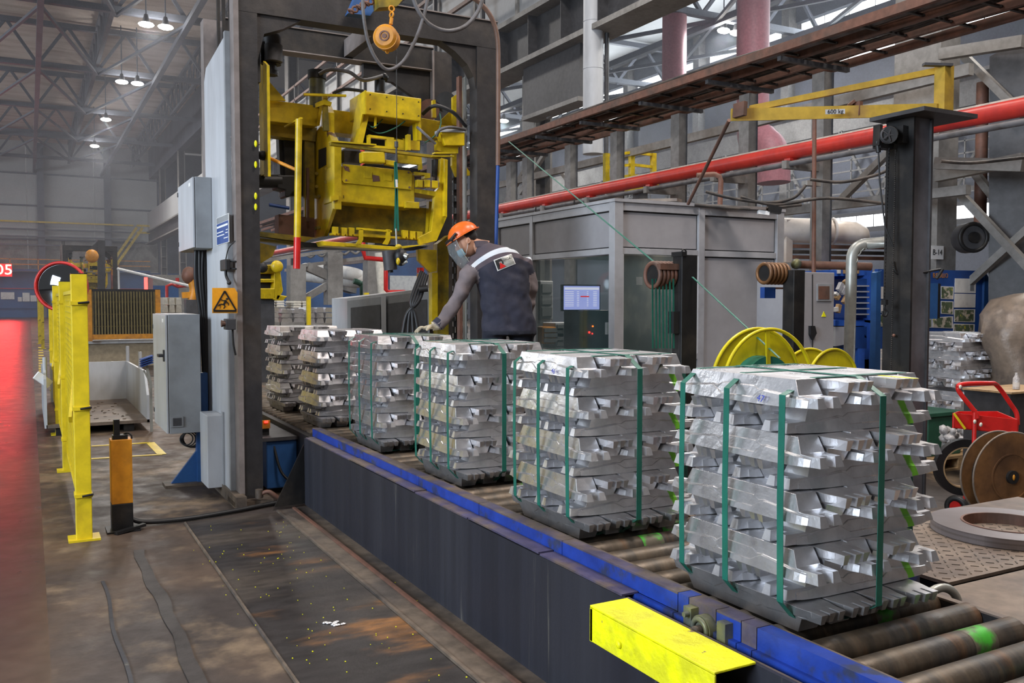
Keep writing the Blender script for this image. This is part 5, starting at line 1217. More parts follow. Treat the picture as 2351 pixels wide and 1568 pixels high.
# ---- seen through the gantry
T = thing('grey_control_desk', tuple(at(870, 730, D=9)), 'long grey control desk cabinet behind the ingot stacks, under the lifter', 'cabinet')
pA, pB, pC = at(762, 691, D=10.6), at(797, 691, D=9.9), at(986, 668, D=8.8)
def dn(p, z): return Vector((p.x, p.y, z))
MB().solid([pA, pB, dn(pB, .3), dn(pA, .3)], (.05, .05, 0)).build('end_panel', 'ltgrey', T)
MB().solid([pB, pC, dn(pC, .3), dn(pB, .3)], (.1, .3, 0)).build('front_panel', 'cabinet', T)
MB().solid([pA + Vector((0, 0, .0)), pB, pC, pC + Vector((.3, .6, 0)), pA + Vector((.5, .6, 0))], (0, 0, .03)).build('top', 'ltgrey', T)
for s_, wd in ((.05, .38), (.52, .45)):
    q0 = pB.lerp(pC, s_); q1 = pB.lerp(pC, s_ + wd); off = Vector((-.004, -.012, 0))
    MB().solid([dn(q0, q0.z - .08) + off, dn(q1, q1.z - .08) + off, dn(q1, .5) + off, dn(q0, .5) + off], (0, .01, 0)).build('door_panel', 'dksteel', T)
q0 = pB.lerp(pC, .45); q1 = pB.lerp(pC, .50); MB().solid([q0 + Vector((-.01, -.03, 0)), q1 + Vector((-.01, -.03, 0)), dn(q1, .3) + Vector((-.01, -.03, 0)), dn(q0, .3) + Vector((-.01, -.03, 0))], (0, .02, 0)).build('pillar', 'ltgrey', T)
T = thing('hose_bundle', tuple(at(950, 690, D=8.2)), 'bundle of black hoses hanging before the grey control desk', 'hoses')
for i in range(4): MB().tube(smooth([at(980 - i * 4, 632 - i * 3, D=8.2), at(962 - i * 6, 690, D=8.1), at(935 + i * 6, 720, D=8.1), at(925 + i * 12, 765, D=8.1)]), .018, 7).build('hose', 'rubber', T)
MB().tube([at(962, 664, D=8.1), at(982, 662, D=8.1)], .03, 8).build('clip', 'black', T)
T = thing('signal_light', tuple(at(965, 625, D=8.6)), 'small red and green signal tower above the grey control desk', 'signal light')
for i, m_ in enumerate(('greenbin', 'orange', 'red')): MB().cyl(at(965, 655 - i * 14, D=8.6), at(965, 643 - i * 14, D=8.6), .035, 12).build('lamp', m_, T)
T = thing('yellow_gripper', tuple(at(620, 650, Y=13)), 'yellow gripper machine beyond the ingots beside the dark gantry post', 'machine')
for p in ([(590, 610), (640, 606), (640, 628), (590, 628)], [(630, 606), (642, 610), (650, 668), (640, 688), (628, 688)], [(590, 640), (630, 640), (630, 648), (590, 648)], [(590, 662), (632, 662), (632, 686), (590, 686)], [(636, 676), (660, 680), (650, 690), (632, 690)]):
    pl(T, 'plate', p, 13, .3, 'yellow', .01)
a, b_ = at(592, 690, Y=13.1), at(630, 690, Y=13.1); MB().box(a.x, b_.x, 13.1, 13.3, 0, a.z + .1).build('base', 'dksteel', T); MB().ball(at(636, 612, Y=12.9), .09, .05, .09, 12, 8).build('pivot', 'yellow', T); MB().ball(at(602, 614, Y=12.9), .08, .06, .08, 10, 7).build('actuator', 'black', T)
pl(T, 'core', [(590, 626), (628, 626), (628, 664), (590, 664)], 13.2, .2, 'black')
T = thing('blue_partition', (16, 46, 0), 'blue sheet partition with a white stripe seen under the yellow lifter', 'partition')
a, b_ = at(640, 690, Y=46), at(990, 590, Y=46); MB().box(a.x, b_.x, 46, 46.3, 0, b_.z + .4).build('sheet', 'bluewall', T); z = at(800, 640, Y=46).z; MB().box(a.x + 6, b_.x, 45.9, 46, z - 1, z + .2).build('white_stripe', 'paper', T)
T = thing('insulated_pipe', tuple(at(800, 640, Y=22)), 'thick pale insulated pipe bending down beneath the yellow lifter', 'pipe')
MB().tube(smooth([at(700, 618, Y=24), at(760, 622, Y=23), at(805, 628, Y=22), at(826, 636, Y=22), at(820, 646, Y=22), at(770, 640, Y=23), at(700, 632, Y=24)]), .17, 12).build('pipe', 'paper', T)
T = thing('green_pipe', tuple(at(832, 665, Y=21)), 'green bent pipe below the pale insulated pipe', 'pipe'); MB().tube(smooth([at(812, 645, Y=21), at(828, 652, Y=21), at(832, 670, Y=21), Vector((at(832, 695, Y=21).x, 21, 0))]), .07, 8).build('pipe', 'greenbin', T)
T = thing('red_thin_pipe', tuple(at(890, 620, Y=18)), 'thin bright red pipe with bends behind the strapping tool', 'pipe')
MB().tube([at(834, 575, Y=18), at(838, 592, Y=18), at(880, 596, Y=18)], .05, 8).tube([at(886, 612, Y=18), at(886, 665, Y=18), at(892, 671, Y=18), at(930, 671, Y=18)], .05, 8).build('pipe', 'red', T); q_ = at(930, 671, Y=18); MB().cyl(q_, (q_.x, q_.y, 0), .05, 8).build('pipe', 'red', T); MB().cyl(at(834, 575, Y=18), at(834, 575, Y=18) + UP * 3, .05, 8).build('pipe', 'red', T)
T = thing('pipe_bridge', tuple(at(700, 600, Y=20)), 'grey steel pipe bridge with sagging cables under the lifter', 'structure')
MB().bar(at(592, 600, Y=20), at(830, 566, Y=20), .08).bar(at(680, 612, Y=20), at(850, 590, Y=20), .08).build('beam', 'steel', T)
for i in range(5): u = 700 + i * 26; MB().tube(smooth([at(u, 582 - i * 2, Y=20), at(u + 13, 590 - i * 2, Y=20), at(u + 26, 580 - i * 2, Y=20)]), .03, 6).build('cable', 'steel', T)
MB().bar(at(705, 612, Y=20), at(768, 640, Y=20), .2).bar(at(700, 685, Y=20), at(768, 645, Y=20), .15).bar(at(680, 610, Y=20), at(680, 700, Y=20), .35).bar(at(765, 580, Y=20), at(765, 700, Y=20), .35).bar(at(855, 575, Y=20), at(855, 690, Y=20), .35).build('frame', 'steel', T)
MB().tube([at(872, 580, Y=19), at(880, 680, Y=19)], .12, 10).build('drain_pipe', 'bags', T)
T = thing('tilted_hopper', tuple(at(800, 660, Y=23)), 'tilted grey metal hopper under the pale pipe', 'hopper')
pl(T, 'side', [(775, 640), (820, 650), (818, 674), (775, 662)], 23, .6, 'steel'); a = at(800, 690, Y=23); MB().box(a.x - .3, a.x + .3, 22.9, 23.3, 0, a.z + .1).build('leg', 'steel', T); pl(T, 'base', [(775, 668), (830, 682), (830, 692), (775, 692)], 22.8, .6, 'bluewall')
T = thing('yellow_bollard', tuple(at(708, 700, Y=16)), 'yellow post among the pale blocks under the lifter', 'post'); q_ = at(708, 722, Y=15.9); MB().bar(at(708, 681, Y=15.9), (q_.x, 15.9, 0), .07).build('post', 'fence_yellow', T)
T = thing('yellow_bollard', tuple(at(839, 690, Y=16)), 'yellow post top showing above the grey control desk', 'post'); q_ = at(841, 722, Y=16); MB().bar(at(841, 672, Y=16), (q_.x, 16, 0), .08).build('post', 'fence_yellow', T)
# ================================================================== RIGHT SIDE
# control cabin
KB = thing('control_cabin', (5, 7.15, 0), 'grey panelled control cabin with large glass windows and a lit screen inside', 'cabin')
zt = 2.60; zw1, zw0 = 2.12, 1.15
MB().box(4.95, 7.18, 7.10, 10.3, zt, zt + .03).build('roof', 'cabframe', KB)
MB().box(5.06, 7.10, 7.22, 10.2, .02, .08).build('cabin_floor', 'dksteel', KB)
def rail(x0, x1, y0, y1, z0, z1, nm='profile', m='cabframe'): return MB().box(x0, x1, y0, y1, z0, z1).build(nm, m, KB, .003)
rail(4.96, 5.06, 7.11, 7.21, 0, zt); rail(7.07, 7.17, 7.11, 7.21, 0, zt); rail(6.00, 6.08, 7.117, 7.188, .002, zt - .002)
for z0, z1 in ((2.52, 2.60), (2.10, 2.16), (.0, .12), (1.05, 1.11)):
    rail(5.06, 6.0, 7.12, 7.19, z0, z1); rail(6.08, 7.07, 7.12, 7.19, z0, z1) if z0 != 1.05 else None
    rail(4.97, 5.04, 7.21, 10.2, z0, z1)
for y in (8.72, 9.55, 10.15): rail(4.967, 5.038, y, y + .07, .002, zt - .002)
def panel(x0, x1, y0, y1, z0, z1):
    MB().box(x0, x1, y0, y1, z0, z1).build('gasket', 'gap', KB); s = .012
    if x1 - x0 > y1 - y0: MB().box(x0 + s, x1 - s, y0 - .006, y1, z0 + s, z1 - s).build('panel', 'cabgrey', KB, .002)
    else: MB().box(x0 - .006, x1, y0 + s, y1 - s, z0 + s, z1 - s).build('panel', 'cabgrey', KB, .002)
for z0, z1 in ((2.16, 2.52),):
    panel(5.06, 6.0, 7.15, 7.17, z0, z1); panel(6.08, 7.07, 7.15, 7.17, z0, z1)
    for y0, y1 in ((7.21, 8.72), (8.79, 9.55), (9.62, 10.15)): panel(5.0, 5.02, y0, y1, z0, z1)
panel(6.08, 7.07, 7.15, 7.17, .12, 2.10)
panel(5.06, 6.0, 7.15, 7.17, .12, 1.05); panel(5.0, 5.02, 7.21, 8.72, .12, 1.05)
for y0, y1 in ((8.79, 9.55), (9.62, 10.15)): panel(5.0, 5.02, y0, y1, .12, 2.10)
MB().box(5.07, 5.99, 7.155, 7.165, 1.12, 2.09).build('window_pane', 'glass', KB); MB().box(5.005, 5.015, 7.22, 8.71, 1.12, 2.09).build('window_pane', 'glass', KB)
for y0, y1 in ((7.12, 7.15),):
    MB().box(5.06, 5.075, y0, y1, 1.11, 2.10).box(5.985, 6.0, y0, y1, 1.11, 2.10).build('window_trim', 'ltgrey', KB)
MB().box(7.07, 7.12, 7.2, 10.2, 0, 2.6).build('inner_wall', 'darkglass', KB); MB().box(5.04, 7.1, 10.15, 10.2, 0, 1.35).build('inner_wall', 'darkglass', KB); MB().box(5.04, 7.1, 10.15, 10.2, 2.2, 2.6).build('inner_wall', 'darkglass', KB); MB().box(5.9, 5.97, 10.15, 10.2, 1.35, 2.2).build('back_opening_bar', 'darkglass', KB); MB().box(5.3, 5.34, 10.15, 10.2, 1.35, 2.2).build('back_opening_bar', 'darkglass', KB)  # back opening and bars added; bright hall beyond stands in for pane reflections
for y in (7.9, 8.7, 9.6): MB().tube([(5.0, y, zt + .03), (5.0, y, zt + .09)], .008, 6).build('roof_bolt', 'black', KB)
# inside the cabin
l = bpy.data.lights.new('cabin_fill', 'AREA'); l.size = .9; l.energy = 45; l.color = (1, .95, .85); o = bpy.data.objects.new('cabin_fill', l); C.objects.link(o); o.location = (6.1, 8.9, 2.55)  # unseen fill added to brighten the cabin interior
T = thing('monitor', (5.55, 8.1, 1.4), 'monitor with a lit blue and white table on its screen inside the cabin', 'monitor')
a, b_ = at(1294, 711, Y=8.30), at(1376, 657, Y=8.30)
MB().box(a.x - .015, b_.x + .015, 8.30, 8.34, a.z - .015, b_.z + .015).build('frame', 'rubber', T); MB().box(a.x, b_.x, 8.295, 8.30, a.z, b_.z).build('screen', 'screen', T)
wx, hz = b_.x - a.x, b_.z - a.z
MB().box(a.x + .01, b_.x - .01, 8.292, 8.295, b_.z - hz * .16, b_.z - hz * .06).build('header_bar', 'scr_white', T)
for i in range(9):
    z = b_.z - hz * (.26 + i * .075)
    for x0_, x1_ in ((.03, .27), (.36, .42), (.64, .68), (.82, .92)): MB().box(a.x + wx * x0_, a.x + wx * x1_, 8.292, 8.295, z, z + hz * .03).build('table_row', 'scr_white', T)
MB().box(a.x + wx * .46, a.x + wx * .70, 8.291, 8.295, b_.z - hz * .47, b_.z - hz * .42).build('red_bar', 'scr_red', T)
MB().box((a.x + b_.x) / 2 - .02, (a.x + b_.x) / 2 + .02, 8.34, 8.36, a.z - .35, a.z).build('stand', 'rubber', T)
T = thing('control_console', (5.9, 8.3, 0), 'dark control console with orange and red lamps below the monitor', 'console')
a, b_ = at(1338, 800, Y=8.2), at(1398, 712, Y=8.2); MB().box(a.x, b_.x, 8.2, 8.6, .08, b_.z).build('body', 'dksteel', T, .01)
for (u, v, m_, r_) in ((1361, 749, 'ledorange', .011), (1353, 763, 'ledred', .012), (1360, 766, 'ledred', .009)): MB().cyl(at(u, v, Y=8.2), at(u, v, Y=8.18), r_, 12).build('lamp', m_, T)
T = thing('small_screen', tuple(at(1410, 754, Y=7.6)), 'small green lit screen at the cabin corner', 'screen')
a, b_ = at(1394, 768, Y=7.9), at(1426, 740, Y=7.9); MB().box(a.x, b_.x, 7.9, 7.94, a.z, b_.z).build('frame', 'paper', T); MB().box(a.x + .03, b_.x - .03, 7.89, 7.9, a.z + .03, b_.z - .02).build('screen', 'scr_green', T)
T = thing('pinned_sheet', tuple(at(1468, 644, Y=7.13)), 'pale paper note stuck inside the right cabin window', 'paper'); a, b_ = at(1461, 654, Y=7.2), at(1475, 636, Y=7.2); MB().box(a.x, b_.x, 7.2, 7.203, a.z, b_.z).build('sheet', 'paper', T)
for (u, v, wd, ht, ml, lb) in ((1255, 690, 30, 90, 'ltgrey', 'pale equipment rack standing inside the cabin, left'), (1305, 770, 60, 60, 'ltgrey', 'pale low cabinet under the monitor in the cabin'), (1270, 770, 50, 40, 'orange', 'orange tool box low inside the cabin')):
    a, b_ = at(u - wd / 2, v + ht / 2, Y=9.0), at(u + wd / 2, v - ht / 2, Y=9.0); T = thing('equipment', (a.x, 9, a.z), lb, 'equipment')
    MB().box(a.x, b_.x, 9.0, 9.3, a.z, b_.z).build('body', ml, T, .01)
    for k in range(3): MB().box(a.x + .02, b_.x - .02, 8.985, 9.0, a.z + (b_.z - a.z) * (.1 + .3 * k), a.z + (b_.z - a.z) * (.32 + .3 * k)).build('drawer', 'cabinet', T)
# strapping heads: black posts with ribbed spools
def spool(name, c, r, ln, n, label, m='rack', ax=Vector((1, 0, 0))):
    T = thing(name, tuple(c), label, 'strap guide')
    MB().cyl(c - ax * ln / 2, c + ax * ln / 2, r * .72, 20).build('core', 'black', T)
    for i in range(n): p = c - ax * ln / 2 + ax * ln * i / (n - 1); MB().torus(p, ax, r * .85, r * .16, 24, 8).build('rib', m, T)
    return T
T = thing('strap_head_post', tuple(at(1572, 850, D=6.0)), 'black square post with lifting eye in front of the cabin window', 'post')
c = at(1572, 700, D=6.0); zt_ = at(1572, 586, D=6.0).z
MB().box(c.x - .065, c.x + .065, c.y - .05, c.y + .05, 0, zt_).build('post', 'black', T, .004); MB().box(c.x - .072, c.x - .03, c.y - .055, c.y + .055, zt_ - .01, zt_ + .02).build('cap', 'black', T); MB().torus(Vector((c.x - .01, c.y, zt_ + .02)), (0, 1, 0), .018, .006, 14, 6).build('lifting_eye', 'black', T)
MB().box(c.x - .115, c.x - .065, c.y - .03, c.y + .03, at(1540, 765, D=6).z, at(1540, 715, D=6).z).build('latch', 'rubber', T)
MB().box(c.x - .22, c.x - .06, c.y - .02, c.y + .02, zt_ - .10, zt_ - .06).build('spool_arm', 'rack', T)
cs = at(1521, 632, D=6.0); SP1 = spool('strap_spool', cs, .095, .16, 6, 'dark ribbed strap spool on the black post before the cabin window', 'rack')
for i in range(7):
    u = 1498 + i * 8; MB().bar(at(u, 640, D=5.93), at(u + 1, 800, D=5.95), .012, .002).build('strap', 'strap', SP1)
T = thing('strap_head_post', tuple(at(1835, 850, D=7.4)), 'dark grey square post right of the cabin carrying a brown spool', 'post')
c = at(1822, 700, D=7.2); zt_ = at(1822, 620, D=7.2).z; MB().box(c.x - .06, c.x + .06, c.y - .06, c.y + .06, 0, zt_).build('post', 'black', T, .004)
cs = at(1776, 628, D=7.2); spool('strap_spool', cs, .09, .20, 6, 'brown ribbed strap spool right of the cabin', 'rustdisc')
T = thing('small_blue_box', tuple(at(1768, 672, D=7.3)), 'small blue sign box under the brown spool', 'box'); c = at(1768, 672, D=7.3); MB().box(c.x - .06, c.x + .06, c.y, c.y + .05, c.z - .045, c.z + .045).build('box', 'boardblue', T); MB().box(c.x + .06, c.x + .24, c.y + .02, c.y + .06, c.z + .03, c.z + .045).build('arm', 'rack', T)
# long green strap from the reel up to the rack
T = thing('feed_strap', tuple(at(1500, 600, D=6)), 'long green strap running diagonally from the cable rack down to the reel', 'strap')
MB().bar(at(1168, 325, D=9.5), at(1510, 608, D=6.0), .015, .003).build('strap', 'strap', T); MB().bar(at(1590, 636, D=5.95), at(1790, 822, D=5.2), .014, .003).build('strap', 'strap', T)
# yellow reels
def reel(c, r, label, solid=True, depth=.10):
    T = thing('strap_reel', tuple(c), label, 'reel', 'yellow strap reels'); ax = Vector((0, 1, 0))
    MB().cyl(c + ax * depth, c + ax * (depth + .006), r * .985, 48).build('back_disc', 'reelyellow', T); MB().torus(c + ax * depth, ax, r, .011, 56, 8).build('back_rim', 'reelyellow', T)
    if solid:
        MB().torus(c, ax, r, .011, 56, 8).build('front_rim', 'reelyellow', T)
        for k in range(4): 
            t = math.pi / 2 * k + .05; MB().bar(c + Vector((.09 * math.cos(t), 0, .09 * math.sin(t))), c + Vector((r * math.cos(t), 0, r * math.sin(t))), .03, .01, up=(0, 1, 0)).build('spoke', 'reelyellow', T)
        MB().cyl(c, c + ax * depth, r * .55, 32).build('strap_coil', 'strap', T)
    else: MB().bar(c + Vector((-r * .2, depth - .005, .0)), c + Vector((-r * .2, depth - .005, r * .5)), .01, .008).build('hub_mark', 'black', T)
    MB().cyl(c - ax * .03, c + ax * (depth + .05), .05, 16).build('hub', 'black', T)
    g = MB()
    for s in (-1, 1): g.bar((c.x, c.y + depth + .05, c.z), (c.x + s * .25, c.y + depth + .1, 0), .04)
    g.build('stand', 'black', T)
p = at(1765, 893, D=5.3); reel(p, .355, 'largest yellow strap reel with green strap behind the nearest ingot stack')
p = at(1938, 885, D=6.3); reel(p, .25, 'smaller solid yellow reel disc behind the nearest ingot stack', False)
p = at(1880, 905, D=6.6); reel(p, .33, 'partly hidden yellow reel disc between the large reel and the smaller one', False)
# grey cabinet and pipes behind
def boxD(name, u0, u1, v0, v1, D_, dep, m, lab, cat, z0=None, bev=.005):
    a, b_ = at(u0, v1, D=D_), at(u1, v0, D=D_); y = (a.y + b_.y) / 2; a2, b2 = at(u0, v1, Y=y), at(u1, v0, Y=y)
    T = thing(name, ((a2.x + b2.x) / 2, y, z0 if z0 is not None else a2.z), lab, cat); MB().box(a2.x, b2.x, y, y + dep, z0 if z0 is not None else a2.z, b2.z).build('body', m, T, bev); return T, y, a2, b2
T, y, a, b_ = boxD('switch_cabinet', 1838, 1916, 626, 900, 8.6, .6, 'cabgrey', 'beige grey switch cabinet with small window right of the cabin', 'cabinet', 0)
def onY(par, name, y, pts, th, m): return MB().solid([at(u, v, Y=y) for u, v in pts], (0, -th, 0)).build(name, m, par)
onY(T, 'window_recess', y, [(1875, 652), (1908, 652), (1908, 691), (1875, 691)], .01, 'cabinet'); onY(T, 'window_glass', y - .01, [(1879, 657), (1904, 657), (1904, 687), (1879, 687)], .003, 'rack')
onY(T, 'door_seam', y, [(1864, 630), (1866, 630), (1866, 850), (1864, 850)], .003, 'gap'); onY(T, 'warning_triangle', y, [(1891, 715), (1896, 727), (1886, 727)], .004, 'fyellow')
onY(T, 'lock_handle', y, [(1856, 748), (1866, 748), (1870, 765), (1862, 780), (1856, 768)], .03, 'black')
T = thing('bent_pipe', tuple(at(1950, 560, D=9.5)), 'galvanised pipe bending from horizontal down behind the jib column', 'pipe')
MB().tube([at(2060, 553, D=9.5), at(1985, 560, D=9.5)] + smooth([at(1985, 560, D=9.5), at(1967, 568, D=9.5), at(1957, 585, D=9.5), at(1955, 612, D=9.5)], 5) + [Vector((at(1950, 700, D=9.5).x, at(1950, 700, D=9.5).y, 0))], .058, 14).build('pipe', 'galv', T)
for i in range(4): MB().torus(at(1980 - i * 8, 562 + i * i * 4, D=9.5), (1, .4, -.25 * i), .058, .006, 20, 6).build('bend_segment', 'galv', T)
T = thing('pale_duct', tuple(at(1900, 530, D=12)), 'thick pale insulated duct lit brightly right of the cabin roof', 'duct')
MB().tube([at(1790, 528, D=12), at(1905, 531, D=12)], .165, 20).build('duct', 'brightduct', T); MB().tube([at(1905, 532, D=12), at(1960, 535, D=12)] + [at(1975, 540, D=12.1), at(1984, 548, D=12.2)], .15, 20, rs=[.15, .15, .13, .08]).build('duct_end', 'brightduct', T)
MB().torus(at(1912, 531, D=12), (cam.matrix_world.to_3x3() @ Vector((1, 0, 0))) if False else _cr, .165, .02, 28, 8).build('flange_ring', 'white', T)
MB().box(*sorted((at(1788, 600, D=12).x, at(1810, 600, D=12).x)), at(1800, 600, D=12).y - .1, at(1800, 600, D=12).y + .15, at(1800, 603, D=12).z, at(1800, 506, D=12).z).build('duct_drop', 'brightduct', T)
T = thing('round_sump', tuple(at(1835, 608, D=10)), 'brown horizontal pipe with round cap behind the brown spool', 'pipe')
MB().tube([at(1820, 607, D=10), at(2000, 612, D=10)], .045, 10).build('pipe', 'rack', T); MB().ball(at(1828, 606, D=9.9), .06, n=12, m=8).build('cap', 'bearing', T)
for k, (v_, m_) in enumerate(((565, 'rack'), (578, 'cables'), (590, 'rack'))): MB().bar(at(1812, v_, D=13), at(2050, v_ + 4, D=13), .05).build('pipe_run', m_, T)
# blue machine
T = thing('blue_machine', tuple(at(1965, 800, D=11)), 'bright blue machine frame with pale parts behind the bent pipe', 'machine')
ym = at(1965, 700, D=11).y
for pts, dp, m_ in (([(1918, 620), (1990, 616), (1990, 632), (1918, 634)], .5, 'bluepaint'), ([(1985, 612), (2003, 610), (2003, 850), (1985, 850)], .5, 'bluepaint'), ([(1918, 735), (2000, 735), (2000, 748), (1918, 748)], .6, 'bluepaint'),
                    ([(1958, 750), (1990, 750), (1990, 800), (1958, 800)], .5, 'boardblue'), ([(1970, 800), (1995, 800), (1995, 850), (1970, 850)], .5, 'bluepaint'), ([(1918, 800), (1945, 800), (1945, 850), (1918, 850)], .4, 'boardblue'),
                    ([(1960, 640), (1990, 640), (1990, 730), (1960, 730)], .3, 'boardblue'), ([(2003, 625), (2012, 625), (2012, 850), (2003, 850)], .5, 'bluewall')):
    if m_ == 'bluepaint' and m_ not in M: M[m_] = mat('bright_blue_paint', (.035, .14, .62), .45, 0, var=.12)
    pl(T, 'frame_member', pts, ym, dp, m_)
for i in range(6): pl(T, 'shelf', [(1968, 655 + i * 13), (1996, 655 + i * 13), (1996, 658 + i * 13), (1968, 658 + i * 13)], ym - .05, .1, 'ltgrey')
rnd = random.Random(12)
for i in range(10):
    u, v = rnd.uniform(1920, 1955), rnd.uniform(640, 725); MB().bar(at(u, v, Y=ym - .1), at(u + rnd.uniform(-10, 18), v + rnd.uniform(-22, 12), Y=ym - .1), .05).build('fitting', ('wood', 'paper', 'ltgrey')[i % 3], T)
for i in range(4): MB().tube([at(1925 + i * 14, 628, Y=ym), at(1925 + i * 14, 612 - (i % 2) * 6, Y=ym)], .03, 8).build('top_fitting', ('paper', 'wood')[i % 2], T)
pl(T, 'panel', [(1918, 750), (1946, 750), (1946, 790), (1918, 795)], ym, .3, 'ltgrey')
# notice board
yb_ = at(2130, 700, D=11.0).y
NB = thing('notice_board', tuple(at(2130, 860, D=12)), 'large blue notice board with pinned photos and sheets behind the jib column', 'notice board')
onY(NB, 'board', yb_, [(2008, 618), (2248, 622), (2240, 806), (2004, 800)], .05, 'boardblue')
onY(NB, 'frame_post', yb_, [(2248, 622), (2258, 640), (2254, 806), (2242, 806)], .08, 'bluewall'); onY(NB, 'frame_post', yb_, [(2000, 626), (2010, 622), (2008, 860), (1996, 860)], .08, 'bluewall'); onY(NB, 'leg', yb_, [(2236, 806), (2244, 806), (2244, 860), (2236, 860)], .05, 'bluewall')
for (pts, m_) in (([(2013, 658), (2045, 658), (2045, 686), (2013, 686)], 'paper'), ([(2013, 690), (2045, 690), (2045, 718), (2013, 718)], 'paper'), ([(2013, 722), (2045, 722), (2045, 749), (2013, 749)], 'photo'),
                  ([(2192, 639), (2240, 640), (2239, 673), (2191, 672)], 'paper'), ([(2191, 674), (2239, 675), (2238, 706), (2190, 706)], 'paper'), ([(2190, 710), (2238, 710), (2237, 740), (2190, 739)], 'photo'), ([(2189, 743), (2237, 744), (2236, 775), (2187, 773)], 'photo'),
                  ([(2160, 657), (2189, 658), (2188, 687), (2160, 686)], 'photo'), ([(2160, 691), (2188, 692), (2188, 722), (2160, 720)], 'photo'), ([(2140, 729), (2187, 726), (2187, 754), (2140, 752)], 'photo'), ([(2120, 729), (2138, 729), (2138, 752), (2120, 752)], 'photo')):
    o = onY(NB, 'pinned_sheet', yb_ - .05, pts, .006, 'paper')
    if m_ == 'photo':
        cx_ = sum(p[0] for p in pts) / 4; cy_ = sum(p[1] for p in pts) / 4; onY(o, 'picture', yb_ - .056, [(cx_ + (u - cx_) * .9, cy_ + (v - cy_) * .88) for u, v in pts], .002, 'photo')
onY(NB, 'small_figure', yb_ - .056, [(2228, 652), (2235, 652), (2236, 668), (2227, 668)], .002, 'cabinet')
tx = text('board_heading', 'ом    ВЛОШО', 'orange', .075, at(2148, 633, Y=yb_ - .055), (R(90), 0, 0), NB, .001)
SHT = thing('blue_shutter', tuple(at(2140, 690, D=11)), 'open dark blue cabinet door in front of the notice board', 'cabinet door')
pl(SHT, 'door', [(2112, 650), (2154, 650), (2152, 732), (2112, 732)], yb_ - .5, .03, 'bluewall'); pl(SHT, 'edge', [(2154, 650), (2160, 652), (2158, 730), (2152, 732)], yb_ - .5, .2, 'black')
# sign B-14 on the near column
SGN = thing('column_sign', tuple(at(2147, 580, X=10.9)), 'white sign reading B-14 on the grey building column', 'sign')
yc = 7.84
a, b_ = at(2133, 595, X=10.98), at(2162, 565, X=10.98)
# ---- cable rack
RK = thing('cable_rack', (8.85, 20, 4.7), 'long rusty cable ladder rack crossing the hall above the cabin', 'cable rack')
zr = 4.75
for x in (8.2, 8.62, 9.08, 9.5): MB().box(x - .03, x + .03, 2.5, 40, zr - .055, zr + .05).build('side_rail', 'rack', RK)
for (xa_, xb_) in ((8.2, 8.62), (8.62, 9.08), (9.08, 9.5)):
    for i in range(40): y = 3.2 + i * .52 * (1 + i * .01); MB().box(xa_ + .02, xb_ - .02, y, y + .035, zr - .03, zr - .005).build('rung', 'black', RK)
rnd = random.Random(9)
for i in range(44):
    x = (8.41, 8.85, 9.29)[i % 3] + rnd.uniform(-.17, .17); pts = [(x + rnd.uniform(-.04, .04), 2.6 + k * 2.2, zr + .03 + rnd.uniform(-.02, .06)) for k in range(17)]
    MB().tube(smooth(pts, 3), rnd.choice((.014, .020, .026)), 6).build('cable', 'cables' if i % 4 else 'hose', RK)
for i, u in enumerate((1175, 1212, 1310, 1415, 1555, 1712, 1880)):
    y = 9.0 / math.tan(YAW + math.atan((u - CX) / F_PX)); T = struct('rack_post', (9.0, y, 0)); MB().box(8.92, 9.06, y - .1, y + .1, 0, 4.55).build('post', 'steel', T); MB().box(9.06, 9.07, y - .12, y + .12, 0, 4.55).build('post_flange', 'dksteel', T)
    MB().box(8.24, 9.46, y - .03, y + .03, 4.62, 4.675).build('cross_arm', 'dksteel', T); MB().box(8.35, 8.92, y - .04, y + .04, 3.30, 3.40).build('pipe_arm', 'steel', T)
    MB().box(8.4, 8.6, y - .05, y + .05, 3.40, 3.43).build('pipe_saddle', 'redpipe', T)
PI = thing('red_pipe', (8.5, 20, 3.5), 'long bright red pipe running the length of the hall under the cable rack', 'pipe')
MB().tube([(8.5, 2.5, 3.52), (8.5, 40, 3.52)], .095, 20).build('pipe', 'redpipe', PI)
g = MB(); g.tube([(8.5, 2.5, 3.57), (8.5, 40, 3.57)], .060, 10); g.build('dust_layer', 'pipedust', PI)
MB().tube([(8.42, 2.5, 3.36), (8.42, 40, 3.36)], .035, 10).build('lower_pipe', 'hose', PI)
T = thing('thin_support_pipe', tuple(at(1868, 600, D=9.4)), 'thin brown vertical pipe standing right of the cabin roof', 'pipe')
q_ = at(1868, 640, D=9.4); MB().tube([at(1870, 262, D=9.4), q_, (q_.x, q_.y, 0)], .022, 8).build('pipe', 'rack', T); MB().box(*sorted((at(1835, 0, D=9.4).x, at(1885, 0, D=9.4).x)), at(1868, 420, D=9.4).y, at(1868, 420, D=9.4).y + .08, at(1868, 426, D=9.4).z, at(1868, 415, D=9.4).z).build('bracket', 'steel', T)
T = thing('stay_rod', tuple(at(1625, 370, D=7.6)), 'thin brown stay rod from the jib arm tip down to the cabin roof', 'rod'); MB().tube([at(1674, 276, D=7.2), at(1580, 468, D=8.6)], .016, 8).build('rod', 'rack', T)
T = thing('sagging_cables', tuple(at(1800, 430, D=9)), 'dark cables sagging between the brackets above the cabin', 'cables')
for a in ([(1620, 440), (1680, 455), (1760, 465), (1820, 455), (1850, 425)], [(1860, 412), (1930, 418), (2000, 405), (2040, 390)], [(1700, 452), (1780, 470), (1900, 455), (2050, 470)], [(1595, 470), (1720, 480), (1840, 470)], [(2160, 370), (2230, 374), (2351, 362)]): MB().tube(smooth([at(u, v, D=9) for u, v in a]), .016, 6).build('cable', 'cables', T)
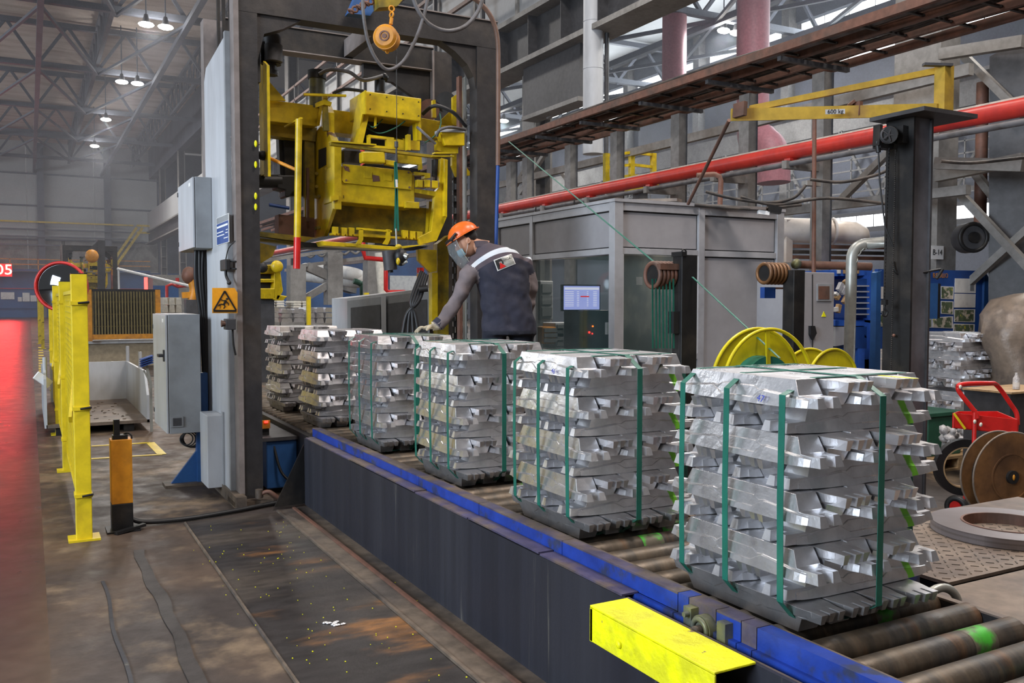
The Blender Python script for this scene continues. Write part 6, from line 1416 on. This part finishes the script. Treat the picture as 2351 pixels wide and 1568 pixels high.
T = thing('grey_elbow_pipe', tuple(at(1655, 420, D=9.6)), 'brown pipe elbow above the cabin roof', 'pipe'); MB().tube([at(1600, 403, D=9.6), at(1640, 400, D=9.6), at(1652, 405, D=9.6), at(1655, 415, D=9.6), at(1653, 470, D=9.6)], .028, 8).build('pipe', 'rack', T)
for i, (u0, v0, u1, v1) in enumerate(((1555, 470, 1760, 486), (1440, 462, 1560, 466))):
    T = thing('roof_debris', tuple(at(u0, v0, D=8.9)), ('dusty plank lying on the cabin roof, right', 'dusty bar lying on the cabin roof, left')[i], 'plank'); MB().bar(at(u0, v0, D=9.3), at(u1, v1 - 6, D=9.0), .14, .03).build('plank', 'brownplate', T)
T = thing('flood_light', tuple(at(1770, 478, D=9)), 'small bright flood light on the cabin roof edge', 'lamp'); MB().bar(at(1740, 487, D=9), at(1765, 490, D=9), .06, .04).build('lens', 'white', T); MB().bar(at(1762, 478, D=9), at(1792, 484, D=9), .08, .07).build('housing', 'black', T)
# yellow railed platform beyond
T = thing('yellow_platform', tuple(at(1440, 430, D=17)), 'small yellow railed maintenance platform beyond the rack posts', 'platform')
yp = at(1460, 400, D=17).y
for u in (1392, 1450, 1500): MB().bar(at(u, 352, Y=yp), at(u, 440, Y=yp), .09).build('post', 'yellow', T)
for v in (352, 380, 405): MB().bar(at(1388, v + 6, Y=yp), at(1450, v - 2, Y=yp), .05).bar(at(1450, v - 2, Y=yp), at(1502, v + 4, Y=yp), .05).build('rail', 'yellow', T)
MB().bar(at(1432, 436, Y=yp), at(1502, 430, Y=yp), .3, .14).build('toe_board', 'yellow', T); MB().bar(at(1470, 440, Y=yp), at(1470, 520, Y=yp), .2).build('leg', 'dksteel', T)
T = thing('round_duct', tuple(at(1362, 150, X=11)), 'tall round white-grey ventilation duct beside the building column', 'duct')
c = at(1362, 150, X=10.75); MB().tube([(c.x, c.y, 4.8), (c.x, c.y, 8.7)], .22, 24).build('duct', 'ltgrey', T); MB().tube([(c.x + .28, c.y - .1, 4.8), (c.x + .28, c.y - .1, 9.4)], .05, 8).build('drain', 'dksteel', T)
for z in (5.6, 6.6, 7.6): MB().torus((c.x, c.y, z), (0, 0, 1), .22, .008, 24, 6).build('seam', 'ltgrey', T)
T = struct('bracket_box', (11, 18, 6.5)); MB().box(10.9, 11.3, 17.0, 19.6, 6.2, 7.4).build('plate', 'dksteel', T); MB().box(10.85, 11.3, 17.0, 19.6, 6.1, 6.2).build('flange', 'steel', T)
for (u, r_, v0, v1, X_, lb) in ((1733, .55, 70, 140, 26, 'red round duct paled by haze under the right roof, nearer one'), (1547, .55, 132, 215, 26, 'red round duct paled by haze under the right roof, farther one')):
    T = thing('red_duct', tuple(at(u, v0, X=X_)), lb, 'duct'); q_ = at(u, v1 + 40, X=X_); MB().tube([(q_.x, q_.y, 17.15), q_], r_, 16).build('duct', 'pinkpipe', T)
T = thing('red_elbow_duct', tuple(at(1760, 340, X=24)), 'big red bent duct paled by haze behind the rack, above the red pipe', 'duct'); MB().tube(smooth([Vector((at(1728, 270, X=24).x, at(1728, 270, X=24).y, 17.2)), at(1728, 270, X=24), at(1748, 320, X=24), at(1772, 350, X=24), at(1776, 420, X=24)]), .6, 16).build('duct', 'pinkpipe', T)
# ---- jib crane
JC = thing('jib_column', (5.87, 4.6, 0), 'dark grey steel column carrying the yellow jib arm', 'jib crane column')
MB().box(5.735, 5.755, 4.42, 4.66, 0, 3.0).build('side_flange', 'black', JC); MB().box(5.755, 5.94, 4.44, 4.46, 0, 3.0).build('web', 'jibgrey', JC); MB().box(5.935, 5.955, 4.42, 4.66, 0, 3.0).build('side_flange', 'dksteel', JC)
MB().box(5.62, 6.22, 4.25, 4.72, 3.0, 3.03).build('head_plate', 'dksteel', JC)
MB().tube(smooth([at(2062, 330, D=6.72), at(2056, 480, D=6.72), at(2064, 545, D=6.72), at(2090, 575, D=6.72), at(2110, 560, D=6.72), at(2120, 500, D=6.72), at(2118, 345, D=6.72)]), .008, 6).build('hanging_cable', 'rubber', JC)
MB().tube(smooth([at(2050, 600, D=6.7), at(2060, 628, D=6.7), at(2100, 628, D=6.7), at(2160, 618, D=6.7)]), .010, 6).tube([at(2164, 618, D=6.7), at(2150, 640, D=6.7)], .014, 6).build('rod_hook', 'rubber', JC)
MB().ball(at(2052, 770, D=6.7), .012).build('rusty_bolt', 'rack', JC)
JA = thing('swing_jib', tuple(at(2165, 260, D=6.8)), 'yellow triangular jib arm marked 600 kg', 'jib crane arm')
def jp(u, v, D_): return at(u, v, D=D_)
pT, pB_, pE = jp(2168, 152, 6.75), jp(2166, 266, 6.75), jp(1678, 264, 6.95)
MB().bar(pB_, pT, .11, .10).build('mast', 'yellow_arm' if 'yellow_arm' in M else 'orange_yellow', JA) if False else MB().bar(pB_, pT, .105, .09).build('mast', 'jibyellow', JA)
MB().bar(jp(2150, 252, 6.76), pE, .07, .085).build('arm_beam', 'jibyellow', JA, .004); MB().bar(jp(2150, 252, 6.72) , jp(1678, 264, 6.91), .012, .095).build('beam_flange', 'jibyellow', JA)
MB().bar(jp(2165, 160, 6.78), jp(1722, 250, 6.93), .05, .045).build('tie_bar', 'jibyellow', JA)
for u in (1963, 1700): MB().bar(jp(u, 236, 6.84), jp(u - 2, 268, 6.84), .035, .12).build('stop_clamp', 'rack', JA)
MB().bar(jp(1960, 232, 6.82), jp(1951, 240, 6.82), .05, .02).build('clamp_tab', 'rack', JA)
q0, q1 = jp(1895, 257, 6.74), jp(1940, 255.5, 6.74); exx = (q1 - q0).normalized()
MB().bar(q0, q1, .003, .036).build('plate_label', 'ltgrey', JA)
tx = text('load_label', '600 kg', 'rubber', .045, (0, 0, 0), (0, 0, 0), None, .0006); nrm = Vector((exx.y, -exx.x, 0)).normalized(); nrm = -nrm if nrm.dot(_cf) > 0 else nrm
tx.rotation_euler = Matrix((exx, UP, nrm)).transposed().to_euler(); tx.parent = JA; tx.location = (q0 + q1) / 2 + nrm * .004 - Vector(tuple(JA['_o'])); tx['_o'] = tuple(JA['_o'])
MB().bar(jp(2120, 148, 6.7), jp(2185, 150, 6.7), .05, .02).build('top_cap', 'dksteel', JA)
HO = thing('chain_hoist', tuple(jp(2040, 310, 6.7)), 'dark electric chain hoist hanging from the jib arm', 'hoist')
MB().tube([jp(2040, 310, 6.45), jp(2045, 308, 6.8)], .062, 20).build('motor', 'black', HO); MB().torus(jp(2040, 310, 6.46), FW, .052, .008, 24, 6).build('motor_ring', 'dksteel', HO)
for k in range(5):
    t = k * 2 * math.pi / 5; c = jp(2040, 310, 6.44); MB().bar(c, c + (RT * math.cos(t) + UP * math.sin(t)) * .045, .008).build('fan_guard', 'dksteel', HO)
MB().box(*[f(jp(2014, 310, 6.6).x, jp(2066, 310, 6.6).x) for f in (min, max)], 4.55, 4.62, jp(0, 340, 6.6).z, jp(0, 328, 6.6).z).build('lower_plate', 'black', HO)
for a_, b2_, w1, w2 in ((jp(2016, 288, 6.6), jp(2014, 335, 6.6), .03, .06), (jp(2072, 290, 6.6), jp(2070, 330, 6.6), .06, .06), (jp(2040, 262, 6.85), jp(2042, 290, 6.75), .03, .03)): MB().bar(a_, b2_, w1, w2).build('bracket', 'black', HO)
MB().tube([jp(2016, 335, 6.6), jp(2020, 420, 6.6), jp(2032, 520, 6.6), jp(2050, 565, 6.6)], .006, 6).tube([jp(2014, 325, 6.6), jp(2017, 350, 6.6)], .018, 8).build('control_cable', 'rubber', HO)
g = MB()
for i in range(90):
    v = 342 + i * 3.9; c = jp(2041 - i * .12, v, 6.62)
    g.box(c.x - .005, c.x + .005, c.y - .002, c.y + .002, c.z - .008, c.z + .008) if i % 2 else g.box(c.x - .002, c.x + .002, c.y - .005, c.y + .005, c.z - .008, c.z + .008)
tag(g.build('load_chain', 'black', HO), kind='stuff'); g = MB()
for i in range(120):
    v = 345 + i * 4.4; c = jp(2056 - i * .09, v, 6.64); g.ball(c, .006, .006, .007, 6, 4)
tag(g.build('hand_chain', 'black', HO), kind='stuff')
MB().box(*[f(jp(2026, 690, 6.62).x, jp(2036, 690, 6.62).x) for f in (min, max)], jp(2031, 690, 6.62).y - .02, jp(2031, 690, 6.62).y + .02, jp(0, 700, 6.62).z, jp(0, 688, 6.62).z).build('hook_block', 'black', HO)
MB().tube(smooth([jp(2032, 700, 6.62), jp(2030, 708, 6.62), jp(2037, 716, 6.62), jp(2034, 725, 6.62), jp(2027, 723, 6.62), jp(2026, 714, 6.62)]), .008, 8).build('hook', 'black', HO)
# ---- lattice column side, right braces handled in the setting; fan / motor behind
T = thing('round_fan', tuple(at(2235, 545, D=11.5)), 'dark round fan housing behind the B-14 column', 'fan'); c = at(2235, 545, D=11.2); MB().cyl(c, c + FW * .2, .19, 28).build('housing', 'dksteel', T); MB().torus(c, FW, .17, .025, 28, 8).build('rim', 'black', T); MB().cyl(c - FW * .03, c, .07, 16).build('hub', 'black', T)
T = thing('rusty_downpipe', tuple(at(2252, 300, D=11.6)), 'rusty brown vertical pipe right of the lattice column', 'pipe'); MB().tube([at(2256, 190, D=11.6), at(2250, 520, D=11.6)], .075, 12).build('pipe', 'rack', T)
# ---- stacks far right
for s_, (u, D_, z0, nl, lb) in enumerate(((2190, 10.5, .75, 6, 'upper ingot stack behind the red trolley'), (2190, 10.5, .14, 6, 'lower ingot stack behind the red trolley'))):
    c = at(u, 800, D=9.6); T = thing('ingot_stack', (c.x, c.y, z0), lb, 'ingot stack', 'ingot stacks behind the red trolley'); rd = random.Random(60 + s_)
    for k in range(nl):
        alY = k % 2 == 1
        for i in range(5):
            o_ = (i - 2) * .1175; me_ = rd.choice(IM if i % 2 == 0 else IMI)
            loc = (c.x + (o_ if alY else rd.uniform(-.02, .02)), c.y + (rd.uniform(-.02, .02) if alY else o_), z0 + k * HL)
            place_ingot(me_, loc, (R(90) if alY else 0) + R(rd.uniform(-1, 1)), i % 2 == 1, T)
cP = at(2190, 800, D=9.6)
T = thing('wooden_pallet', (cP.x, cP.y, 0), 'wooden pallet under the ingot stacks behind the red trolley', 'pallet')
for i in range(6): MB().box(cP.x - .5, cP.x + .5, cP.y - .48 + i * .17, cP.y - .38 + i * .17, .115, .135).build('plank', 'wood', T)
for i in range(3):
    for j in range(3): MB().box(cP.x - .5 + j * .44, cP.x - .38 + j * .44, cP.y - .48 + i * .42, cP.y - .38 + i * .42, .02, .115).build('block', 'wood', T)
T = thing('wooden_pallet', tuple(at(2200, 1060, Z=0)), 'wooden pallet seen through the black strap ring', 'pallet'); c = at(2215, 1078, Z=0)
for i in range(5): MB().box(c.x - .45, c.x + .45, c.y + .02 + i * .18, c.y + .13 + i * .18, .115, .14).build('plank', 'wood', T)
for j in range(3): MB().box(c.x - .45 + j * .38, c.x - .31 + j * .38, c.y + .02, c.y + .9, .02, .115).build('block', 'wood', T)
MB().box(c.x - .45, c.x + .45, c.y + .02, c.y + .12, 0, .02).build('plank', 'wood', T)
T = thing('green_bin', tuple(at(2160, 1010, D=8.6)), 'dark green plastic bin behind the nearest ingot stack', 'bin'); c = at(2165, 1000, D=8.7); MB().box(c.x - .22, c.x + .28, c.y, c.y + .4, .14, at(2165, 955, D=8.7).z).build('body', 'greenbin', T, .01); MB().box(c.x - .24, c.x + .30, c.y - .02, c.y + .42, at(2165, 955, D=8.7).z, at(2165, 946, D=8.7).z).build('rim', 'greenbin', T, .005)
g = MB(); rnd = random.Random(5)
for i in range(60): c = at(rnd.uniform(2165, 2225), rnd.uniform(985, 1025), D=8.2 + rnd.uniform(0, .3)); g.ball(c, rnd.uniform(.03, .07), rnd.uniform(.02, .06), rnd.uniform(.015, .04), 6, 4, Matrix.Rotation(rnd.uniform(0, 3), 3, Vector((rnd.random(), rnd.random(), rnd.random())).normalized()))
tag(g.build('plastic_film', 'film'), 'crumpled clear plastic film lying behind the red trolley', 'plastic film')
# wrapped machine
g = MB(); cW = at(2372, 800, D=9.4); rings = []
prof_w = ((0, .50), (.35, .52), (.7, .48), (.95, .42), (1.25, .50), (1.5, .46), (1.66, .34), (1.72, .16), (1.74, .03))
for z, r_ in prof_w:
    rings.append([Vector((cW.x + r_ * 1.15 * (1 + .16 * math.sin(3 * t + z * 4) + .07 * math.sin(9 * t + z * 7)) * math.cos(t), cW.y + r_ * (1 + .12 * math.sin(5 * t - z * 6)) * math.sin(t), z)) for t in [2 * math.pi * k / 40 for k in range(40)]])
g.loft(rings); o = g.build('wrapped_machine', 'wrap'); tag(o, 'tall object wrapped in crumpled brown-grey sheeting at the right edge', 'wrapped object')
T = thing('plastic_bottle', tuple(at(2333, 885, D=7.6)), 'small clear plastic bottle standing on a board by the wrapped object', 'bottle'); c = at(2333, 893, D=7.7)
MB().tube([c, c + UP * .09, c + UP * .12, c + UP * .14], 1, 14, rs=[.028, .028, .012, .012]).build('bottle', 'film', T); MB().cyl(c + UP * .02, c + UP * .06, .0285, 14).build('label_band', 'paper', T)
T = thing('work_table', tuple(at(2320, 900, D=7.7)), 'grey low table with wooden board behind the red trolley', 'table'); c = at(2325, 894, D=7.7); MB().box(c.x - .25, c.x + .5, c.y - .15, c.y + .3, c.z - .016, c.z).build('board', 'wood', T); MB().box(c.x - .22, c.x + .5, c.y - .12, c.y + .3, 0, c.z - .016).build('body', 'dksteel', T)
# ---- red trolley with reels
RT_ = thing('strap_trolley', tuple(at(2270, 1185, D=6.5)), 'bright red two-wheeled strapping trolley with tray and curved handle', 'trolley')
DT = 6.5
def tp(u, v, d=0): return at(u, v, D=DT + d)
hp = smooth([tp(2243, 960), tp(2238, 945), tp(2206, 905), tp(2200, 890), tp(2210, 882), tp(2270, 880, .1), tp(2290, 886, .25), tp(2322, 930, .3), tp(2334, 950, .3), tp(2336, 975, .3)], 6)
MB().tube(hp, .017, 12).build('handle', 'red', RT_)
MB().tube([tp(2238, 940), tp(2236, 1030), tp(2215, 1150)], .016, 10).tube([tp(2335, 960, .3), tp(2332, 1000, .3)], .016, 10).tube([tp(2215, 1120), tp(2243, 1185)], .014, 8).build('frame_tube', 'red', RT_)
a0, a1, a2, a3 = tp(2188, 948), tp(2336, 963, .05), tp(2290, 944, .38), tp(2200, 944, .35)
d0, d1 = tp(2188, 983), tp(2336, 989, .05); h0 = a0.z - d0.z
for (p_, q_) in ((a0, a1), (a1, a2), (a3, a0), (a2, a3)): MB().solid([p_, q_, q_ - UP * h0, p_ - UP * h0], (Vector((-(q_ - p_).y, (q_ - p_).x, 0))).normalized() * .008).build('tray_side', 'red', RT_)
MB().solid([a0 - UP * h0, a1 - UP * h0, a2 - UP * h0, a3 - UP * h0], (0, 0, .006)).build('tray_floor', 'red', RT_)
MB().bar(tp(2190, 949, -.02), tp(2216, 985, -.02), .004, .016).build('yellow_tape', 'fence_yellow', RT_)
for (u, v) in ((2205, 888), (2238, 968), (2252, 975)): MB().ball(tp(u, v, -.02), .016, .008, .016, 8, 6).build('tape_scrap', 'bags', RT_)
wr = at(2196, 1164, D=6.45); MB().torus(wr, (1, .25, 0), .062, .024, 28, 8).build('wheel', 'rubber', RT_); MB().cyl(wr - Vector((.02, 0, 0)), wr + Vector((.02, .005, 0)), .045, 20).build('wheel_rim', 'red', RT_)
wr2 = wr + Vector((.32, .06, 0)); MB().torus(wr2, (1, .25, 0), .062, .024, 28, 8).build('wheel', 'rubber', RT_)
RG = thing('black_strap_ring', tuple(at(2215, 1070, D=6.8)), 'large upright ring of black strapping leaning behind the red trolley', 'strap coil')
c = at(2210, 1072, D=6.75); MB().ring(c, (.55, 1, .05), .155, .215, .05, 48).build('coil', 'rubber', RG); MB().ring(c, (.55, 1, .05), .148, .157, .056, 48).build('core', 'wood', RG)
RL = thing('wooden_reel', tuple(at(2300, 1095, D=6.1)), 'pair of rusty brown reel discs holding black strap, in front of the trolley', 'reel')
ax = Vector((.25, 1, 0)).normalized(); c1 = at(2322, 1095, D=6.0); c2 = c1 + ax * .125
for i, (c_, r_) in enumerate(((c1, .30), (c2, .29))):
    MB().cyl(c_, c_ + ax * .012, r_, 48).build('disc', 'rustdisc', RL); MB().torus(c_ + ax * .006, ax, r_, .007, 48, 6).build('disc_rim', 'brownplate', RL)
MB().tube([c1 + ax * .012, c1 + ax * .11], .22, 36).build('strap_coil', 'rubber', RL); MB().cyl(c1 - ax * .02, c1, .045, 20).build('hub', 'black', RL); MB().ring(c1 - ax * .002, ax, .15, .16, .006, 32).build('pressed_ring', 'rustdisc', RL)
MB().bar(at(2240, 1062, D=6.1), at(2218, 1150, D=6.1), .02, .004).build('strap_end', 'rubber', RL)
MB().ball(c1 - ax * .022, .012, .006, .02, 8, 6).build('hub_bolt', 'orange', RL)
# ---- checker plate platform with coil of steel strap
PL = thing('checker_platform', (3.6, 2.4, 0), 'dusty checker plate platform along the right of the conveyor', 'platform')
cp0, cp1 = (3.28, 1.2), (5.2, 3.12)
MB().box(3.42, 5.3, 2.42, 3.30, .435, .45).build('checker_plate', 'brownplate', PL)
MB().box(3.25, 5.0, 1.2, 2.40, .425, .440).build('cover_plate', 'brownplate', PL)
MB().box(3.45, 5.2, 1.3, 3.25, .02, .42).build('base', 'black', PL)
g = MB(); 
for i in range(24):
    for j in range(13):
        x, y = 3.46 + i * .055, 2.46 + j * .055; s = 1 if (i + j) % 2 else -1
        g.bar((x - .012, y - .012 * s, .4505), (x + .012, y + .012 * s, .4505), .006, .004)
tag(g.build('raised_studs', 'duststeel', PL), kind='stuff')
g = MB()
for i in range(5): MB().box(3.10 + i * .04, 3.12 + i * .04, 1.2, 2.30, .36 - i * .004, .40).build('guard_slat', 'black', PL)
SC = thing('steel_strap_coil', tuple(at(2290, 1225, Z=.46)), 'flat lying coil of grey steel strap on the checker plate', 'strap coil')
c = at(2312, 1215, Z=.47); MB().ring((c.x, c.y, .478), (0, 0, 1), .215, .36, .05, 64).build('coil', 'coil', SC); MB().ring((c.x, c.y, .479), (0, 0, 1), .205, .216, .056, 48).build('inner_band', 'rack', SC)
# blue bearing motor at the far side of the rollers
DM = thing('roller_drive', (3.1, 2.5, .4), 'dark blue roller drive bearing beside the nearest ingot stack', 'drive')
MB().box(3.02, 3.24, 2.42, 2.62, .30, .52).build('gear_housing', 'blue', DM, .01); MB().cyl((3.05, 2.36, .50), (3.05, 2.42, .50), .04, 20).build('cap', 'blue', DM)
MB().torus((3.18, 2.28, .43), (.3, 1, 0), .075, .018, 28, 8).build('sprocket_ring', 'galv', DM); MB().cyl((3.18, 2.28, .43), (3.16, 2.42, .43), .04, 16).build('shaft', 'duststeel', DM)
# B-14 sign
a, b_ = at(2133, 595, Y=7.83), at(2162, 565, Y=7.83)
MB().box(a.x, b_.x, 7.80, 7.815, a.z, b_.z).build('plate', 'white', SGN)
text('sign_text', 'B-14', 'rubber', (b_.x - a.x) * .42, ((a.x + b_.x) / 2, 7.797, (a.z + b_.z) / 2), (R(90), 0, 0), SGN, .001)
